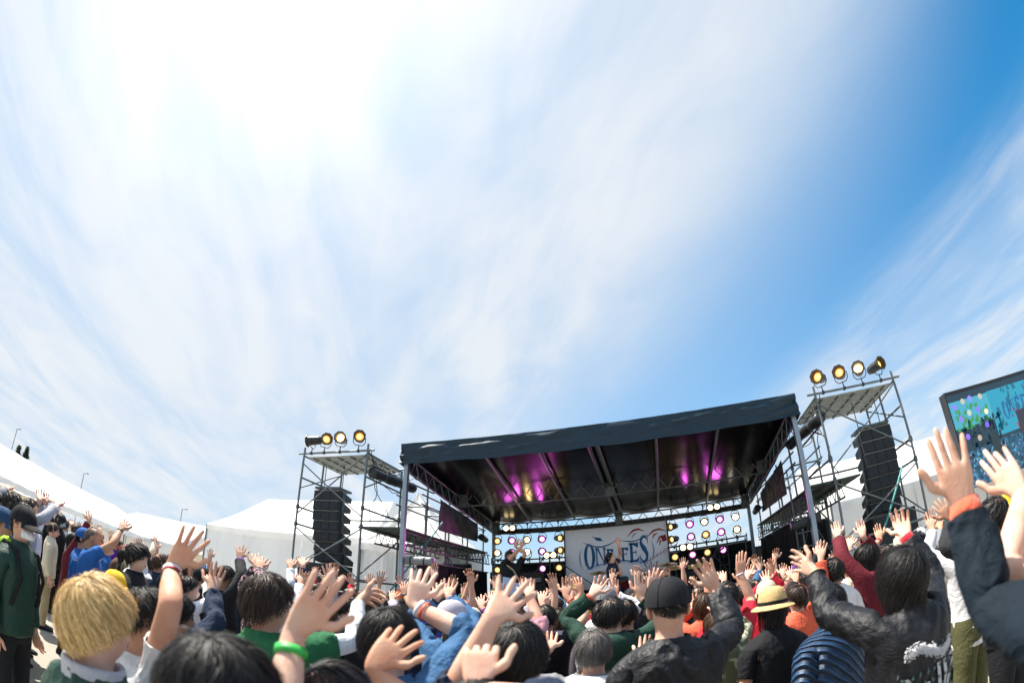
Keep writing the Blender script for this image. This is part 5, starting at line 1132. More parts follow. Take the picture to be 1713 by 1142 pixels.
def face_bits(f, V, F, MI, nails):
    """ears, eyes, brows, lips and nails as extra faces of the body cage (material slots 1-3)"""
    MI += [0] * (len(F) - len(MI))
    def blob(c, r, mi, seg=(6, 4), rot=None, fn=None):
        b = len(V); nu, nv = seg; c = Vector(c)
        for j in range(1, nv):
            a = math.pi * j / nv
            for i in range(nu):
                p = Vector((r[0] * math.sin(a) * math.cos(6.2832 * i / nu), r[1] * math.sin(a) * math.sin(6.2832 * i / nu), r[2] * math.cos(a))) * 1.12
                V.append(fn(c + (rot @ p if rot is not None else p)))
        for j in range(nv - 2):
            for i in range(nu): F.append((b + j * nu + i, b + j * nu + (i + 1) % nu, b + (j + 1) * nu + (i + 1) % nu, b + (j + 1) * nu + i)); MI.append(mi)
        F.append(tuple(b + i for i in reversed(range(nu)))); F.append(tuple(b + (nv - 2) * nu + i for i in range(nu))); MI.extend((mi, mi))
    for sd in (1, -1):
        tilt = Matrix.Rotation(R(24 * sd), 3, 'Z') @ Matrix.Rotation(R(12), 3, 'X')
        blob((sd * .0775, -.008, 1.613), (.009, .021, .035), 0, (8, 5), tilt, f.H); blob((sd * .083, -.005, 1.618), (.005, .011, .021), 0, (6, 4), tilt, f.H)
        blob((sd * .031, .0865, 1.620), (.014, .006, .006), 1, (6, 4), None, f.H); blob((sd * .033, .0905, 1.640), (.020, .005, .0035), 1, (6, 4), Matrix.Rotation(R(-8 * sd), 3, 'Z'), f.H)
    blob((0, .098, 1.566), (.024, .006, .007), 2, (8, 4), None, f.H)
    for c, d, lat, nn, hw in nails:
        blob(tuple(c + nn * hw * .60 * f.k), (.0058 * f.k, .0075 * f.k, .0022 * f.k), 3, (6, 4), Matrix((lat, d, nn)).transposed(), lambda p: p)
def ring_band(f, sd, t, r, w, name, kid, m, n=16):
    A = f.arm[sd]; a = A['el'].lerp(A['wr'], t); ax = (A['wr'] - A['el']).normalized(); nn = (A['n'] - ax * A['n'].dot(ax)).normalized(); ww = nn.cross(ax); rs = []
    for dz, rr in ((-w / 2, r * .97), (-w / 2, r), (w / 2, r * .99), (w / 2, r * .96)):
        rs.append([a + ax * dz * f.k + (ww * math.cos(6.2832 * i / n) * 1.10 + nn * math.sin(6.2832 * i / n) * .90) * rr * f.k for i in range(n)])
    return kid(name, MB().rings(rs, cap0=False, cap1=False).mesh(name), m)
def back_print(tp, f, kid, text_fn, m, name):
    """flat lettering laid on the back of a shirt"""
    me = tp.data; bv = BVHTree.FromPolygons([v.co for v in me.vertices], [p.vertices for p in me.polygons]); mb = text_fn(); out = []
    for x, y, z in mb.v:
        h = bv.ray_cast(Vector((x, -1.5, z)), Vector((0, 1, 0)))[0]; out.append((x, (h.y if h is not None else y) - .006, z))
    mb.v = out; kid(name, mb.mesh(name), m, tp)
def extras(o, sp, f, hw, kid, tp):
    k = f.k
    for e in sp.get('ex', ()):
        if e[0] == 'band':                            # wristband: side, where, colour, extra colour
            r = e[4] if len(e) > 4 else .0315
            ring_band(f, e[1], e[2], r, e[5] if len(e) > 5 else .020, 'wristband', kid, mat('band ' + e[3], COLS[e[3]], .5))
        elif e[0] == 'cuff': ring_band(f, e[1], e[2], e[4] if len(e) > 4 else .046, .05, 'cuff', kid, cloth(e[3], 'knit'))
        elif e[0] == 'mask':
            mb = MB(); rs = []
            for i in range(7):
                z = 1.535 + .055 * i / 6; rs.append([f.H(((.066 + .008 * math.sin(math.pi * i / 6)) * math.sin(a), .030 + (.080 + .014 * math.sin(math.pi * i / 6)) * math.cos(a), z)) for a in [R(-75 + 150 * j / 12) for j in range(13)]])
            mb.rings(rs, closed=False, cap0=False, cap1=False); kid('face_mask', mb.mesh('face_mask'), cloth(e[1]))
        elif e[0] == 'hood':                          # hood lying on the back
            mb = MB(); rs = []
            for i in range(13):
                a = R(-110 + 220 * i / 12); c = Vector((.105 * math.sin(a), -.035 - .085 * math.cos(a), 1.462 - .035 * (1 - math.cos(a)) * .0 - .045 * max(0, math.cos(a)))); rr = .028 + .040 * max(0, math.cos(a)) ; ax = Vector((math.cos(a), .085 / .105 * math.sin(a), 0)).normalized(); sx = Vector((ax.y, -ax.x, 0))
                rs.append([f.L(c + sx * (rr * math.cos(6.2832 * j / 10)) + Vector((0, 0, 1)) * (rr * 1.25 * math.sin(6.2832 * j / 10))) for j in range(10)])
            mb.rings(rs); kid('hood', mb.mesh('hood'), cloth(e[1], e[2] if len(e) > 2 else ''))
        elif e[0] == 'collar':
            mb = MB(); n = 20; rs = [[f.L((rr * 1.02 * math.sin(6.2832 * j / n), -.012 + rr * .92 * math.cos(6.2832 * j / n), z)) for j in range(n)] for rr, z in ((.106, 1.462), (.100, 1.500), (.096, 1.512), (.080, 1.505), (.078, 1.470))]
            mb.rings(rs, cap0=False, cap1=False); kid('collar', mb.mesh('collar'), cloth(e[1]))
        elif e[0] == 'pack':                          # backpack
            me = MB().box((0, 0, 0), (.30 * k, .16 * k, .44 * k)).mesh('backpack'); bm = bmesh.new(); bm.from_mesh(me); bmesh.ops.bevel(bm, geom=bm.edges[:], offset=.05 * k, segments=3, affect='EDGES', profile=.5); bm.to_mesh(me); bm.free()
            me.polygons.foreach_set('use_smooth', [True] * len(me.polygons)); q = kid('backpack', me, cloth(e[1])); q.location = f.L((0, -.235, 1.20))
            for sd in (1, -1): kid('strap', MB().path([f.L((sd * .11, -.16, 1.38)), f.L((sd * .125, -.05, 1.475)), f.L((sd * .125, .09, 1.44)), f.L((sd * .13, .165, 1.28)), f.L((sd * .15, .10, 1.08))], .016 * k).mesh('strap'), cloth(e[1]))
        elif e[0] == 'mic':
            A = f.arm[e[1]]; c = A['wr'] + A['u'] * .075 * k + A['n'] * -.03 * k; d = Vector(e[2]).normalized(); kid('microphone', MB().tube(c - d * .09, c + d * .06, .012, .016, n=10).tube(c + d * .06, c + d * .115, .027, .020, n=12).mesh('microphone'), BLACK)
        elif e[0] == 'back_letters':
            txt, m, x0, x1, z0, z1 = e[1:]
            def fn():
                mb = MB(); w = (x1 - x0) / len(txt); put_glyphs(mb, txt, lambda i, x, y: ((x0 + w * (i + .08 + .84 * x)) * k, -.2, (z0 + (z1 - z0) * y) * k)); return mb
            back_print(tp, f, kid, fn, mat('print ' + m, COLS[m], .7), 'lettering')
        elif e[0] == 'back_script':                   # bold blackletter-like strokes on a ragged patch
            x0, x1, z0, z1 = e[1:5]
            def patch():
                mb = MB(); n = 28
                for r in range(6):
                    vs = []
                    for i in range(n + 1):
                        u = i / n; zz = z0 + (z1 - z0) * (r / 6 + .03 * math.sin(i * 2.3 + r)); hh = (z1 - z0) * (.06 + .06 * noise.noise(Vector((i * .7, r * 3, 0)))); vs += [((x0 + (x1 - x0) * u) * k, -.2, zz * k), ((x0 + (x1 - x0) * u) * k, -.2, (zz + hh) * k)]
                    for i in range(n):
                        if (i * 7 + r * 5) % 3 == 0: mb.add(vs[2 * i:2 * i + 4], [(0, 2, 3, 1)])
                return mb
            back_print(tp, f, kid, patch, mat('print faded teal', (.07, .13, .13), .8), 'print'); tp.children[-1]['kind'] = 'stuff'
            def bars():
                mb = MB(); W_ = x1 - x0; H_ = z1 - z0
                for u, wv, a, b, sk in ((.10, .05, .15, .80, .05), (.20, .04, .72, .86, -.3), (.20, .04, .10, .22, .3), (.36, .055, .1, .66, .03), (.46, .05, .1, .62, .03), (.41, .09, .56, .68, 0), (.41, .09, .32, .40, .0), (.60, .06, .1, .92, .02), (.72, .06, .1, .92, .02), (.84, .06, .1, .60, .02), (.86, .035, .72, .84, .4), (.50, .9, .90, .96, .05)):
                    p = [(u - wv / 2, a), (u + wv / 2, a), (u + wv / 2 + sk * .2, b), (u - wv / 2 + sk * .2, b)]; N_ = 4
                    for q in range(N_):
                        t0, t1 = q / N_, (q + 1) / N_; L_ = lambda A_, B_, t: (A_[0] + (B_[0] - A_[0]) * t, A_[1] + (B_[1] - A_[1]) * t)
                        qd = [L_(p[0], p[3], t0), L_(p[1], p[2], t0), L_(p[1], p[2], t1), L_(p[0], p[3], t1)]; mb.add([((x0 + W_ * a_) * k, -.2, (z0 + H_ * b_) * k) for a_, b_ in qd], [(0, 1, 2, 3)])
                return mb
            def proud():
                return bars()
            back_print(tp, f, kid, proud, mat('print silver', (.45, .47, .50), .6), 'lettering'); tp.children[-1].location = (0, -.004, 0)
        elif e[0] == 'fur':                           # pale ragged strip on the back of the jacket
            me = tp.data; bv = BVHTree.FromPolygons([v.co for v in me.vertices], [p.vertices for p in me.polygons]); mb = MB(); rn = random.Random(3)
            for i in range(1500):
                u = rn.random(); x = (-.13 + .26 * u) * k; z = (1.325 + .018 * math.sin(u * 7) - .02 * u + rn.gauss(0, .011)) * k; h = bv.ray_cast(Vector((x, -1.5, z)), Vector((0, 1, 0)))[0]
                if h is None: continue
                p = h + Vector((0, -.004, 0)); d = Vector((rn.uniform(-1, 1), -.6, rn.uniform(-1, .4))).normalized() * .011 * k; l = Vector((.0018, 0, .0014)) * k; mb.add([p - l, p + l, p + d], [(0, 1, 2)])
            kid('fleece_trim', mb.mesh('fleece_trim'), cloth('white'), tp)
        elif e[0] == 'guitar':
            m = mat('guitar lacquer', (.35, .48, .70), .25, coat=.5); c = f.L((.02, .19, 1.02)); pr = []
            out = [(-.20, .13), (-.10, .17), (0, .12), (.10, .15), (.22, .10), (.16, 0), (.22, -.10), (.06, -.13), (-.06, -.12), (-.18, -.16), (-.24, 0)]
            q = Matrix.Rotation(R(-35), 3, 'Y'); pts0 = [c + q @ Vector((x, -.02, z)) * k for x, z in out]; pts1 = [c + q @ Vector((x, .025, z)) * k for x, z in out]
            g_ = kid('guitar', MB().rings([pts0, pts1], smooth=False).mesh('guitar'), m); kid('neck', MB().tube(c + q @ Vector((-.15, 0, 0)) * k, c + q @ Vector((-.78, 0, 0)) * k, .022, n=6).mesh('neck'), mat('maple', (.45, .28, .12), .4), g_)
            kid('guitar_strap', MB().path([f.L((-.16, .15, 1.15)), f.L((-.05, .16, 1.35)), f.L((.09, .04, 1.475)), f.L((.12, -.12, 1.40)), f.L((.16, -.14, 1.1)), f.L((.19, .1, .98))], .018).mesh('guitar_strap'), cloth('khaki'))

# every person: where they stand, which way they face, height, raised wrists (own axes) and clothes
PEOPLE = [
    {'id': 1, 'label': 'blond short haired person in dark green jacket with pale collar, lower left', 'x': -1.178, 'y': 0.595, 'h': 1.553, 'yaw': 6, 'arms': {}, 'hair': 'short', 'hairc': 'blond', 'hairk': 1.1, 'top': 'dgreen', 'topk': 'shell', 'ex': [('collar', 'lgrey')], 'add': 0.03, 'head': (0, 0), 'strands': 7000, 'group': 'people in the crowd'},
    {'id': 2, 'label': 'person in white tee behind the blond head, bare arm raised with red and white wristband', 'x': -1.367, 'y': 0.869, 'h': 1.549, 'yaw': -25, 'arms': {'R': {'w': (0.009, 0.062, 1.643), 'u': (0.17, 0.43, 0.887), 't': (0.168, 0.986, 0.0), 'spread': 1.2, 'curl': 0.12}}, 'top': 'white', 'sleeve': 0.55, 'hair': 'short', 'ex': [('band', 1, 0.84, 'red', 0.033, 0.012), ('band', 1, 0.9, 'white', 0.0325, 0.022)], 'group': 'people in the crowd'},
    {'id': 3, 'label': 'masked man in black cap and dark green jacket with black backpack at the left edge', 'x': -3.538, 'y': 1.084, 'h': 1.66, 'yaw': -58, 'arms': {}, 'hat': ('cap', 'black', 'black'), 'top': 'dgreen', 'topk': 'shell', 'topname': 'jacket', 'ex': [('mask', 'white'), ('hood', 'lime'), ('pack', 'black')], 'leg': 'black', 'shoe': 'black', 'skin': 1, 'group': 'people in the crowd'},
    {'id': 4, 'label': 'person in blue cap at the very left edge behind the masked man', 'x': -4.063, 'y': 1.062, 'h': 1.589, 'yaw': -30, 'arms': {}, 'hat': ('cap', 'denimd', 'denimd'), 'top': 'charcoal', 'skin': 1, 'group': 'people in the crowd'},
    {'id': 5, 'label': 'dark curly haired person behind the masked man at left', 'x': -5.206, 'y': 1.434, 'h': 1.748, 'yaw': -30, 'arms': {}, 'top': 'black', 'hair': 'messy', 'group': 'people in the crowd'},
    {'id': 6, 'label': 'person with short black hair between the blue cap and the masked man', 'x': -4.882, 'y': 1.477, 'h': 1.7, 'yaw': -35, 'arms': {}, 'top': 'navy', 'hair': 'short', 'group': 'people in the crowd'},
    {'id': 7, 'label': 'person at the far left edge with one hand up by the tent', 'x': -6.023, 'y': 1.469, 'h': 1.7, 'yaw': -30, 'arms': {'R': {'w': (-0.167, 0.039, 1.791), 'u': (-0.875, -0.248, 0.415), 't': (-0.268, 0.963, 0.0)}}, 'top': 'grey', 'group': 'people in the crowd'},
    {'id': 8, 'label': 'person in grey sleeves raising a hand before the long tent', 'x': -5.534, 'y': 1.735, 'h': 1.777, 'yaw': -40, 'arms': {'R': {'w': (-0.094, 0.299, 1.815), 'u': (-0.73, -0.308, 0.61), 't': (-0.334, 0.943, 0.0)}, 'L': {'w': (-0.224, 0.021, 1.804), 'u': (-0.64, -0.37, 0.674), 't': (-0.368, 0.93, 0.0)}}, 'top': 'lgrey', 'group': 'people in the crowd'},
    {'id': 9, 'label': 'person in pale shirt holding a fist up before the long tent', 'x': -6.08, 'y': 1.998, 'h': 1.763, 'yaw': -35, 'arms': {'L': {'w': (-0.221, 0.042, 1.845), 'u': (-0.843, -0.373, 0.387), 't': (-0.274, 0.962, 0.0), 'curl': 0.8}}, 'top': 'white', 'group': 'people in the crowd'},
    {'id': 10, 'label': 'man in black tee, trousers and beanie standing in front of the long tent', 'x': -9.591, 'y': 3.471, 'h': 1.731, 'yaw': -60, 'arms': {}, 'top': 'black', 'sleeve': 0.6, 'leg': 'black', 'hair': 'bald', 'hat': ('beanie', 'black', 'black'), 'ex': [], 'skin': 1, 'group': 'people in the crowd'},
    {'id': 11, 'label': 'person in black with a bright green hood standing by the man in black tee', 'x': -9.137, 'y': 3.544, 'h': 1.794, 'yaw': -50, 'arms': {}, 'top': 'black', 'leg': 'black', 'hair': 'bob', 'ex': [('hood', 'brightgreen'), ('mask', 'skyblue')], 'group': 'people in the crowd'},
    {'id': 12, 'label': 'person in white long sleeves and dark skirt clapping near the long tent', 'x': -8.267, 'y': 3.558, 'h': 1.729, 'yaw': -40, 'arms': {'L': {'w': (-0.157, -0.169, 1.683), 'u': (-0.782, -0.405, 0.474), 't': (-0.3, 0.954, 0.0)}, 'R': {'w': (-0.202, -0.023, 1.67), 'u': (-0.776, -0.269, 0.571), 't': (0.284, -0.959, -0.0)}}, 'top': 'white', 'leg': 'navy', 'group': 'people in the crowd'},
    {'id': 13, 'label': 'bald man in blue and white shirt reaching one arm up at left', 'x': -4.7, 'y': 2.224, 'h': 1.726, 'yaw': -32, 'arms': {'R': {'w': (-0.084, 0.258, 1.795), 'u': (-0.654, 0.243, 0.717), 't': (-0.066, 0.998, 0.0), 'spread': 1.3}}, 'top': 'blue', 'sleeve': 0.55, 'hair': 'buzz', 'hairc': 'grey', 'skin': 2, 'ex': [('band', 1, 0.93, 'black', 0.03, 0.018)], 'hem': 0.82, 'group': 'people in the crowd'},
    {'id': 14, 'label': 'person in blue cap close behind the bald man', 'x': -5.381, 'y': 2.42, 'h': 1.671, 'yaw': -40, 'arms': {}, 'hat': ('cap', 'blue', 'blue'), 'top': 'blue', 'group': 'people in the crowd'},
    {'id': 15, 'label': 'red haired person in brown jacket sitting back near the short tent', 'x': -7.885, 'y': 4.34, 'h': 1.62, 'yaw': -80, 'arms': {}, 'hair': 'messy', 'hairc': 'red', 'top': 'brown', 'group': 'people in the crowd'},
    {'id': 16, 'label': 'black haired man seen in profile beside the white bucket hat', 'x': -3.785, 'y': 2.244, 'h': 1.689, 'yaw': -52, 'arms': {}, 'hair': 'messy', 'top': 'black', 'head': (20, 0), 'group': 'people in the crowd'},
    {'id': 17, 'label': 'person in white bucket hat with black marks, behind the blond head', 'x': -4.293, 'y': 2.564, 'h': 1.521, 'yaw': -30, 'arms': {}, 'hat': ('bucket', 'white', 'white'), 'top': 'charcoal', 'hair': 'short', 'group': 'people in the crowd'},
    {'id': 18, 'label': 'person in yellow cap just above the blond head', 'x': -3.257, 'y': 1.755, 'h': 1.446, 'yaw': -72, 'arms': {}, 'hat': ('cap', 'yellow', 'yellow'), 'top': 'olive', 'group': 'people in the crowd'},
    {'id': 19, 'label': 'person in dark sweatshirt reaching a bent hand up, right of the wristband arm', 'x': -1.873, 'y': 1.335, 'h': 1.509, 'yaw': -22, 'arms': {'R': {'w': (-0.102, 0.193, 1.558), 'u': (-0.394, 0.337, 0.855), 't': (-0.298, -0.955, -0.0), 'curl': 0.25}}, 'top': 'navy', 'topname': 'sweatshirt', 'hair': 'short', 'group': 'people in the crowd'},
    {'id': 20, 'label': 'person in green and black shirt behind the wristband arm', 'x': -3.124, 'y': 2.164, 'h': 1.55, 'yaw': -25, 'arms': {}, 'top': 'dgreen', 'group': 'people in the crowd'},
    {'id': 21, 'label': 'person in white sleeve pointing up beside the grey marquee wall', 'x': -3.443, 'y': 2.576, 'h': 1.531, 'yaw': -25, 'arms': {'R': {'w': (-0.163, 0.186, 1.516), 'u': (-0.62, 0.478, 0.623), 't': (0.237, 0.972, 0.0)}}, 'top': 'white', 'topk': '', 'group': 'people in the crowd'},
    {'id': 22, 'label': 'man in black jacket with white back print, hand up before the grey marquee wall', 'x': -3.484, 'y': 3.003, 'h': 1.69, 'yaw': -25, 'arms': {'R': {'w': (-0.109, 0.159, 1.792), 'u': (-0.477, 0.155, 0.865), 't': (0.297, 0.955, 0.0), 'spread': 1.4}}, 'top': 'black', 'topname': 'jacket', 'skin': 2, 'ex': [('cuff', 1, 0.86, 'purple'), ('back_letters', 'SNE', 'lgrey', -0.13, 0.1, 1.1, 1.26)], 'group': 'people in the crowd'},
    {'id': 23, 'label': 'person in floral shirt with purple sleeves, two hands up before the grey wall', 'x': -2.752, 'y': 2.763, 'h': 1.646, 'yaw': -18, 'arms': {'R': {'w': (-0.167, 0.046, 1.729), 'u': (-0.544, 0.322, 0.775), 't': (0.448, 0.894, 0.0), 'spread': 1.3}, 'L': {'w': (-0.206, 0.036, 1.735), 'u': (-0.535, 0.209, 0.819), 't': (-0.442, -0.897, -0.0)}}, 'top': 'black', 'topk': 'floral', 'skin': 1, 'ex': [('cuff', 1, 0.8, 'navy'), ('band', 1, 0.97, 'yellow'), ('cuff', -1, 0.8, 'navy')], 'group': 'people in the crowd'},
    {'id': 24, 'label': 'brown haired man in green tee over white long sleeves', 'x': -1.426, 'y': 1.472, 'h': 1.669, 'yaw': -15, 'arms': {'R': {'w': (0.14, 0.361, 1.632), 'u': (-0.311, 0.915, 0.256), 't': (0.334, 0.382, 0.862), 'spread': 0.9, 'curl': 0.5}}, 'top': 'green', 'sleeve': 0.75, 'hair': 'messy', 'hairc': 'brown', 'under': 'white', 'group': 'people in the crowd'},
    {'id': 25, 'label': 'nearest dark haired head at the bottom left, arm up with green wristband', 'x': -0.604, 'y': 0.524, 'h': 1.557, 'yaw': -10, 'arms': {'R': {'w': (-0.122, 0.243, 1.573), 'u': (0.408, 0.364, 0.837), 't': (0.629, 0.777, 0.0), 'spread': 0.75, 'curl': 0.16, 'pole': (0.3, -0.4, -0.9)}}, 'top': 'black', 'sleeve': 0.5, 'hair': 'short', 'ex': [('band', 1, 0.78, 'brightgreen', 0.0345, 0.024)], 'strands': 7000, 'handk': 1.0, 'group': 'people in the crowd'},
    {'id': 26, 'label': 'black haired person in blue denim jacket, bottom centre left', 'x': -0.817, 'y': 1.399, 'h': 1.615, 'yaw': -8, 'arms': {'R': {'w': (-0.009, 0.143, 1.64), 'u': (0.019, 0.382, 0.924), 't': (0.813, 0.582, 0.0), 'spread': 0.9}}, 'top': 'denim', 'topname': 'jacket', 'hair': 'short', 'sleeve': {1: 1.25, -1: 1.9}, 'ex': [('band', 1, 0.8, 'coral', 0.034, 0.012), ('band', 1, 0.88, 'white', 0.033, 0.016)], 'strands': 7000, 'group': 'people in the crowd'},
    {'id': 27, 'label': 'short person below the frame whose open hand rises at the bottom centre', 'x': -0.622, 'y': 0.846, 'h': 1.5, 'yaw': -8, 'arms': {'R': {'w': (-0.008, 0.127, 1.493), 'u': (0.255, 0.647, 0.719), 't': (0.764, 0.645, 0.0), 'spread': 0.9, 'curl': 0.2, 'pole': (0.5, -0.3, -0.8)}}, 'top': 'lgrey', 'sleeve': 0.6, 'group': 'people in the crowd'},
    {'id': 28, 'label': 'person below the frame in navy sleeves, long bare forearm reaching up at the bottom centre', 'x': -0.347, 'y': 0.938, 'h': 1.49, 'yaw': -3, 'arms': {'L': {'w': (-0.05, 0.196, 1.623), 'u': (0.233, 0.741, 0.629), 't': (0.785, 0.313, -0.535), 'spread': 1.6, 'curl': 0.08, 'pole': (-0.3, -0.3, -0.9)}, 'R': {'w': (-0.004, -0.002, 1.487), 'u': (-0.077, 0.493, 0.866), 't': (0.917, 0.4, 0.0), 'spread': 0.5, 'curl': 0.75}}, 'top': 'navy', 'sleeve': {-1: 1.22, 1: 1.4}, 'group': 'people in the crowd'},
    {'id': 29, 'label': 'person in lilac grey cap and denim jacket with both hands up', 'x': -1.165, 'y': 2.71, 'h': 1.628, 'yaw': -6, 'arms': {'L': {'w': (-0.179, 0.127, 1.663), 'u': (-0.313, 0.719, 0.62), 't': (0.857, 0.515, 0.0)}, 'R': {'w': (-0.136, 0.187, 1.678), 'u': (-0.26, 0.711, 0.653), 't': (-0.868, -0.496, -0.0)}}, 'hat': ('capback', 'lilac', 'lilac', 0), 'top': 'denim', 'topname': 'jacket', 'ex': [('band', -1, 0.93, 'navy')], 'group': 'people in the crowd'},
    {'id': 30, 'label': 'dark haired person in blue top right of the lilac cap', 'x': -0.962, 'y': 2.362, 'h': 1.535, 'yaw': -5, 'arms': {}, 'top': 'blue', 'hair': 'short', 'group': 'people in the crowd'},
    {'id': 31, 'label': 'person in patterned beanie with purple sleeve, one hand up', 'x': -1.52, 'y': 3.969, 'h': 1.557, 'yaw': -5, 'arms': {'R': {'w': (-0.011, 0.216, 1.58), 'u': (-0.359, 0.457, 0.814), 't': (0.907, 0.421, 0.0)}}, 'hat': ('beanie', 'cream', 'khaki'), 'top': 'purple', 'group': 'people in the crowd'},
    {'id': 32, 'label': 'person in orange cap near the bottom centre', 'x': -0.985, 'y': 3.202, 'h': 1.525, 'yaw': 0, 'arms': {}, 'hat': ('cap', 'orange', 'orange'), 'top': 'grey', 'group': 'people in the crowd'},
    {'id': 33, 'label': 'large black haired head at the bottom centre', 'x': -0.422, 'y': 1.491, 'h': 1.583, 'yaw': -2, 'arms': {}, 'top': 'black', 'hair': 'short', 'hairk': 1.04, 'strands': 7000, 'group': 'people in the crowd'},
    {'id': 34, 'label': 'black haired man in black tee with orange wristband, right arm straight up', 'x': -0.801, 'y': 3.561, 'h': 1.602, 'yaw': 0, 'arms': {'R': {'w': (0.123, 0.178, 1.675), 'u': (0.033, 0.417, 0.908), 't': (-0.984, -0.178, -0.0), 'spread': 0.5}}, 'top': 'black', 'sleeve': 0.6, 'hair': 'short', 'ex': [('band', 1, 0.78, 'coral', 0.034, 0.016)], 'group': 'people in the crowd'},
    {'id': 35, 'label': 'grey haired man in grey jacket with white hood, hands clapping', 'x': -0.288, 'y': 2.231, 'h': 1.5, 'yaw': 0, 'arms': {'L': {'w': (-0.23, 0.122, 1.41), 'u': (-0.131, 0.895, 0.427), 't': (0.977, 0.215, 0.0), 'spread': 0.3}, 'R': {'w': (0.213, 0.187, 1.337), 'u': (0.128, 0.819, 0.56), 't': (-1.0, -0.031, -0.0), 'spread': 0.3}}, 'top': 'grey', 'topname': 'jacket', 'hair': 'short', 'hairc': 'grey', 'ex': [('hood', 'white')], 'group': 'people in the crowd'},
    {'id': 36, 'label': 'person in dark green hoodie with both arms up below the singer', 'x': -0.275, 'y': 3.038, 'h': 1.639, 'yaw': 2, 'arms': {'L': {'w': (-0.134, 0.191, 1.67), 'u': (0.441, 0.521, 0.731), 't': (0.996, 0.093, 0.0), 'spread': 1.0}, 'R': {'w': (0.178, 0.205, 1.631), 'u': (0.076, 0.045, 0.996), 't': (-1.0, 0.003, -0.0), 'spread': 0.4}}, 'top': 'dgreen', 'topname': 'hoodie', 'hair': 'short', 'ex': [('hood', 'dgreen'), ('band', -1, 0.93, 'coral')], 'fold': 0.008, 'group': 'people in the crowd'},
    {'id': 37, 'label': 'person in grey green cap with hand up just in front of the singer', 'x': -0.441, 'y': 4.428, 'h': 1.711, 'yaw': 2, 'arms': {'R': {'w': (0.067, 0.204, 1.655), 'u': (-0.036, 0.337, 0.941), 't': (-0.999, -0.047, -0.0), 'spread': 0.4}}, 'hat': ('cap', 'grey', 'grey'), 'top': 'white', 'group': 'people in the crowd'},
    {'id': 38, 'label': 'man in plain black cap and black jacket, right arm raised', 'x': 0.043, 'y': 2.0, 'h': 1.691, 'yaw': 3, 'arms': {'R': {'w': (0.259, 0.371, 1.636), 'u': (-0.37, -0.005, 0.929), 't': (-0.986, 0.169, -0.0), 'spread': 0.8, 'pole': (0.55, -0.2, -1)}}, 'hat': ('cap', 'black', 'black'), 'top': 'black', 'topk': 'shell', 'topname': 'jacket', 'hair': 'buzz', 'add': 0.028, 'fold': 0.006, 'ex': [], 'skin': 0, 'group': 'people in the crowd'},
    {'id': 39, 'label': 'brown haired person in orange tee with hands up right of the black cap', 'x': 0.374, 'y': 4.033, 'h': 1.575, 'yaw': 8, 'arms': {'L': {'w': (-0.035, 0.213, 1.472), 'u': (0.256, 0.672, 0.695), 't': (0.978, -0.211, 0.0)}}, 'hair': 'bob', 'hairc': 'brown2', 'top': 'coral', 'group': 'people in the crowd'},
    {'id': 40, 'label': 'brown haired person in camouflage shirt right of the black cap man', 'x': 0.365, 'y': 3.129, 'h': 1.474, 'yaw': 8, 'arms': {'R': {'w': (0.08, 0.186, 1.449), 'u': (0.016, 0.668, 0.744), 't': (-0.965, 0.262, -0.0)}}, 'hair': 'bob', 'hairc': 'brown2', 'top': 'olive', 'topk': 'camo', 'group': 'people in the crowd'},
    {'id': 41, 'label': 'person in red tee with a bare arm and watch held straight up', 'x': 0.492, 'y': 3.516, 'h': 1.643, 'yaw': 8, 'arms': {'R': {'w': (0.194, 0.255, 1.707), 'u': (0.134, -0.112, 0.985), 't': (0.704, -0.225, -0.674), 'spread': 0.2, 'pole': (0.1, -0.4, -1)}}, 'top': 'red', 'sleeve': 0.6, 'hair': 'short', 'skin': 1, 'ex': [('band', 1, 0.95, 'lgrey', 0.031, 0.022)], 'group': 'people in the crowd'},
    {'id': 42, 'label': 'person in straw hat with black band and black tee', 'x': 0.655, 'y': 2.825, 'h': 1.544, 'yaw': 10, 'arms': {}, 'hat': ('straw', 'straw', 'black'), 'top': 'black', 'hair': 'long', 'sleeve': 0.7, 'hatk': 1.06, 'group': 'people in the crowd'},
    {'id': 43, 'label': 'person in pale cap and red top behind the straw hat', 'x': 0.922, 'y': 4.149, 'h': 1.582, 'yaw': 10, 'arms': {'L': {'w': (0.086, 0.181, 1.581), 'u': (0.2, 0.746, 0.635), 't': (0.923, -0.385, 0.0)}}, 'hat': ('cap', 'cream', 'cream'), 'top': 'red', 'group': 'people in the crowd'},
    {'id': 44, 'label': 'person in blue quilted jacket in front of the black jacketed woman', 'x': 0.888, 'y': 2.497, 'h': 1.53, 'yaw': 12, 'arms': {}, 'top': 'navy', 'topk': 'puffer', 'topname': 'jacket', 'hair': 'short', 'add': 0.045, 'fold': 0.004, 'group': 'people in the crowd'},
    {'id': 45, 'label': 'man in white tee with red back lettering near the right tower', 'x': 1.434, 'y': 3.894, 'h': 1.655, 'yaw': 14, 'arms': {}, 'top': 'white', 'sleeve': 0.75, 'leg': 'denim', 'hair': 'short', 'ex': [('back_letters', 'SP', 'red', -0.12, 0.13, 1.08, 1.3)], 'add': 0.028, 'group': 'people in the crowd'},
    {'id': 46, 'label': 'long haired person in maroon sweater with both arms up by the right tower', 'x': 1.827, 'y': 4.058, 'h': 1.693, 'yaw': 48, 'arms': {'L': {'w': (-0.036, 0.224, 1.836), 'u': (0.557, 0.287, 0.78), 't': (0.352, -0.936, 0.0), 'spread': 0.3}, 'R': {'w': (0.191, 0.061, 1.784), 'u': (0.395, 0.178, 0.901), 't': (-0.305, 0.952, -0.0), 'spread': 0.3}}, 'top': 'maroon', 'topname': 'sweater', 'hair': 'long', 'ex': [('band', -1, 0.95, 'black')], 'hem': 0.8, 'add': 0.03, 'group': 'people in the crowd'},
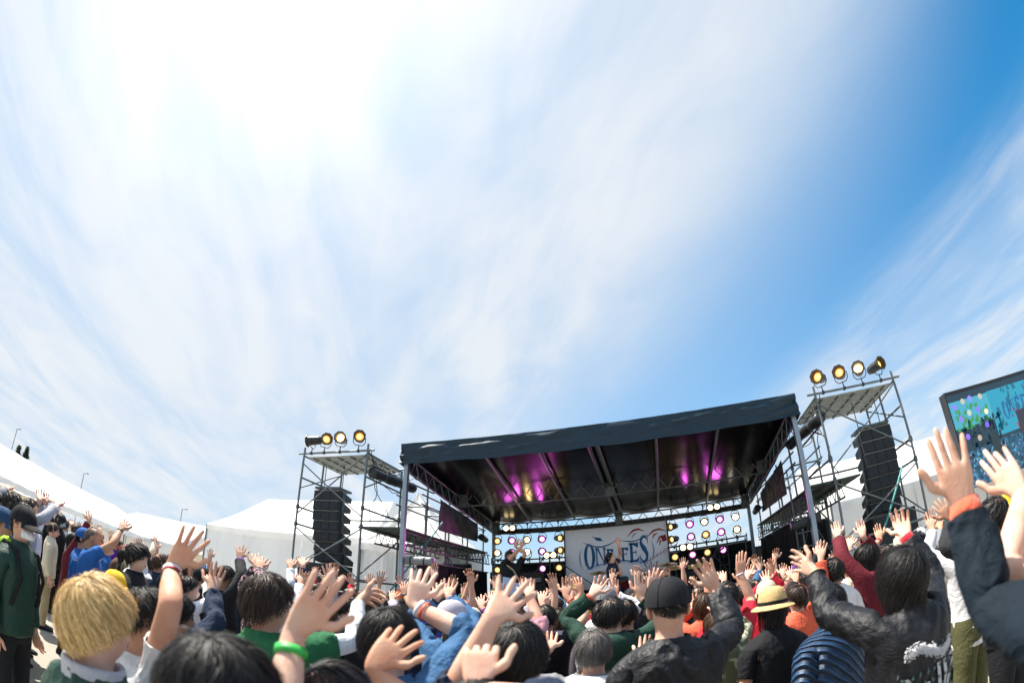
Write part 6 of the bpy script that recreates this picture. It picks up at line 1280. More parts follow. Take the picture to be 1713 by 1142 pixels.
    {'id': 47, 'label': 'person in orange tee with one wrist raised beside the maroon sweater', 'x': 2.201, 'y': 4.434, 'h': 1.639, 'yaw': 18, 'arms': {'L': {'w': (0.051, 0.09, 1.717), 'u': (0.255, 0.366, 0.895), 't': (0.718, -0.696, 0.0), 'spread': 0.4}}, 'top': 'orange', 'sleeve': 0.6, 'ex': [('band', -1, 0.9, 'red')], 'group': 'people in the crowd'},
    {'id': 48, 'label': 'black haired person in black jacket with silver back lettering, both arms up', 'x': 0.94, 'y': 1.765, 'h': 1.625, 'yaw': 14, 'arms': {'L': {'w': (-0.163, 0.386, 1.634), 'u': (-0.089, 0.862, 0.498), 't': (-0.072, 0.045, 0.996), 'spread': 1.3, 'curl': 0.12, 'pole': (-0.5, -0.1, -1)}, 'R': {'w': (0.302, 0.266, 1.671), 'u': (0.356, 0.555, 0.752), 't': (-0.73, 0.684, -0.0), 'spread': 1.0, 'curl': 0.3, 'pole': (0.6, -0.2, -1)}}, 'top': 'black', 'topk': 'shell', 'topname': 'jacket', 'hair': 'bob', 'add': 0.03, 'fold': 0.006, 'ex': [('back_script', -0.17, 0.17, 1.03, 1.27), ('fur',), ('cuff', 1, 0.93, 'red', 0.034), ('band', -1, 0.93, 'khaki', 0.033, 0.02)], 'strands': 7000, 'group': 'people in the crowd'},
    {'id': 49, 'label': 'person in white hooded sleeve and olive trousers near the right edge', 'x': 2.275, 'y': 3.229, 'h': 1.581, 'yaw': 22, 'arms': {'L': {'w': (-0.033, 0.225, 1.653), 'u': (0.216, 0.275, 0.937), 't': (0.584, -0.811, 0.0), 'spread': 0.3}}, 'top': 'white', 'leg': 'olive', 'hair': 'long', 'hairc': 'brown2', 'flare': 0.03, 'legadd': 0.03, 'shoe': 'cream', 'hem': 0.8, 'group': 'people in the crowd'},
    {'id': 50, 'label': 'person in dark top and green trousers left of the olive trousers', 'x': 3.032, 'y': 4.529, 'h': 1.547, 'yaw': 22, 'arms': {}, 'top': 'black', 'leg': 'dgreen', 'flare': 0.03, 'legadd': 0.03, 'hair': 'short', 'shoe': 'white', 'group': 'people in the crowd'},
    {'id': 51, 'label': 'person in jeans and black top at the right, far back by the tower', 'x': 3.879, 'y': 6.125, 'h': 1.598, 'yaw': 25, 'arms': {}, 'top': 'charcoal', 'leg': 'skyblue', 'hair': 'short', 'shoe': 'white', 'group': 'people in the crowd'},
    {'id': 52, 'label': 'person in white cap by the foot of the right tower', 'x': 3.182, 'y': 5.379, 'h': 1.683, 'yaw': 20, 'arms': {}, 'hat': ('cap', 'white', 'white'), 'top': 'lgrey', 'group': 'people in the crowd'},
    {'id': 53, 'label': 'person in teal cap near the white sleeve at right', 'x': 3.76, 'y': 5.485, 'h': 1.72, 'yaw': 25, 'arms': {}, 'hat': ('cap', 'green', 'blue'), 'top': 'white', 'group': 'people in the crowd'},
    {'id': 54, 'label': 'tan hand raised behind the big navy sleeve at right', 'x': 2.065, 'y': 2.51, 'h': 1.7, 'yaw': 25, 'arms': {'L': {'w': (-0.085, 0.267, 1.681), 'u': (-0.282, 0.369, 0.886), 't': (-0.259, 0.442, -0.859), 'curl': 0.3}}, 'top': 'charcoal', 'hair': 'short', 'skin': 2, 'group': 'people in the crowd'},
    {'id': 55, 'label': 'person at the right edge in navy jacket with red cuff, arm towering upward', 'x': 0.785, 'y': 0.651, 'h': 1.7, 'yaw': 20, 'arms': {'L': {'w': (0.021, 0.312, 1.698), 'u': (-0.171, -0.052, 0.984), 't': (-0.556, 0.831, -0.0), 'spread': 0.55, 'curl': 0.12, 'pole': (-0.2, -0.3, -0.9)}}, 'top': 'teal', 'topname': 'jacket', 'add': 0.02, 'hair': 'short', 'fold': 0.007, 'ex': [('cuff', -1, 0.92, 'coral', 0.038)], 'group': 'people in the crowd'},
    {'id': 56, 'label': 'person at the right edge raising an open hand in front of the screen', 'x': 1.041, 'y': 0.778, 'h': 1.7, 'yaw': 20, 'arms': {'L': {'w': (0.039, 0.278, 1.671), 'u': (0.071, 0.469, 0.88), 't': (-0.454, 0.891, -0.0), 'spread': 0.7, 'curl': 0.15}}, 'top': 'white', 'sleeve': 0.6, 'hair': 'short', 'group': 'people in the crowd'},
    {'id': 57, 'label': 'person in yellow hat and red top at the right edge', 'x': 3.365, 'y': 3.766, 'h': 1.7, 'yaw': 25, 'arms': {}, 'hat': ('bucket', 'yellow', 'yellow'), 'top': 'red', 'group': 'people in the crowd'},
    {'id': 58, 'label': 'person in cream trousers and white shirt by the right edge', 'x': 2.798, 'y': 3.46, 'h': 1.582, 'yaw': 25, 'arms': {}, 'top': 'white', 'leg': 'khaki', 'hair': 'short', 'group': 'people in the crowd'},
    {'id': 59, 'label': 'raised hand left of the left tower leg, white sleeve', 'x': -3.883, 'y': 4.104, 'h': 1.648, 'yaw': -15, 'arms': {'R': {'w': (0.049, 0.152, 1.824), 'u': (-0.581, 0.256, 0.773), 't': (0.547, 0.837, 0.0), 'spread': 0.9, 'curl': 0.18}}, 'top': 'white', 'sleeve': 1.9, 'group': 'people in the crowd'},
    {'id': 60, 'label': 'raised hand with dark cuff between the tower leg and the big hand', 'x': -3.517, 'y': 3.898, 'h': 1.606, 'yaw': -15, 'arms': {'R': {'w': (0.198, 0.044, 1.855), 'u': (-0.726, 0.259, 0.637), 't': (0.567, 0.824, 0.0), 'spread': 0.9, 'curl': 0.18}}, 'top': 'navy', 'sleeve': 1.9, 'group': 'people in the crowd'},
    {'id': 61, 'label': 'small tan hand in front of the left speaker', 'x': -4.146, 'y': 5.199, 'h': 1.69, 'yaw': -14, 'arms': {'R': {'w': (-0.004, 0.205, 1.833), 'u': (-0.002, -0.082, 0.997), 't': (0.626, 0.78, 0.0), 'spread': 0.9, 'curl': 0.18}}, 'top': 'black', 'sleeve': 1.9, 'skin': 2, 'group': 'people in the crowd'},
    {'id': 62, 'label': 'hand in pale sleeve below the left speaker tower', 'x': -2.064, 'y': 3.715, 'h': 1.57, 'yaw': -10, 'arms': {'L': {'w': (-0.271, 0.059, 1.589), 'u': (-0.491, 0.625, 0.607), 't': (-0.751, -0.66, -0.0), 'spread': 0.9, 'curl': 0.18}}, 'top': 'white', 'sleeve': 1.9, 'group': 'people in the crowd'},
    {'id': 63, 'label': 'hand in lilac sleeve left of the front post', 'x': -2.452, 'y': 3.892, 'h': 1.547, 'yaw': -10, 'arms': {'R': {'w': (-0.012, 0.281, 1.609), 'u': (-0.387, 0.59, 0.709), 't': (0.765, 0.644, 0.0), 'spread': 0.9, 'curl': 0.18}}, 'top': 'lilac', 'sleeve': 1.9, 'group': 'people in the crowd'},
    {'id': 64, 'label': 'hand with watch beside the aluminium front post', 'x': -2.564, 'y': 4.351, 'h': 1.628, 'yaw': -8, 'arms': {'R': {'w': (-0.002, 0.276, 1.671), 'u': (-0.312, 0.247, 0.917), 't': (0.802, 0.597, 0.0), 'spread': 0.9, 'curl': 0.18}}, 'top': 'black', 'sleeve': 1.2, 'ex': [('band', 1, 0.95, 'black')], 'group': 'people in the crowd'},
    {'id': 65, 'label': 'bare forearm slanting right beside the red and white wristband', 'x': -1.627, 'y': 2.929, 'h': 1.566, 'yaw': -8, 'arms': {'R': {'w': (0.009, 0.277, 1.644), 'u': (-0.197, 0.837, 0.511), 't': (0.826, 0.563, 0.0), 'spread': 0.9, 'curl': 0.18}}, 'top': 'navy', 'sleeve': 0.8, 'group': 'people in the crowd'},
    {'id': 66, 'label': 'small hand right of the lilac cap hands', 'x': -2.387, 'y': 5.121, 'h': 1.548, 'yaw': -5, 'arms': {'R': {'w': (0.038, 0.273, 1.598), 'u': (-0.327, 0.774, 0.542), 't': (0.88, 0.475, 0.0), 'spread': 0.9, 'curl': 0.18}}, 'top': 'grey', 'sleeve': 1.9, 'group': 'people in the crowd'},
    {'id': 67, 'label': 'small open hand against the black stage wing', 'x': -2.462, 'y': 5.745, 'h': 1.566, 'yaw': -5, 'arms': {'R': {'w': (0.046, 0.272, 1.547), 'u': (-0.212, 0.512, 0.832), 't': (-0.893, -0.449, -0.0), 'spread': 0.9, 'curl': 0.18}}, 'top': 'charcoal', 'sleeve': 1.9, 'group': 'people in the crowd'},
    {'id': 68, 'label': 'hand just left of the long bare forearm', 'x': -1.326, 'y': 4.457, 'h': 1.537, 'yaw': -3, 'arms': {'L': {'w': (-0.234, 0.147, 1.633), 'u': (-0.272, 0.591, 0.76), 't': (-0.93, -0.368, -0.0), 'spread': 0.9, 'curl': 0.18}}, 'top': 'lilac', 'sleeve': 0.8, 'group': 'people in the crowd'},
    {'id': 69, 'label': 'flat hand behind the long bare forearm', 'x': -1.311, 'y': 3.46, 'h': 1.548, 'yaw': -3, 'arms': {'R': {'w': (0.118, 0.275, 1.652), 'u': (-0.181, 0.491, 0.852), 't': (-0.936, -0.351, -0.0), 'spread': 0.9, 'curl': 0.18}}, 'top': 'white', 'sleeve': 0.6, 'group': 'people in the crowd'},
    {'id': 70, 'label': 'hand clasped above the long bare forearm, in front of the guitarist', 'x': -0.879, 'y': 2.764, 'h': 1.538, 'yaw': -2, 'arms': {'R': {'w': (0.11, 0.204, 1.687), 'u': (-0.269, 0.698, 0.664), 't': (-0.959, -0.283, -0.0), 'spread': 0.9, 'curl': 0.18}}, 'top': 'pink', 'sleeve': 1.2, 'group': 'people in the crowd'},
    {'id': 71, 'label': 'cupped hand beside a brown haired head before the amplifier', 'x': -1.09, 'y': 3.848, 'h': 1.567, 'yaw': 0, 'arms': {'R': {'w': (0.136, 0.262, 1.624), 'u': (-0.059, 0.59, 0.805), 't': (0.974, 0.226, 0.0), 'spread': 0.9, 'curl': 0.18}}, 'top': 'brown', 'sleeve': 1.4, 'hair': 'bob', 'hairc': 'brown2', 'group': 'people in the crowd'},
    {'id': 72, 'label': 'hand with pointing fingers left of the green hoodie', 'x': -0.428, 'y': 3.927, 'h': 1.587, 'yaw': 0, 'arms': {'L': {'w': (-0.193, 0.197, 1.694), 'u': (-0.264, 0.149, 0.953), 't': (-0.989, -0.149, -0.0), 'spread': 0.9, 'curl': 0.18}}, 'top': 'lgrey', 'sleeve': 1.6, 'group': 'people in the crowd'},
    {'id': 73, 'label': 'open hand with black sleeve right of the green hoodie', 'x': -0.218, 'y': 3.443, 'h': 1.61, 'yaw': 3, 'arms': {'R': {'w': (0.188, 0.217, 1.685), 'u': (0.354, -0.068, 0.933), 't': (0.999, -0.041, 0.0), 'spread': 1.5, 'curl': 0.18}}, 'top': 'black', 'sleeve': 1.7, 'group': 'people in the crowd'},
    {'id': 74, 'label': 'hand behind the green hoodie shoulder in yellow sleeve', 'x': -0.514, 'y': 4.823, 'h': 1.467, 'yaw': 0, 'arms': {'L': {'w': (-0.247, 0.19, 1.456), 'u': (-0.236, 0.641, 0.73), 't': (0.989, 0.15, 0.0), 'spread': 0.9, 'curl': 0.18}}, 'top': 'yellow', 'sleeve': 1.9, 'group': 'people in the crowd'},
    {'id': 75, 'label': 'open hand behind the red tee', 'x': 0.794, 'y': 4.582, 'h': 1.586, 'yaw': 6, 'arms': {'L': {'w': (-0.103, 0.255, 1.658), 'u': (0.001, 0.619, 0.786), 't': (-0.971, 0.239, -0.0), 'spread': 0.9, 'curl': 0.18}}, 'top': 'red', 'sleeve': 1.2, 'group': 'people in the crowd'},
    {'id': 76, 'label': 'hand with bracelet against the black right drape', 'x': 1.072, 'y': 4.884, 'h': 1.59, 'yaw': 8, 'arms': {'L': {'w': (-0.088, 0.264, 1.653), 'u': (0.439, 0.481, 0.759), 't': (0.949, -0.317, 0.0), 'spread': 0.9, 'curl': 0.18}}, 'top': 'black', 'sleeve': 1.3, 'ex': [('band', -1, 0.9, 'white')], 'group': 'people in the crowd'},
    {'id': 77, 'label': 'hand at the end of a long bright red sleeve', 'x': 1.035, 'y': 5.3, 'h': 1.606, 'yaw': 10, 'arms': {'R': {'w': (0.284, 0.122, 1.652), 'u': (0.087, -0.066, 0.994), 't': (-0.918, 0.396, -0.0), 'spread': 0.9, 'curl': 0.18}}, 'top': 'red', 'sleeve': 1.9, 'group': 'people in the crowd'},
    {'id': 78, 'label': 'hand in khaki sleeve right of the bright red sleeve', 'x': 1.252, 'y': 5.663, 'h': 1.61, 'yaw': 10, 'arms': {'R': {'w': (0.286, 0.115, 1.594), 'u': (0.325, 0.504, 0.8), 't': (-0.909, 0.416, -0.0), 'spread': 0.9, 'curl': 0.18}}, 'top': 'khaki', 'sleeve': 1.9, 'group': 'people in the crowd'},
    {'id': 79, 'label': 'hand in black sleeve below the right front post', 'x': 1.422, 'y': 4.322, 'h': 1.57, 'yaw': 12, 'arms': {'L': {'w': (-0.05, 0.28, 1.529), 'u': (0.245, 0.586, 0.772), 't': (-0.883, 0.469, -0.0), 'spread': 0.9, 'curl': 0.18}}, 'top': 'black', 'sleeve': 1.9, 'group': 'people in the crowd'},
    {'id': 80, 'label': 'hand right of the red sleeve before the right drape', 'x': 1.608, 'y': 5.207, 'h': 1.59, 'yaw': 12, 'arms': {'L': {'w': (-0.049, 0.276, 1.568), 'u': (0.254, 0.695, 0.672), 't': (0.888, -0.46, 0.0), 'spread': 0.9, 'curl': 0.18}}, 'top': 'pink', 'sleeve': 1.2, 'group': 'people in the crowd'},
    {'id': 81, 'label': 'hand in dark sleeve left of the maroon sweater', 'x': 2.073, 'y': 5.47, 'h': 1.608, 'yaw': 15, 'arms': {'R': {'w': (0.282, 0.064, 1.735), 'u': (0.534, 0.279, 0.798), 't': (0.793, -0.61, 0.0), 'spread': 0.9, 'curl': 0.18}}, 'top': 'grey', 'sleeve': 1.9, 'group': 'people in the crowd'},
    {'id': 82, 'label': 'pale hand beside the teal cap at right', 'x': 3.349, 'y': 4.797, 'h': 1.589, 'yaw': 25, 'arms': {'L': {'w': (0.089, 0.261, 1.62), 'u': (0.589, 0.428, 0.686), 't': (-0.527, 0.85, -0.0), 'spread': 0.9, 'curl': 0.18}}, 'top': 'grey', 'sleeve': 1.9, 'group': 'people in the crowd'},
    {'id': 83, 'label': 'dark head far behind the brown haired man, near the left tower', 'x': -4.324, 'y': 4.786, 'h': 1.575, 'yaw': -31.1, 'arms': {}, 'top': 'charcoal', 'hair': 'messy', 'hairc': 'black', 'group': 'people in the crowd'},
    {'id': 84, 'label': 'dark head behind the big green wristband hand', 'x': -3.531, 'y': 4.411, 'h': 1.603, 'yaw': -29.7, 'arms': {}, 'top': 'navy', 'hair': 'short', 'hairc': 'brown', 'group': 'people in the crowd'},
    {'id': 85, 'label': 'dark head behind the white sleeved hand, below the speaker', 'x': -2.855, 'y': 4.044, 'h': 1.559, 'yaw': -22.8, 'arms': {}, 'top': 'black', 'hair': 'short', 'hairc': 'black', 'group': 'people in the crowd'},
    {'id': 86, 'label': 'black haired head just right of the white sleeved hand', 'x': -2.002, 'y': 3.112, 'h': 1.666, 'yaw': 8.4, 'arms': {}, 'top': 'black', 'hair': 'messy', 'hairc': 'brown2', 'group': 'people in the crowd'},
    {'id': 87, 'label': 'head in front of the left wing, by the front post', 'x': -2.163, 'y': 4.229, 'h': 1.645, 'yaw': -7.8, 'arms': {}, 'top': 'purple', 'hair': 'short', 'hairc': 'black', 'group': 'people in the crowd'},
    {'id': 88, 'label': 'head below the watch hands near the lilac cap', 'x': -2.19, 'y': 4.661, 'h': 1.616, 'yaw': -6.3, 'arms': {}, 'top': 'blue', 'hair': 'short', 'hairc': 'brown', 'group': 'people in the crowd'},
    {'id': 89, 'label': 'far head in front of the black left wing', 'x': -1.84, 'y': 5.13, 'h': 1.568, 'yaw': -11.0, 'arms': {}, 'top': 'black', 'hair': 'messy', 'hairc': 'black', 'group': 'people in the crowd'},
    {'id': 90, 'label': 'far head below the guitarist', 'x': -1.931, 'y': 6.154, 'h': 1.575, 'yaw': 12.0, 'arms': {}, 'top': 'grey', 'hair': 'short', 'hairc': 'brown2', 'group': 'people in the crowd'},
    {'id': 91, 'label': 'far head in black cap below the guitarist', 'x': -1.499, 'y': 5.448, 'h': 1.655, 'yaw': 8.6, 'arms': {}, 'hat': ('cap', 'black', 'black'), 'top': 'black', 'hair': 'short', 'hairc': 'black', 'group': 'people in the crowd'},
    {'id': 92, 'label': 'far head near the steps at the stage front', 'x': -1.199, 'y': 5.93, 'h': 1.65, 'yaw': -8.6, 'arms': {}, 'top': 'maroon', 'hair': 'messy', 'hairc': 'brown', 'group': 'people in the crowd'},
    {'id': 93, 'label': 'dark head between the green hoodie arms and the singer', 'x': -0.323, 'y': 5.19, 'h': 1.59, 'yaw': 3.6, 'arms': {}, 'top': 'black', 'hair': 'short', 'hairc': 'black', 'group': 'people in the crowd'},
    {'id': 94, 'label': 'far head below the drum kit', 'x': -0.257, 'y': 6.045, 'h': 1.644, 'yaw': 9.9, 'arms': {}, 'top': 'charcoal', 'hair': 'short', 'hairc': 'brown2', 'group': 'people in the crowd'},
    {'id': 95, 'label': 'dark head behind the black cap', 'x': 0.256, 'y': 5.043, 'h': 1.662, 'yaw': -11.6, 'arms': {}, 'top': 'navy', 'hair': 'messy', 'hairc': 'black', 'group': 'people in the crowd'},
    {'id': 96, 'label': 'far head below the right lamp bank', 'x': 0.491, 'y': 5.829, 'h': 1.626, 'yaw': 4.8, 'arms': {}, 'top': 'black', 'hair': 'short', 'hairc': 'brown', 'group': 'people in the crowd'},
    {'id': 97, 'label': 'dark head behind the watch arm', 'x': 1.004, 'y': 6.017, 'h': 1.613, 'yaw': -9.0, 'arms': {}, 'top': 'charcoal', 'hair': 'short', 'hairc': 'black', 'group': 'people in the crowd'},
    {'id': 98, 'label': 'far head in front of the right drape', 'x': 1.261, 'y': 6.326, 'h': 1.612, 'yaw': 0.5, 'arms': {}, 'top': 'black', 'hair': 'messy', 'hairc': 'brown2', 'group': 'people in the crowd'},
    {'id': 99, 'label': 'far head below the right front post', 'x': 1.672, 'y': 5.606, 'h': 1.666, 'yaw': 22.2, 'arms': {}, 'top': 'navy', 'hair': 'short', 'hairc': 'black', 'group': 'people in the crowd'},
    {'id': 100, 'label': 'head in olive cap right of the white tee', 'x': 2.054, 'y': 5.048, 'h': 1.616, 'yaw': 6.4, 'arms': {}, 'hat': ('cap', 'olive', 'olive'), 'top': 'cream', 'hair': 'short', 'hairc': 'brown', 'group': 'people in the crowd'},
    {'id': 101, 'label': 'dark head behind the silver lettered jacket', 'x': 2.612, 'y': 4.496, 'h': 1.669, 'yaw': 14.0, 'arms': {}, 'top': 'black', 'hair': 'messy', 'hairc': 'black', 'group': 'people in the crowd'},
    {'id': 102, 'label': 'dark head behind the wristband arm, near the short tent', 'x': -5.06, 'y': 3.316, 'h': 1.663, 'yaw': -10.3, 'arms': {}, 'top': 'navy', 'hair': 'short', 'hairc': 'brown2', 'group': 'people in the crowd'},
    {'id': 103, 'label': 'head in black cap left of the grey marquee wall', 'x': -4.283, 'y': 3.37, 'h': 1.616, 'yaw': -22.4, 'arms': {}, 'hat': ('cap', 'black', 'black'), 'top': 'black', 'hair': 'short', 'hairc': 'black', 'group': 'people in the crowd'},
    {'id': 104, 'label': 'dark head between the back print jacket and the floral shirt', 'x': -4.275, 'y': 3.993, 'h': 1.624, 'yaw': -21.9, 'arms': {}, 'top': 'navy', 'hair': 'messy', 'hairc': 'brown', 'group': 'people in the crowd'},
    {'id': 105, 'label': 'small far person in white top, hand up below the left tower', 'x': -4.673, 'y': 5.024, 'h': 1.693, 'yaw': -22.2, 'arms': {'R': {'w': (0.133, 0.206, 1.868), 'u': (-0.297, 0.103, 0.949), 't': (-0.453, -0.892, -0.0), 'spread': 0.4846603438548766, 'curl': 0.30476345561672225}, 'L': {'w': (-0.286, -0.153, 1.736), 'u': (-0.196, 0.109, 0.974), 't': (0.387, 0.922, 0.0), 'spread': 0.39412345622921846, 'curl': 0.19102037878735767}}, 'top': 'white', 'sleeve': 1.9, 'hair': 'short', 'hairc': 'black', 'skin': 0, 'group': 'people in the crowd'},
    {'id': 106, 'label': 'small far person in black top and light grey cap, hand up below the left tower', 'x': -4.654, 'y': 5.457, 'h': 1.534, 'yaw': -23.7, 'arms': {'L': {'w': (-0.31, -0.196, 1.506), 'u': (-0.004, -0.007, 1.0), 't': (0.397, 0.918, 0.0), 'spread': 0.9155627045785708, 'curl': 0.162997638056065}}, 'top': 'black', 'sleeve': 0.7, 'hair': 'messy', 'hairc': 'brown', 'skin': 1, 'hat': ('cap', 'lgrey', 'lgrey'), 'group': 'people in the crowd'},
    {'id': 107, 'label': 'small far person in lime top, hand up below the left tower', 'x': -3.805, 'y': 4.718, 'h': 1.563, 'yaw': -13.6, 'arms': {'R': {'w': (0.251, 0.106, 1.841), 'u': (-0.004, -0.096, 0.995), 't': (-0.64, -0.768, -0.0), 'spread': 0.7405311166566568, 'curl': 0.43697085140741276}}, 'top': 'lime', 'sleeve': 1.5, 'hair': 'bob', 'hairc': 'black', 'skin': 2, 'group': 'people in the crowd'},
    {'id': 108, 'label': 'small far person in red top, hand up below the left tower', 'x': -4.201, 'y': 5.598, 'h': 1.644, 'yaw': -22.6, 'arms': {'L': {'w': (-0.311, -0.145, 1.802), 'u': (0.092, 0.081, 0.992), 't': (0.474, 0.881, 0.0), 'spread': 1.2956916416561992, 'curl': 0.4360862197971448}, 'R': {'w': (0.04, 0.276, 1.746), 'u': (-0.037, -0.123, 0.992), 't': (-0.539, -0.842, -0.0), 'spread': 0.5296659016079055, 'curl': 0.18671198419426066}}, 'top': 'red', 'sleeve': 1.9, 'hair': 'long', 'hairc': 'brown2', 'skin': 0, 'group': 'people in the crowd'},
    {'id': 109, 'label': 'small far person in khaki top, hand up below the left tower', 'x': -3.444, 'y': 4.951, 'h': 1.679, 'yaw': -5.8, 'arms': {'R': {'w': (0.053, 0.303, 1.739), 'u': (-0.121, 0.271, 0.955), 't': (-0.783, -0.622, -0.0), 'spread': 0.30054493705557045, 'curl': 0.18388696589184447}}, 'top': 'khaki', 'sleeve': 0.7, 'hair': 'short', 'hairc': 'black', 'skin': 0, 'group': 'people in the crowd'},
    {'id': 110, 'label': 'small far person in light grey top, hand up below the left tower', 'x': -4.165, 'y': 6.353, 'h': 1.601, 'yaw': -17.3, 'arms': {'L': {'w': (-0.285, -0.036, 1.682), 'u': (-0.088, 0.161, 0.983), 't': (0.614, 0.789, 0.0), 'spread': 0.5697755868501426, 'curl': 0.13485767934086806}}, 'top': 'lgrey', 'sleeve': 1.5, 'hair': 'messy', 'hairc': 'black', 'skin': 2, 'group': 'people in the crowd'},
    {'id': 111, 'label': 'small far person in orange top and denim cap, hand up before the black left wing', 'x': -3.574, 'y': 6.015, 'h': 1.55, 'yaw': -7.4, 'arms': {'R': {'w': (0.22, 0.054, 1.781), 'u': (-0.272, 0.013, 0.962), 't': (-0.805, -0.593, -0.0), 'spread': 1.0970215118439741, 'curl': 0.17107125127934647}, 'L': {'w': (-0.31, 0.006, 1.62), 'u': (-0.04, -0.053, 0.998), 't': (0.766, 0.643, 0.0), 'spread': 0.49068441529036605, 'curl': 0.3195682647143051}}, 'top': 'orange', 'sleeve': 1.9, 'hair': 'bob', 'hairc': 'brown', 'skin': 0, 'hat': ('cap', 'denim', 'denim'), 'group': 'people in the crowd'},
    {'id': 112, 'label': 'small far person in blue top, hand up before the black left wing', 'x': -2.667, 'y': 4.77, 'h': 1.603, 'yaw': 7.7, 'arms': {'L': {'w': (-0.291, 0.095, 1.771), 'u': (0.112, -0.002, 0.994), 't': (0.914, 0.405, 0.0), 'spread': 1.1034115030820715, 'curl': 0.22165805994839582}}, 'top': 'blue', 'sleeve': 0.7, 'hair': 'long', 'hairc': 'black', 'skin': 1, 'group': 'people in the crowd'},
    {'id': 113, 'label': 'small far person in navy top, hand up before the black left wing', 'x': -2.81, 'y': 5.318, 'h': 1.679, 'yaw': 5.5, 'arms': {'R': {'w': (0.261, 0.015, 1.908), 'u': (0.012, 0.363, 0.932), 't': (-0.94, -0.342, -0.0), 'spread': 0.5132433685775226, 'curl': 0.2033110231446482}}, 'top': 'navy', 'sleeve': 1.5, 'hair': 'short', 'hairc': 'brown2', 'skin': 0, 'group': 'people in the crowd'},
    {'id': 114, 'label': 'small far person in charcoal top, hand up before the black left wing', 'x': -2.848, 'y': 5.898, 'h': 1.541, 'yaw': 7.3, 'arms': {'L': {'w': (-0.288, 0.11, 1.635), 'u': (-0.1, -0.06, 0.993), 't': (0.937, 0.35, 0.0), 'spread': 0.9012838435819388, 'curl': 0.2486816186372913}, 'R': {'w': (0.199, 0.251, 1.664), 'u': (0.14, 0.013, 0.99), 't': (-0.96, -0.278, -0.0), 'spread': 0.7837245332625451, 'curl': 0.2723713736289843}}, 'top': 'charcoal', 'sleeve': 1.9, 'hair': 'messy', 'hairc': 'black', 'skin': 0, 'group': 'people in the crowd'},
    {'id': 115, 'label': 'small far person in cream top, hand up before the black left wing', 'x': -2.821, 'y': 6.314, 'h': 1.69, 'yaw': -6.1, 'arms': {'R': {'w': (0.352, 0.079, 1.941), 'u': (-0.065, -0.11, 0.992), 't': (-0.889, -0.458, -0.0), 'spread': 1.0394243898166513, 'curl': 0.47616195843795295}}, 'top': 'cream', 'sleeve': 0.7, 'hair': 'bob', 'hairc': 'black', 'skin': 1, 'group': 'people in the crowd'},
    {'id': 116, 'label': 'small far person in purple top and blue cap, hand up before the black left wing', 'x': -2.654, 'y': 6.835, 'h': 1.638, 'yaw': 4.1, 'arms': {'L': {'w': (-0.247, -0.007, 1.849), 'u': (-0.273, 0.166, 0.948), 't': (0.946, 0.325, 0.0), 'spread': 1.2626815114556151, 'curl': 0.19536287707039313}}, 'top': 'purple', 'sleeve': 1.5, 'hair': 'long', 'hairc': 'brown', 'skin': 2, 'hat': ('cap', 'blue', 'blue'), 'group': 'people in the crowd'},
    {'id': 117, 'label': 'small far person in green top, hand up before the black left wing', 'x': -2.387, 'y': 6.5, 'h': 1.633, 'yaw': 8.3, 'arms': {'R': {'w': (0.197, 0.109, 1.833), 'u': (0.024, 0.359, 0.933), 't': (-0.985, -0.175, -0.0), 'spread': 0.3687761241674436, 'curl': 0.1913585349300501}, 'L': {'w': (-0.265, 0.145, 1.722), 'u': (0.055, 0.322, 0.945), 't': (0.972, 0.236, 0.0), 'spread': 0.9143030157248682, 'curl': 0.18406581777125652}}, 'top': 'green', 'sleeve': 1.9, 'hair': 'short', 'hairc': 'black', 'skin': 0, 'group': 'people in the crowd'},
    {'id': 118, 'label': 'small far person in pink top, hand up below the guitarist', 'x': -1.587, 'y': 4.789, 'h': 1.577, 'yaw': -7.4, 'arms': {'L': {'w': (-0.242, -0.056, 1.802), 'u': (-0.087, -0.058, 0.995), 't': (0.88, 0.476, 0.0), 'spread': 0.6687853703722626, 'curl': 0.32886776916106075}}, 'top': 'pink', 'sleeve': 0.7, 'hair': 'messy', 'hairc': 'brown2', 'skin': 1, 'group': 'people in the crowd'},
    {'id': 119, 'label': 'small far person in denim top, hand up below the guitarist', 'x': -2.055, 'y': 7.063, 'h': 1.707, 'yaw': -9.6, 'arms': {'R': {'w': (0.152, 0.291, 1.798), 'u': (-0.098, 0.339, 0.936), 't': (-0.914, -0.405, -0.0), 'spread': 0.44034718714561777, 'curl': 0.11403221465226224}}, 'top': 'denim', 'sleeve': 1.5, 'hair': 'bob', 'hairc': 'black', 'skin': 2, 'group': 'people in the crowd'},
    {'id': 120, 'label': 'small far person in pale blue top, hand up below the guitarist', 'x': -1.615, 'y': 6.649, 'h': 1.699, 'yaw': 8.0, 'arms': {'L': {'w': (-0.218, 0.177, 1.81), 'u': (-0.038, 0.327, 0.944), 't': (0.992, 0.126, 0.0), 'spread': 1.030497980945282, 'curl': 0.22756179611863436}, 'R': {'w': (0.218, 0.218, 1.705), 'u': (-0.158, 0.292, 0.943), 't': (-0.998, -0.065, -0.0), 'spread': 0.8460953590853206, 'curl': 0.3211016484598777}}, 'top': 'skyblue', 'sleeve': 1.9, 'hair': 'long', 'hairc': 'black', 'skin': 0, 'group': 'people in the crowd'},
    {'id': 121, 'label': 'small far person in white top and white cap, hand up below the guitarist', 'x': -1.492, 'y': 7.044, 'h': 1.667, 'yaw': -1.7, 'arms': {'R': {'w': (0.265, 0.202, 1.828), 'u': (0.077, 0.148, 0.986), 't': (-0.981, -0.195, -0.0), 'spread': 1.200835939330379, 'curl': 0.4484405036488044}}, 'top': 'white', 'sleeve': 0.7, 'hair': 'short', 'hairc': 'brown', 'skin': 0, 'hat': ('cap', 'white', 'white'), 'group': 'people in the crowd'},
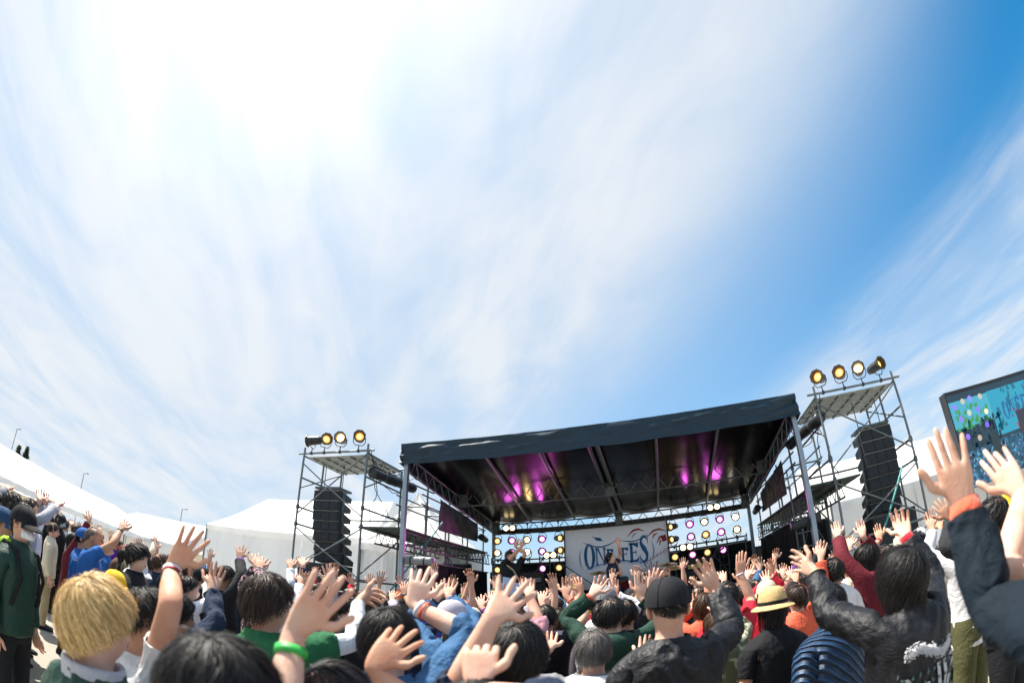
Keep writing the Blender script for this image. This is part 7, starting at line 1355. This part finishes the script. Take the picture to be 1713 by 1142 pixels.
    {'id': 122, 'label': 'small far person in black top, hand up below the banner', 'x': -1.307, 'y': 7.417, 'h': 1.629, 'yaw': 2.8, 'arms': {'L': {'w': (-0.284, 0.141, 1.804), 'u': (0.049, 0.058, 0.997), 't': (0.987, 0.159, 0.0), 'spread': 0.9088669007439099, 'curl': 0.13208081153228413}}, 'top': 'black', 'sleeve': 1.5, 'hair': 'messy', 'hairc': 'black', 'skin': 2, 'group': 'people in the crowd'},
    {'id': 123, 'label': 'small far person in lime top, hand up below the banner', 'x': -0.984, 'y': 7.158, 'h': 1.659, 'yaw': -0.4, 'arms': {'R': {'w': (0.205, 0.228, 1.724), 'u': (0.033, 0.343, 0.939), 't': (-0.994, -0.111, -0.0), 'spread': 0.7405224953787195, 'curl': 0.4353480116762275}, 'L': {'w': (-0.244, 0.103, 1.858), 'u': (0.072, 0.341, 0.937), 't': (0.985, 0.173, 0.0), 'spread': 0.329789830075465, 'curl': 0.2803855793648934}}, 'top': 'lime', 'sleeve': 1.9, 'hair': 'bob', 'hairc': 'brown2', 'skin': 0, 'group': 'people in the crowd'},
    {'id': 124, 'label': 'small far person in red top, hand up below the banner', 'x': -0.818, 'y': 6.786, 'h': 1.618, 'yaw': 3.6, 'arms': {'L': {'w': (-0.269, 0.18, 1.675), 'u': (-0.082, 0.164, 0.983), 't': (0.996, 0.094, 0.0), 'spread': 0.3113072050210189, 'curl': 0.2204130564427983}}, 'top': 'red', 'sleeve': 0.7, 'hair': 'long', 'hairc': 'black', 'skin': 1, 'group': 'people in the crowd'},
    {'id': 125, 'label': 'small far person in khaki top, hand up below the banner', 'x': -0.486, 'y': 5.587, 'h': 1.689, 'yaw': -6.0, 'arms': {'R': {'w': (0.241, 0.244, 1.817), 'u': (0.149, 0.217, 0.965), 't': (-0.99, -0.143, -0.0), 'spread': 0.6269606188294079, 'curl': 0.3663596250134685}}, 'top': 'khaki', 'sleeve': 1.5, 'hair': 'short', 'hairc': 'black', 'skin': 0, 'group': 'people in the crowd'},
    {'id': 126, 'label': 'small far person in light grey top and charcoal cap, hand up below the banner', 'x': -0.345, 'y': 7.118, 'h': 1.697, 'yaw': 9.0, 'arms': {'L': {'w': (-0.26, 0.164, 1.882), 'u': (0.101, 0.351, 0.931), 't': (0.998, -0.071, 0.0), 'spread': 0.6164868444941383, 'curl': 0.15447053055331927}, 'R': {'w': (0.263, 0.168, 1.782), 'u': (0.236, 0.327, 0.915), 't': (-0.99, 0.141, -0.0), 'spread': 1.148720304970238, 'curl': 0.3133653284552821}}, 'top': 'lgrey', 'sleeve': 1.9, 'hair': 'messy', 'hairc': 'brown', 'skin': 0, 'hat': ('cap', 'charcoal', 'charcoal'), 'group': 'people in the crowd'},
    {'id': 127, 'label': 'small far person in orange top, hand up below the banner', 'x': -0.123, 'y': 6.455, 'h': 1.607, 'yaw': -3.7, 'arms': {'R': {'w': (0.27, 0.117, 1.791), 'u': (0.042, -0.045, 0.998), 't': (-0.999, -0.041, -0.0), 'spread': 0.9257335582373687, 'curl': 0.2975501467947581}}, 'top': 'orange', 'sleeve': 0.7, 'hair': 'bob', 'hairc': 'black', 'skin': 1, 'group': 'people in the crowd'},
    {'id': 128, 'label': 'small far person in blue top, hand up below the banner', 'x': 0.202, 'y': 7.599, 'h': 1.607, 'yaw': 1.4, 'arms': {'L': {'w': (-0.187, -0.003, 1.86), 'u': (0.229, 0.281, 0.932), 't': (1.0, -0.027, 0.0), 'spread': 0.34148839919458857, 'curl': 0.38345237160047996}}, 'top': 'blue', 'sleeve': 1.5, 'hair': 'long', 'hairc': 'brown2', 'skin': 2, 'group': 'people in the crowd'},
    {'id': 129, 'label': 'small far person in navy top, hand up below the right lamps', 'x': 0.34, 'y': 7.079, 'h': 1.531, 'yaw': 2.6, 'arms': {'R': {'w': (0.237, 0.175, 1.639), 'u': (-0.126, -0.002, 0.992), 't': (-0.992, 0.123, -0.0), 'spread': 1.1296684344590642, 'curl': 0.19496360355393372}, 'L': {'w': (-0.221, 0.007, 1.731), 'u': (-0.125, -0.023, 0.992), 't': (0.998, -0.062, 0.0), 'spread': 0.9291803055651846, 'curl': 0.2339442300253068}}, 'top': 'navy', 'sleeve': 1.9, 'hair': 'short', 'hairc': 'black', 'skin': 0, 'group': 'people in the crowd'},
    {'id': 130, 'label': 'small far person in charcoal top, hand up below the right lamps', 'x': 0.667, 'y': 7.35, 'h': 1.697, 'yaw': -0.6, 'arms': {'L': {'w': (-0.255, -0.004, 1.935), 'u': (0.079, 0.347, 0.935), 't': (0.999, -0.046, 0.0), 'spread': 0.4786860951350846, 'curl': 0.10430666731313157}}, 'top': 'charcoal', 'sleeve': 0.7, 'hair': 'messy', 'hairc': 'black', 'skin': 1, 'group': 'people in the crowd'},
    {'id': 131, 'label': 'small far person in cream top and lime cap, hand up below the right lamps', 'x': 0.646, 'y': 5.194, 'h': 1.576, 'yaw': -2.1, 'arms': {'R': {'w': (0.248, 0.174, 1.624), 'u': (0.133, 0.304, 0.943), 't': (-0.992, 0.129, -0.0), 'spread': 0.9144476681709943, 'curl': 0.4024827425455819}}, 'top': 'cream', 'sleeve': 1.5, 'hair': 'bob', 'hairc': 'brown', 'skin': 2, 'hat': ('cap', 'lime', 'lime'), 'group': 'people in the crowd'},
    {'id': 132, 'label': 'small far person in purple top, hand up below the right lamps', 'x': 1.172, 'y': 7.303, 'h': 1.545, 'yaw': 5.9, 'arms': {'L': {'w': (-0.23, 0.232, 1.673), 'u': (-0.083, -0.003, 0.997), 't': (0.975, -0.223, 0.0), 'spread': 0.7535361543065064, 'curl': 0.3502192702511723}, 'R': {'w': (0.281, 0.128, 1.527), 'u': (0.076, 0.132, 0.988), 't': (-0.957, 0.29, -0.0), 'spread': 0.8688140440931451, 'curl': 0.3637962479203576}}, 'top': 'purple', 'sleeve': 1.9, 'hair': 'long', 'hairc': 'black', 'skin': 0, 'group': 'people in the crowd'},
    {'id': 133, 'label': 'small far person in green top, hand up before the right drape', 'x': 1.343, 'y': 6.719, 'h': 1.642, 'yaw': 6.3, 'arms': {'R': {'w': (0.296, 0.111, 1.682), 'u': (0.207, -0.1, 0.973), 't': (-0.942, 0.335, -0.0), 'spread': 0.941616306634474, 'curl': 0.38706478215302254}}, 'top': 'green', 'sleeve': 0.7, 'hair': 'short', 'hairc': 'brown2', 'skin': 0, 'group': 'people in the crowd'},
    {'id': 134, 'label': 'small far person in pink top, hand up before the right drape', 'x': 1.74, 'y': 7.395, 'h': 1.706, 'yaw': 9.0, 'arms': {'L': {'w': (-0.153, 0.274, 1.825), 'u': (0.161, 0.376, 0.913), 't': (0.937, -0.349, 0.0), 'spread': 1.2099897199740128, 'curl': 0.4423133850564005}}, 'top': 'pink', 'sleeve': 1.5, 'hair': 'messy', 'hairc': 'black', 'skin': 2, 'group': 'people in the crowd'},
    {'id': 135, 'label': 'small far person in denim top, hand up before the right drape', 'x': 1.507, 'y': 6.004, 'h': 1.628, 'yaw': 4.8, 'arms': {'R': {'w': (0.338, 0.089, 1.698), 'u': (0.042, 0.254, 0.966), 't': (-0.93, 0.367, -0.0), 'spread': 1.10914015969298, 'curl': 0.1256227446464726}, 'L': {'w': (-0.161, 0.262, 1.724), 'u': (0.055, 0.244, 0.968), 't': (0.957, -0.289, 0.0), 'spread': 0.6350043273462611, 'curl': 0.3363717747837467}}, 'top': 'denim', 'sleeve': 1.9, 'hair': 'bob', 'hairc': 'black', 'skin': 0, 'group': 'people in the crowd'},
    {'id': 136, 'label': 'small far person in pale blue top and purple cap, hand up before the right drape', 'x': 1.821, 'y': 6.286, 'h': 1.662, 'yaw': 3.7, 'arms': {'L': {'w': (-0.214, 0.231, 1.815), 'u': (0.358, 0.232, 0.904), 't': (0.954, -0.3, 0.0), 'spread': 0.7925812973003918, 'curl': 0.4796617498667929}}, 'top': 'skyblue', 'sleeve': 0.7, 'hair': 'long', 'hairc': 'brown', 'skin': 1, 'hat': ('cap', 'purple', 'purple'), 'group': 'people in the crowd'},
    {'id': 137, 'label': 'small far person in white top, hand up below the right tower', 'x': 2.152, 'y': 6.579, 'h': 1.582, 'yaw': 8.2, 'arms': {'R': {'w': (0.359, 0.038, 1.607), 'u': (0.116, -0.079, 0.99), 't': (-0.876, 0.482, -0.0), 'spread': 1.1436233990431728, 'curl': 0.3239884354368251}}, 'top': 'white', 'sleeve': 1.5, 'hair': 'short', 'hairc': 'black', 'skin': 0, 'group': 'people in the crowd'},
    {'id': 138, 'label': 'small far person in black top, hand up below the right tower', 'x': 2.52, 'y': 6.779, 'h': 1.691, 'yaw': 2.6, 'arms': {'L': {'w': (-0.119, 0.264, 1.8), 'u': (0.45, 0.311, 0.837), 't': (0.932, -0.363, 0.0), 'spread': 0.8242259448242366, 'curl': 0.32919563203348995}, 'R': {'w': (0.313, 0.08, 1.786), 'u': (0.333, 0.374, 0.865), 't': (-0.907, 0.422, -0.0), 'spread': 0.8031741038332565, 'curl': 0.28156832466355763}}, 'top': 'black', 'sleeve': 1.9, 'hair': 'messy', 'hairc': 'brown2', 'skin': 0, 'group': 'people in the crowd'},
    {'id': 139, 'label': 'small far person in navy top, arms down at the left edge', 'x': -6.808, 'y': 1.725, 'h': 1.617, 'yaw': -46.1, 'arms': {}, 'top': 'navy', 'sleeve': 1.9, 'leg': 'black', 'hair': 'short', 'hairc': 'black', 'group': 'people in the crowd'},
    {'id': 140, 'label': 'small far person in light grey top, hand up at the left edge', 'x': -9.942, 'y': 2.745, 'h': 1.573, 'yaw': -34.3, 'arms': {'L': {'w': (-0.022, -0.239, 1.626), 'u': (-0.481, -0.296, 0.825), 't': (-0.344, 0.939, 0.0), 'spread': 0.4229206719104371, 'curl': 0.31426469901911547}}, 'top': 'lgrey', 'sleeve': 0.7, 'leg': 'denimd', 'hair': 'messy', 'hairc': 'brown', 'group': 'people in the crowd'},
    {'id': 141, 'label': 'small far person in blue top, hand up at the left edge', 'x': -11.051, 'y': 3.293, 'h': 1.57, 'yaw': -38.4, 'arms': {'R': {'w': (-0.107, 0.164, 1.653), 'u': (-0.434, -0.116, 0.893), 't': (0.357, -0.934, -0.0), 'spread': 0.6626512304498248, 'curl': 0.17939905287601854}}, 'top': 'blue', 'sleeve': 1.9, 'leg': 'khaki', 'hair': 'bob', 'hairc': 'black', 'group': 'people in the crowd'},
    {'id': 142, 'label': 'small far person in purple top, arms down at the left edge', 'x': -10.647, 'y': 3.38, 'h': 1.581, 'yaw': -30.8, 'arms': {}, 'top': 'purple', 'sleeve': 0.7, 'leg': 'charcoal', 'hair': 'short', 'hairc': 'brown2', 'group': 'people in the crowd'},
    {'id': 143, 'label': 'small far person in black top, hand up beyond the masked man', 'x': -10.144, 'y': 3.489, 'h': 1.615, 'yaw': -24.3, 'arms': {'R': {'w': (-0.065, 0.181, 1.726), 'u': (-0.503, -0.05, 0.863), 't': (0.075, -0.997, -0.0), 'spread': 1.190080073764703, 'curl': 0.11214788581762557}}, 'top': 'black', 'sleeve': 1.9, 'leg': 'black', 'hair': 'messy', 'hairc': 'black', 'group': 'people in the crowd'},
    {'id': 144, 'label': 'small far person in olive top, hand up beyond the masked man', 'x': -10.449, 'y': 3.807, 'h': 1.583, 'yaw': -42.3, 'arms': {'L': {'w': (0.004, -0.267, 1.65), 'u': (-0.179, -0.167, 0.97), 't': (-0.4, 0.917, 0.0), 'spread': 0.47443069292291845, 'curl': 0.35635415559656136}}, 'top': 'olive', 'sleeve': 0.7, 'leg': 'denimd', 'hair': 'bob', 'hairc': 'brown', 'group': 'people in the crowd'},
    {'id': 145, 'label': 'small far person in cream top, arms down beyond the masked man', 'x': -7.643, 'y': 2.87, 'h': 1.605, 'yaw': -20.7, 'arms': {}, 'top': 'cream', 'sleeve': 1.9, 'leg': 'khaki', 'hair': 'short', 'hairc': 'black', 'group': 'people in the crowd'},
    {'id': 146, 'label': 'small far person in white top, hand up beyond the masked man', 'x': -10.596, 'y': 4.285, 'h': 1.727, 'yaw': -30.9, 'arms': {'L': {'w': (-0.063, -0.231, 1.803), 'u': (-0.575, -0.347, 0.741), 't': (-0.173, 0.985, 0.0), 'spread': 0.45866831096930416, 'curl': 0.34950072150219175}}, 'top': 'white', 'sleeve': 0.7, 'leg': 'charcoal', 'hair': 'messy', 'hairc': 'brown2', 'group': 'people in the crowd'},
    {'id': 147, 'label': 'small far person in maroon top, hand up near the bald man', 'x': -6.373, 'y': 2.715, 'h': 1.581, 'yaw': -36.0, 'arms': {'R': {'w': (0.112, 0.192, 1.802), 'u': (-0.473, -0.227, 0.851), 't': (0.201, -0.98, -0.0), 'spread': 0.925830723057099, 'curl': 0.13825808068982792}}, 'top': 'maroon', 'sleeve': 1.9, 'leg': 'black', 'hair': 'bob', 'hairc': 'black', 'group': 'people in the crowd'},
    {'id': 148, 'label': 'small far person in charcoal top, arms down near the bald man', 'x': -8.913, 'y': 3.981, 'h': 1.731, 'yaw': -22.0, 'arms': {}, 'top': 'charcoal', 'sleeve': 0.7, 'leg': 'denimd', 'hair': 'short', 'hairc': 'brown', 'group': 'people in the crowd'},
    {'id': 149, 'label': 'small far person in navy top, hand up near the bald man', 'x': -9.499, 'y': 4.412, 'h': 1.653, 'yaw': -43.2, 'arms': {'R': {'w': (-0.115, 0.162, 1.744), 'u': (-0.434, -0.465, 0.772), 't': (0.297, -0.955, -0.0), 'spread': 1.1846962047622598, 'curl': 0.14772769797079102}}, 'top': 'navy', 'sleeve': 1.9, 'leg': 'khaki', 'hair': 'messy', 'hairc': 'black', 'group': 'people in the crowd'},
    {'id': 150, 'label': 'small far person in light grey top, hand up near the bald man', 'x': -9.08, 'y': 4.398, 'h': 1.704, 'yaw': -37.0, 'arms': {'L': {'w': (-0.056, -0.222, 1.735), 'u': (-0.541, -0.263, 0.799), 't': (-0.213, 0.977, 0.0), 'spread': 1.0095935125710842, 'curl': 0.21120062130801465}}, 'top': 'lgrey', 'sleeve': 0.7, 'leg': 'charcoal', 'hair': 'bob', 'hairc': 'brown2', 'group': 'people in the crowd'},
    {'id': 151, 'label': 'small far person in blue top, arms down near the bald man', 'x': -8.625, 'y': 4.427, 'h': 1.558, 'yaw': -24.6, 'arms': {}, 'top': 'blue', 'sleeve': 1.9, 'leg': 'black', 'hair': 'short', 'hairc': 'black', 'group': 'people in the crowd'},
    {'id': 152, 'label': 'small far person in purple top, hand up beyond the bucket hat', 'x': -10.065, 'y': 5.381, 'h': 1.687, 'yaw': -49.6, 'arms': {'L': {'w': (-0.018, -0.222, 1.685), 'u': (-0.483, -0.209, 0.851), 't': (-0.382, 0.924, 0.0), 'spread': 1.186529352686468, 'curl': 0.23947782289218755}}, 'top': 'purple', 'sleeve': 0.7, 'leg': 'denimd', 'hair': 'messy', 'hairc': 'brown', 'group': 'people in the crowd'},
    {'id': 153, 'label': 'small far person in black top, hand up beyond the bucket hat', 'x': -6.896, 'y': 3.836, 'h': 1.582, 'yaw': -28.5, 'arms': {'R': {'w': (-0.096, 0.195, 1.654), 'u': (-0.464, -0.242, 0.852), 't': (-0.034, -0.999, -0.0), 'spread': 1.078671352211094, 'curl': 0.11999524808933289}}, 'top': 'black', 'sleeve': 1.9, 'leg': 'khaki', 'hair': 'bob', 'hairc': 'black', 'group': 'people in the crowd'},
    {'id': 154, 'label': 'small far person in olive top, arms down beyond the bucket hat', 'x': -6.446, 'y': 3.707, 'h': 1.694, 'yaw': -34.1, 'arms': {}, 'top': 'olive', 'sleeve': 0.7, 'leg': 'charcoal', 'hair': 'short', 'hairc': 'brown2', 'group': 'people in the crowd'},
    {'id': 155, 'label': 'small far person in cream top, hand up beyond the bucket hat', 'x': -7.848, 'y': 4.752, 'h': 1.703, 'yaw': -24.9, 'arms': {'R': {'w': (-0.038, 0.19, 1.837), 'u': (-0.534, -0.044, 0.844), 't': (-0.13, -0.992, -0.0), 'spread': 0.9453878198048562, 'curl': 0.28461636694812353}}, 'top': 'cream', 'sleeve': 1.9, 'leg': 'black', 'hair': 'messy', 'hairc': 'black', 'group': 'people in the crowd'},
    {'id': 156, 'label': 'small far person in white top, hand up beyond the bucket hat', 'x': -6.033, 'y': 3.803, 'h': 1.571, 'yaw': -29.7, 'arms': {'L': {'w': (-0.106, -0.209, 1.665), 'u': (-0.394, -0.049, 0.918), 't': (0.014, 1.0, 0.0), 'spread': 1.1484784883516672, 'curl': 0.3760511737445431}}, 'top': 'white', 'sleeve': 0.7, 'leg': 'denimd', 'hair': 'bob', 'hairc': 'brown', 'group': 'people in the crowd'},
    {'id': 157, 'label': 'small far person in maroon top, arms down beyond the bucket hat', 'x': -9.054, 'y': 5.889, 'h': 1.574, 'yaw': -36.7, 'arms': {}, 'top': 'maroon', 'sleeve': 1.9, 'leg': 'khaki', 'hair': 'short', 'hairc': 'black', 'group': 'people in the crowd'},
    {'id': 158, 'label': 'small far person in charcoal top, hand up before the short tent', 'x': -7.14, 'y': 4.829, 'h': 1.673, 'yaw': -21.0, 'arms': {'L': {'w': (-0.142, -0.18, 1.729), 'u': (-0.55, -0.101, 0.829), 't': (0.202, 0.979, 0.0), 'spread': 1.0009455661662248, 'curl': 0.39404413980021824}}, 'top': 'charcoal', 'sleeve': 0.7, 'leg': 'charcoal', 'hair': 'messy', 'hairc': 'brown2', 'group': 'people in the crowd'},
    {'id': 159, 'label': 'small far person in navy top, hand up before the short tent', 'x': -7.86, 'y': 5.485, 'h': 1.708, 'yaw': -36.0, 'arms': {'R': {'w': (-0.092, 0.187, 1.813), 'u': (-0.525, -0.222, 0.822), 't': (-0.001, -1.0, -0.0), 'spread': 1.0324851150207097, 'curl': 0.2455534136610175}}, 'top': 'navy', 'sleeve': 1.9, 'leg': 'black', 'hair': 'bob', 'hairc': 'black', 'group': 'people in the crowd'},
    {'id': 160, 'label': 'small far person in light grey top, arms down before the short tent', 'x': -6.763, 'y': 4.998, 'h': 1.579, 'yaw': -25.6, 'arms': {}, 'top': 'lgrey', 'sleeve': 0.7, 'leg': 'denimd', 'hair': 'short', 'hairc': 'brown', 'group': 'people in the crowd'},
    {'id': 161, 'label': 'small far person in blue top, hand up before the short tent', 'x': -8.268, 'y': 6.28, 'h': 1.565, 'yaw': -17.3, 'arms': {'R': {'w': (-0.028, 0.211, 1.664), 'u': (-0.339, 0.08, 0.937), 't': (-0.358, -0.934, -0.0), 'spread': 0.7315732836680315, 'curl': 0.299939747011452}}, 'top': 'blue', 'sleeve': 1.9, 'leg': 'khaki', 'hair': 'messy', 'hairc': 'black', 'group': 'people in the crowd'},
    {'id': 162, 'label': 'small far person in purple top, hand up before the grey marquee wall', 'x': -5.795, 'y': 4.563, 'h': 1.554, 'yaw': -50.0, 'arms': {'L': {'w': (-0.053, -0.22, 1.605), 'u': (-0.317, -0.254, 0.914), 't': (-0.231, 0.973, 0.0), 'spread': 0.7264020781868106, 'curl': 0.10223109120495538}}, 'top': 'purple', 'sleeve': 0.7, 'leg': 'charcoal', 'hair': 'bob', 'hairc': 'brown2', 'group': 'people in the crowd'},
    {'id': 163, 'label': 'small far person in black top, arms down before the grey marquee wall', 'x': -7.873, 'y': 6.428, 'h': 1.598, 'yaw': -35.9, 'arms': {}, 'top': 'black', 'sleeve': 1.9, 'leg': 'black', 'hair': 'short', 'hairc': 'black', 'group': 'people in the crowd'},
    {'id': 164, 'label': 'small far person in olive top, hand up before the grey marquee wall', 'x': -5.854, 'y': 4.986, 'h': 1.659, 'yaw': -29.9, 'arms': {'L': {'w': (-0.134, -0.191, 1.781), 'u': (-0.441, -0.022, 0.897), 't': (0.156, 0.988, 0.0), 'spread': 0.5877586540943249, 'curl': 0.13839943012698855}}, 'top': 'olive', 'sleeve': 0.7, 'leg': 'denimd', 'hair': 'messy', 'hairc': 'brown', 'group': 'people in the crowd'},
    {'id': 165, 'label': 'arm in white long sleeve raised below the left tower', 'x': -3.193, 'y': 3.332, 'h': 1.562, 'yaw': -8.6, 'arms': {'R': {'w': (0.077, 0.269, 1.668), 'u': (-0.433, 0.382, 0.817), 't': (-0.653, -0.757, -0.0), 'spread': 0.7830968111298071, 'curl': 0.2}}, 'top': 'white', 'sleeve': 1.9, 'hair': 'short', 'hairc': 'black', 'group': 'people in the crowd'},
    {'id': 166, 'label': 'arm in blue short sleeve raised below the left tower', 'x': -2.231, 'y': 2.607, 'h': 1.45, 'yaw': -13.7, 'arms': {'R': {'w': (0.217, 0.102, 1.682), 'u': (-0.121, -0.227, 0.966), 't': (-0.634, -0.773, -0.0), 'spread': 0.7480649639917403, 'curl': 0.1}}, 'top': 'blue', 'sleeve': 0.65, 'hair': 'short', 'hairc': 'brown', 'group': 'people in the crowd'},
    {'id': 167, 'label': 'arm in lilac long sleeve raised below the left tower', 'x': -2.604, 'y': 3.386, 'h': 1.491, 'yaw': -12.4, 'arms': {'L': {'w': (-0.281, 0.002, 1.647), 'u': (-0.169, 0.124, 0.978), 't': (0.612, 0.791, 0.0), 'spread': 0.8830906006518737, 'curl': 0.35}}, 'top': 'lilac', 'sleeve': 1.7, 'hair': 'bob', 'hairc': 'brown2', 'group': 'people in the crowd'},
    {'id': 168, 'label': 'arm in light grey long sleeve raised below the left tower', 'x': -3.033, 'y': 4.405, 'h': 1.564, 'yaw': -11.8, 'arms': {'L': {'w': (-0.241, -0.101, 1.771), 'u': (0.03, -0.045, 0.999), 't': (0.658, 0.753, 0.0), 'spread': 0.3953949152656302, 'curl': 0.6}}, 'top': 'lgrey', 'sleeve': 1.9, 'hair': 'messy', 'hairc': 'black', 'group': 'people in the crowd'},
    {'id': 169, 'label': 'arm in blue short sleeve raised below the guitarist', 'x': -1.275, 'y': 5.048, 'h': 1.548, 'yaw': 9.3, 'arms': {'R': {'w': (0.247, -0.005, 1.784), 'u': (-0.244, -0.066, 0.967), 't': (-0.999, -0.038, -0.0), 'spread': 0.7959964083507798, 'curl': 0.2}}, 'top': 'blue', 'sleeve': 0.65, 'hair': 'short', 'hairc': 'black', 'group': 'people in the crowd'},
    {'id': 170, 'label': 'arm in lilac long sleeve raised below the banner', 'x': -0.902, 'y': 4.586, 'h': 1.544, 'yaw': -7.1, 'arms': {'L': {'w': (-0.332, 0.114, 1.648), 'u': (-0.368, 0.637, 0.678), 't': (0.93, 0.367, 0.0), 'spread': 1.2522676837149982, 'curl': 0.6}}, 'top': 'lilac', 'sleeve': 1.7, 'hair': 'bob', 'hairc': 'brown', 'group': 'people in the crowd'},
    {'id': 171, 'label': 'arm in light grey long sleeve raised below the banner', 'x': -0.854, 'y': 5.054, 'h': 1.469, 'yaw': 0.6, 'arms': {'L': {'w': (-0.291, 0.17, 1.578), 'u': (-0.235, -0.069, 0.969), 't': (0.979, 0.204, 0.0), 'spread': 0.7281924266895061, 'curl': 0.2}}, 'top': 'lgrey', 'sleeve': 1.9, 'hair': 'messy', 'hairc': 'black', 'group': 'people in the crowd'},
    {'id': 172, 'label': 'arm in navy short sleeve raised below the right lamps', 'x': 0.216, 'y': 4.431, 'h': 1.556, 'yaw': 2.5, 'arms': {'R': {'w': (0.242, 0.092, 1.743), 'u': (0.297, -0.096, 0.95), 't': (-0.99, 0.143, -0.0), 'spread': 1.0546430514725853, 'curl': 0.6}}, 'top': 'navy', 'sleeve': 0.65, 'hair': 'short', 'hairc': 'brown', 'group': 'people in the crowd'},
    {'id': 173, 'label': 'arm in coral long sleeve raised before the right drape', 'x': 1.054, 'y': 3.72, 'h': 1.521, 'yaw': 23.4, 'arms': {'R': {'w': (0.314, 0.019, 1.685), 'u': (0.377, 0.113, 0.919), 't': (-0.738, 0.675, -0.0), 'spread': 0.8655121109385102, 'curl': 0.1}}, 'top': 'coral', 'sleeve': 1.9, 'hair': 'short', 'hairc': 'brown', 'group': 'people in the crowd'},
    {'id': 174, 'label': 'arm in pale blue short sleeve raised below the right tower', 'x': 2.452, 'y': 5.136, 'h': 1.47, 'yaw': 13.7, 'arms': {'L': {'w': (-0.128, 0.114, 1.647), 'u': (-0.112, 0.052, 0.992), 't': (0.794, -0.608, 0.0), 'spread': 0.7157631940120799, 'curl': 0.35}}, 'top': 'skyblue', 'sleeve': 0.65, 'hair': 'bob', 'hairc': 'brown2', 'group': 'people in the crowd'},
    {'id': 175, 'label': 'arm in cream long sleeve raised below the right tower', 'x': 2.231, 'y': 3.72, 'h': 1.547, 'yaw': 4.9, 'arms': {'L': {'w': (-0.216, 0.04, 1.75), 'u': (0.415, 0.632, 0.655), 't': (0.837, -0.548, 0.0), 'spread': 0.3017379960122446, 'curl': 0.2}}, 'top': 'cream', 'sleeve': 1.7, 'hair': 'messy', 'hairc': 'black', 'group': 'people in the crowd'},
    {'id': 176, 'label': 'singer in navy tee and blue jeans singing into a microphone, one arm up', 'x': -0.814, 'y': 9.716, 'h': 1.694, 'yaw': -98, 'arms': {'L': {'w': (-0.029, 0.134, 1.829), 'u': (0.117, 0.039, 0.992), 't': (0.208, -0.978, -0.0), 'spread': 0.9, 'pole': (-0.6, 0, -0.5)}, 'R': {'w': (-0.052, 0.095, 1.443), 'u': (-0.701, -0.613, 0.364), 't': (0.029, -0.134, 0.991), 'spread': 0.1, 'curl': 1.1, 'pole': (0.5, 0.2, -0.9)}}, 'z': 0.8, 'top': 'navy', 'sleeve': 0.62, 'leg': 'blue', 'hair': 'short', 'hairc': 'black', 'head': (0, 22), 'skin': 0, 'add': 0.012, 'ex': [('mic', 1, (0, 0.8, 0.3))], 'group': 'performers'},
    {'id': 177, 'label': 'guitarist in dark shirt with a pale blue guitar, both arms thrown up', 'x': -2.777, 'y': 9.294, 'h': 1.809, 'yaw': -160, 'arms': {'L': {'w': (-0.106, 0.007, 1.906), 'u': (-0.222, 0.14, 0.965), 't': (-0.998, 0.07, 0.0), 'pole': (-0.5, 0.2, -0.5)}, 'R': {'w': (-0.221, 0.046, 1.889), 'u': (-0.207, -0.115, 0.972), 't': (-0.997, 0.082, 0.0), 'pole': (0.5, 0.3, -0.5)}}, 'z': 0.8, 'top': 'black', 'topk': '', 'sleeve': 0.7, 'leg': 'denimd', 'hair': 'messy', 'hairc': 'brown', 'ex': [('guitar',)], 'group': 'performers'},
]
for sp in PEOPLE: person(sp)
stage_people()
for o, *_ in TMP:
    m_ = o.data; bpy.data.objects.remove(o); bpy.data.meshes.remove(m_)
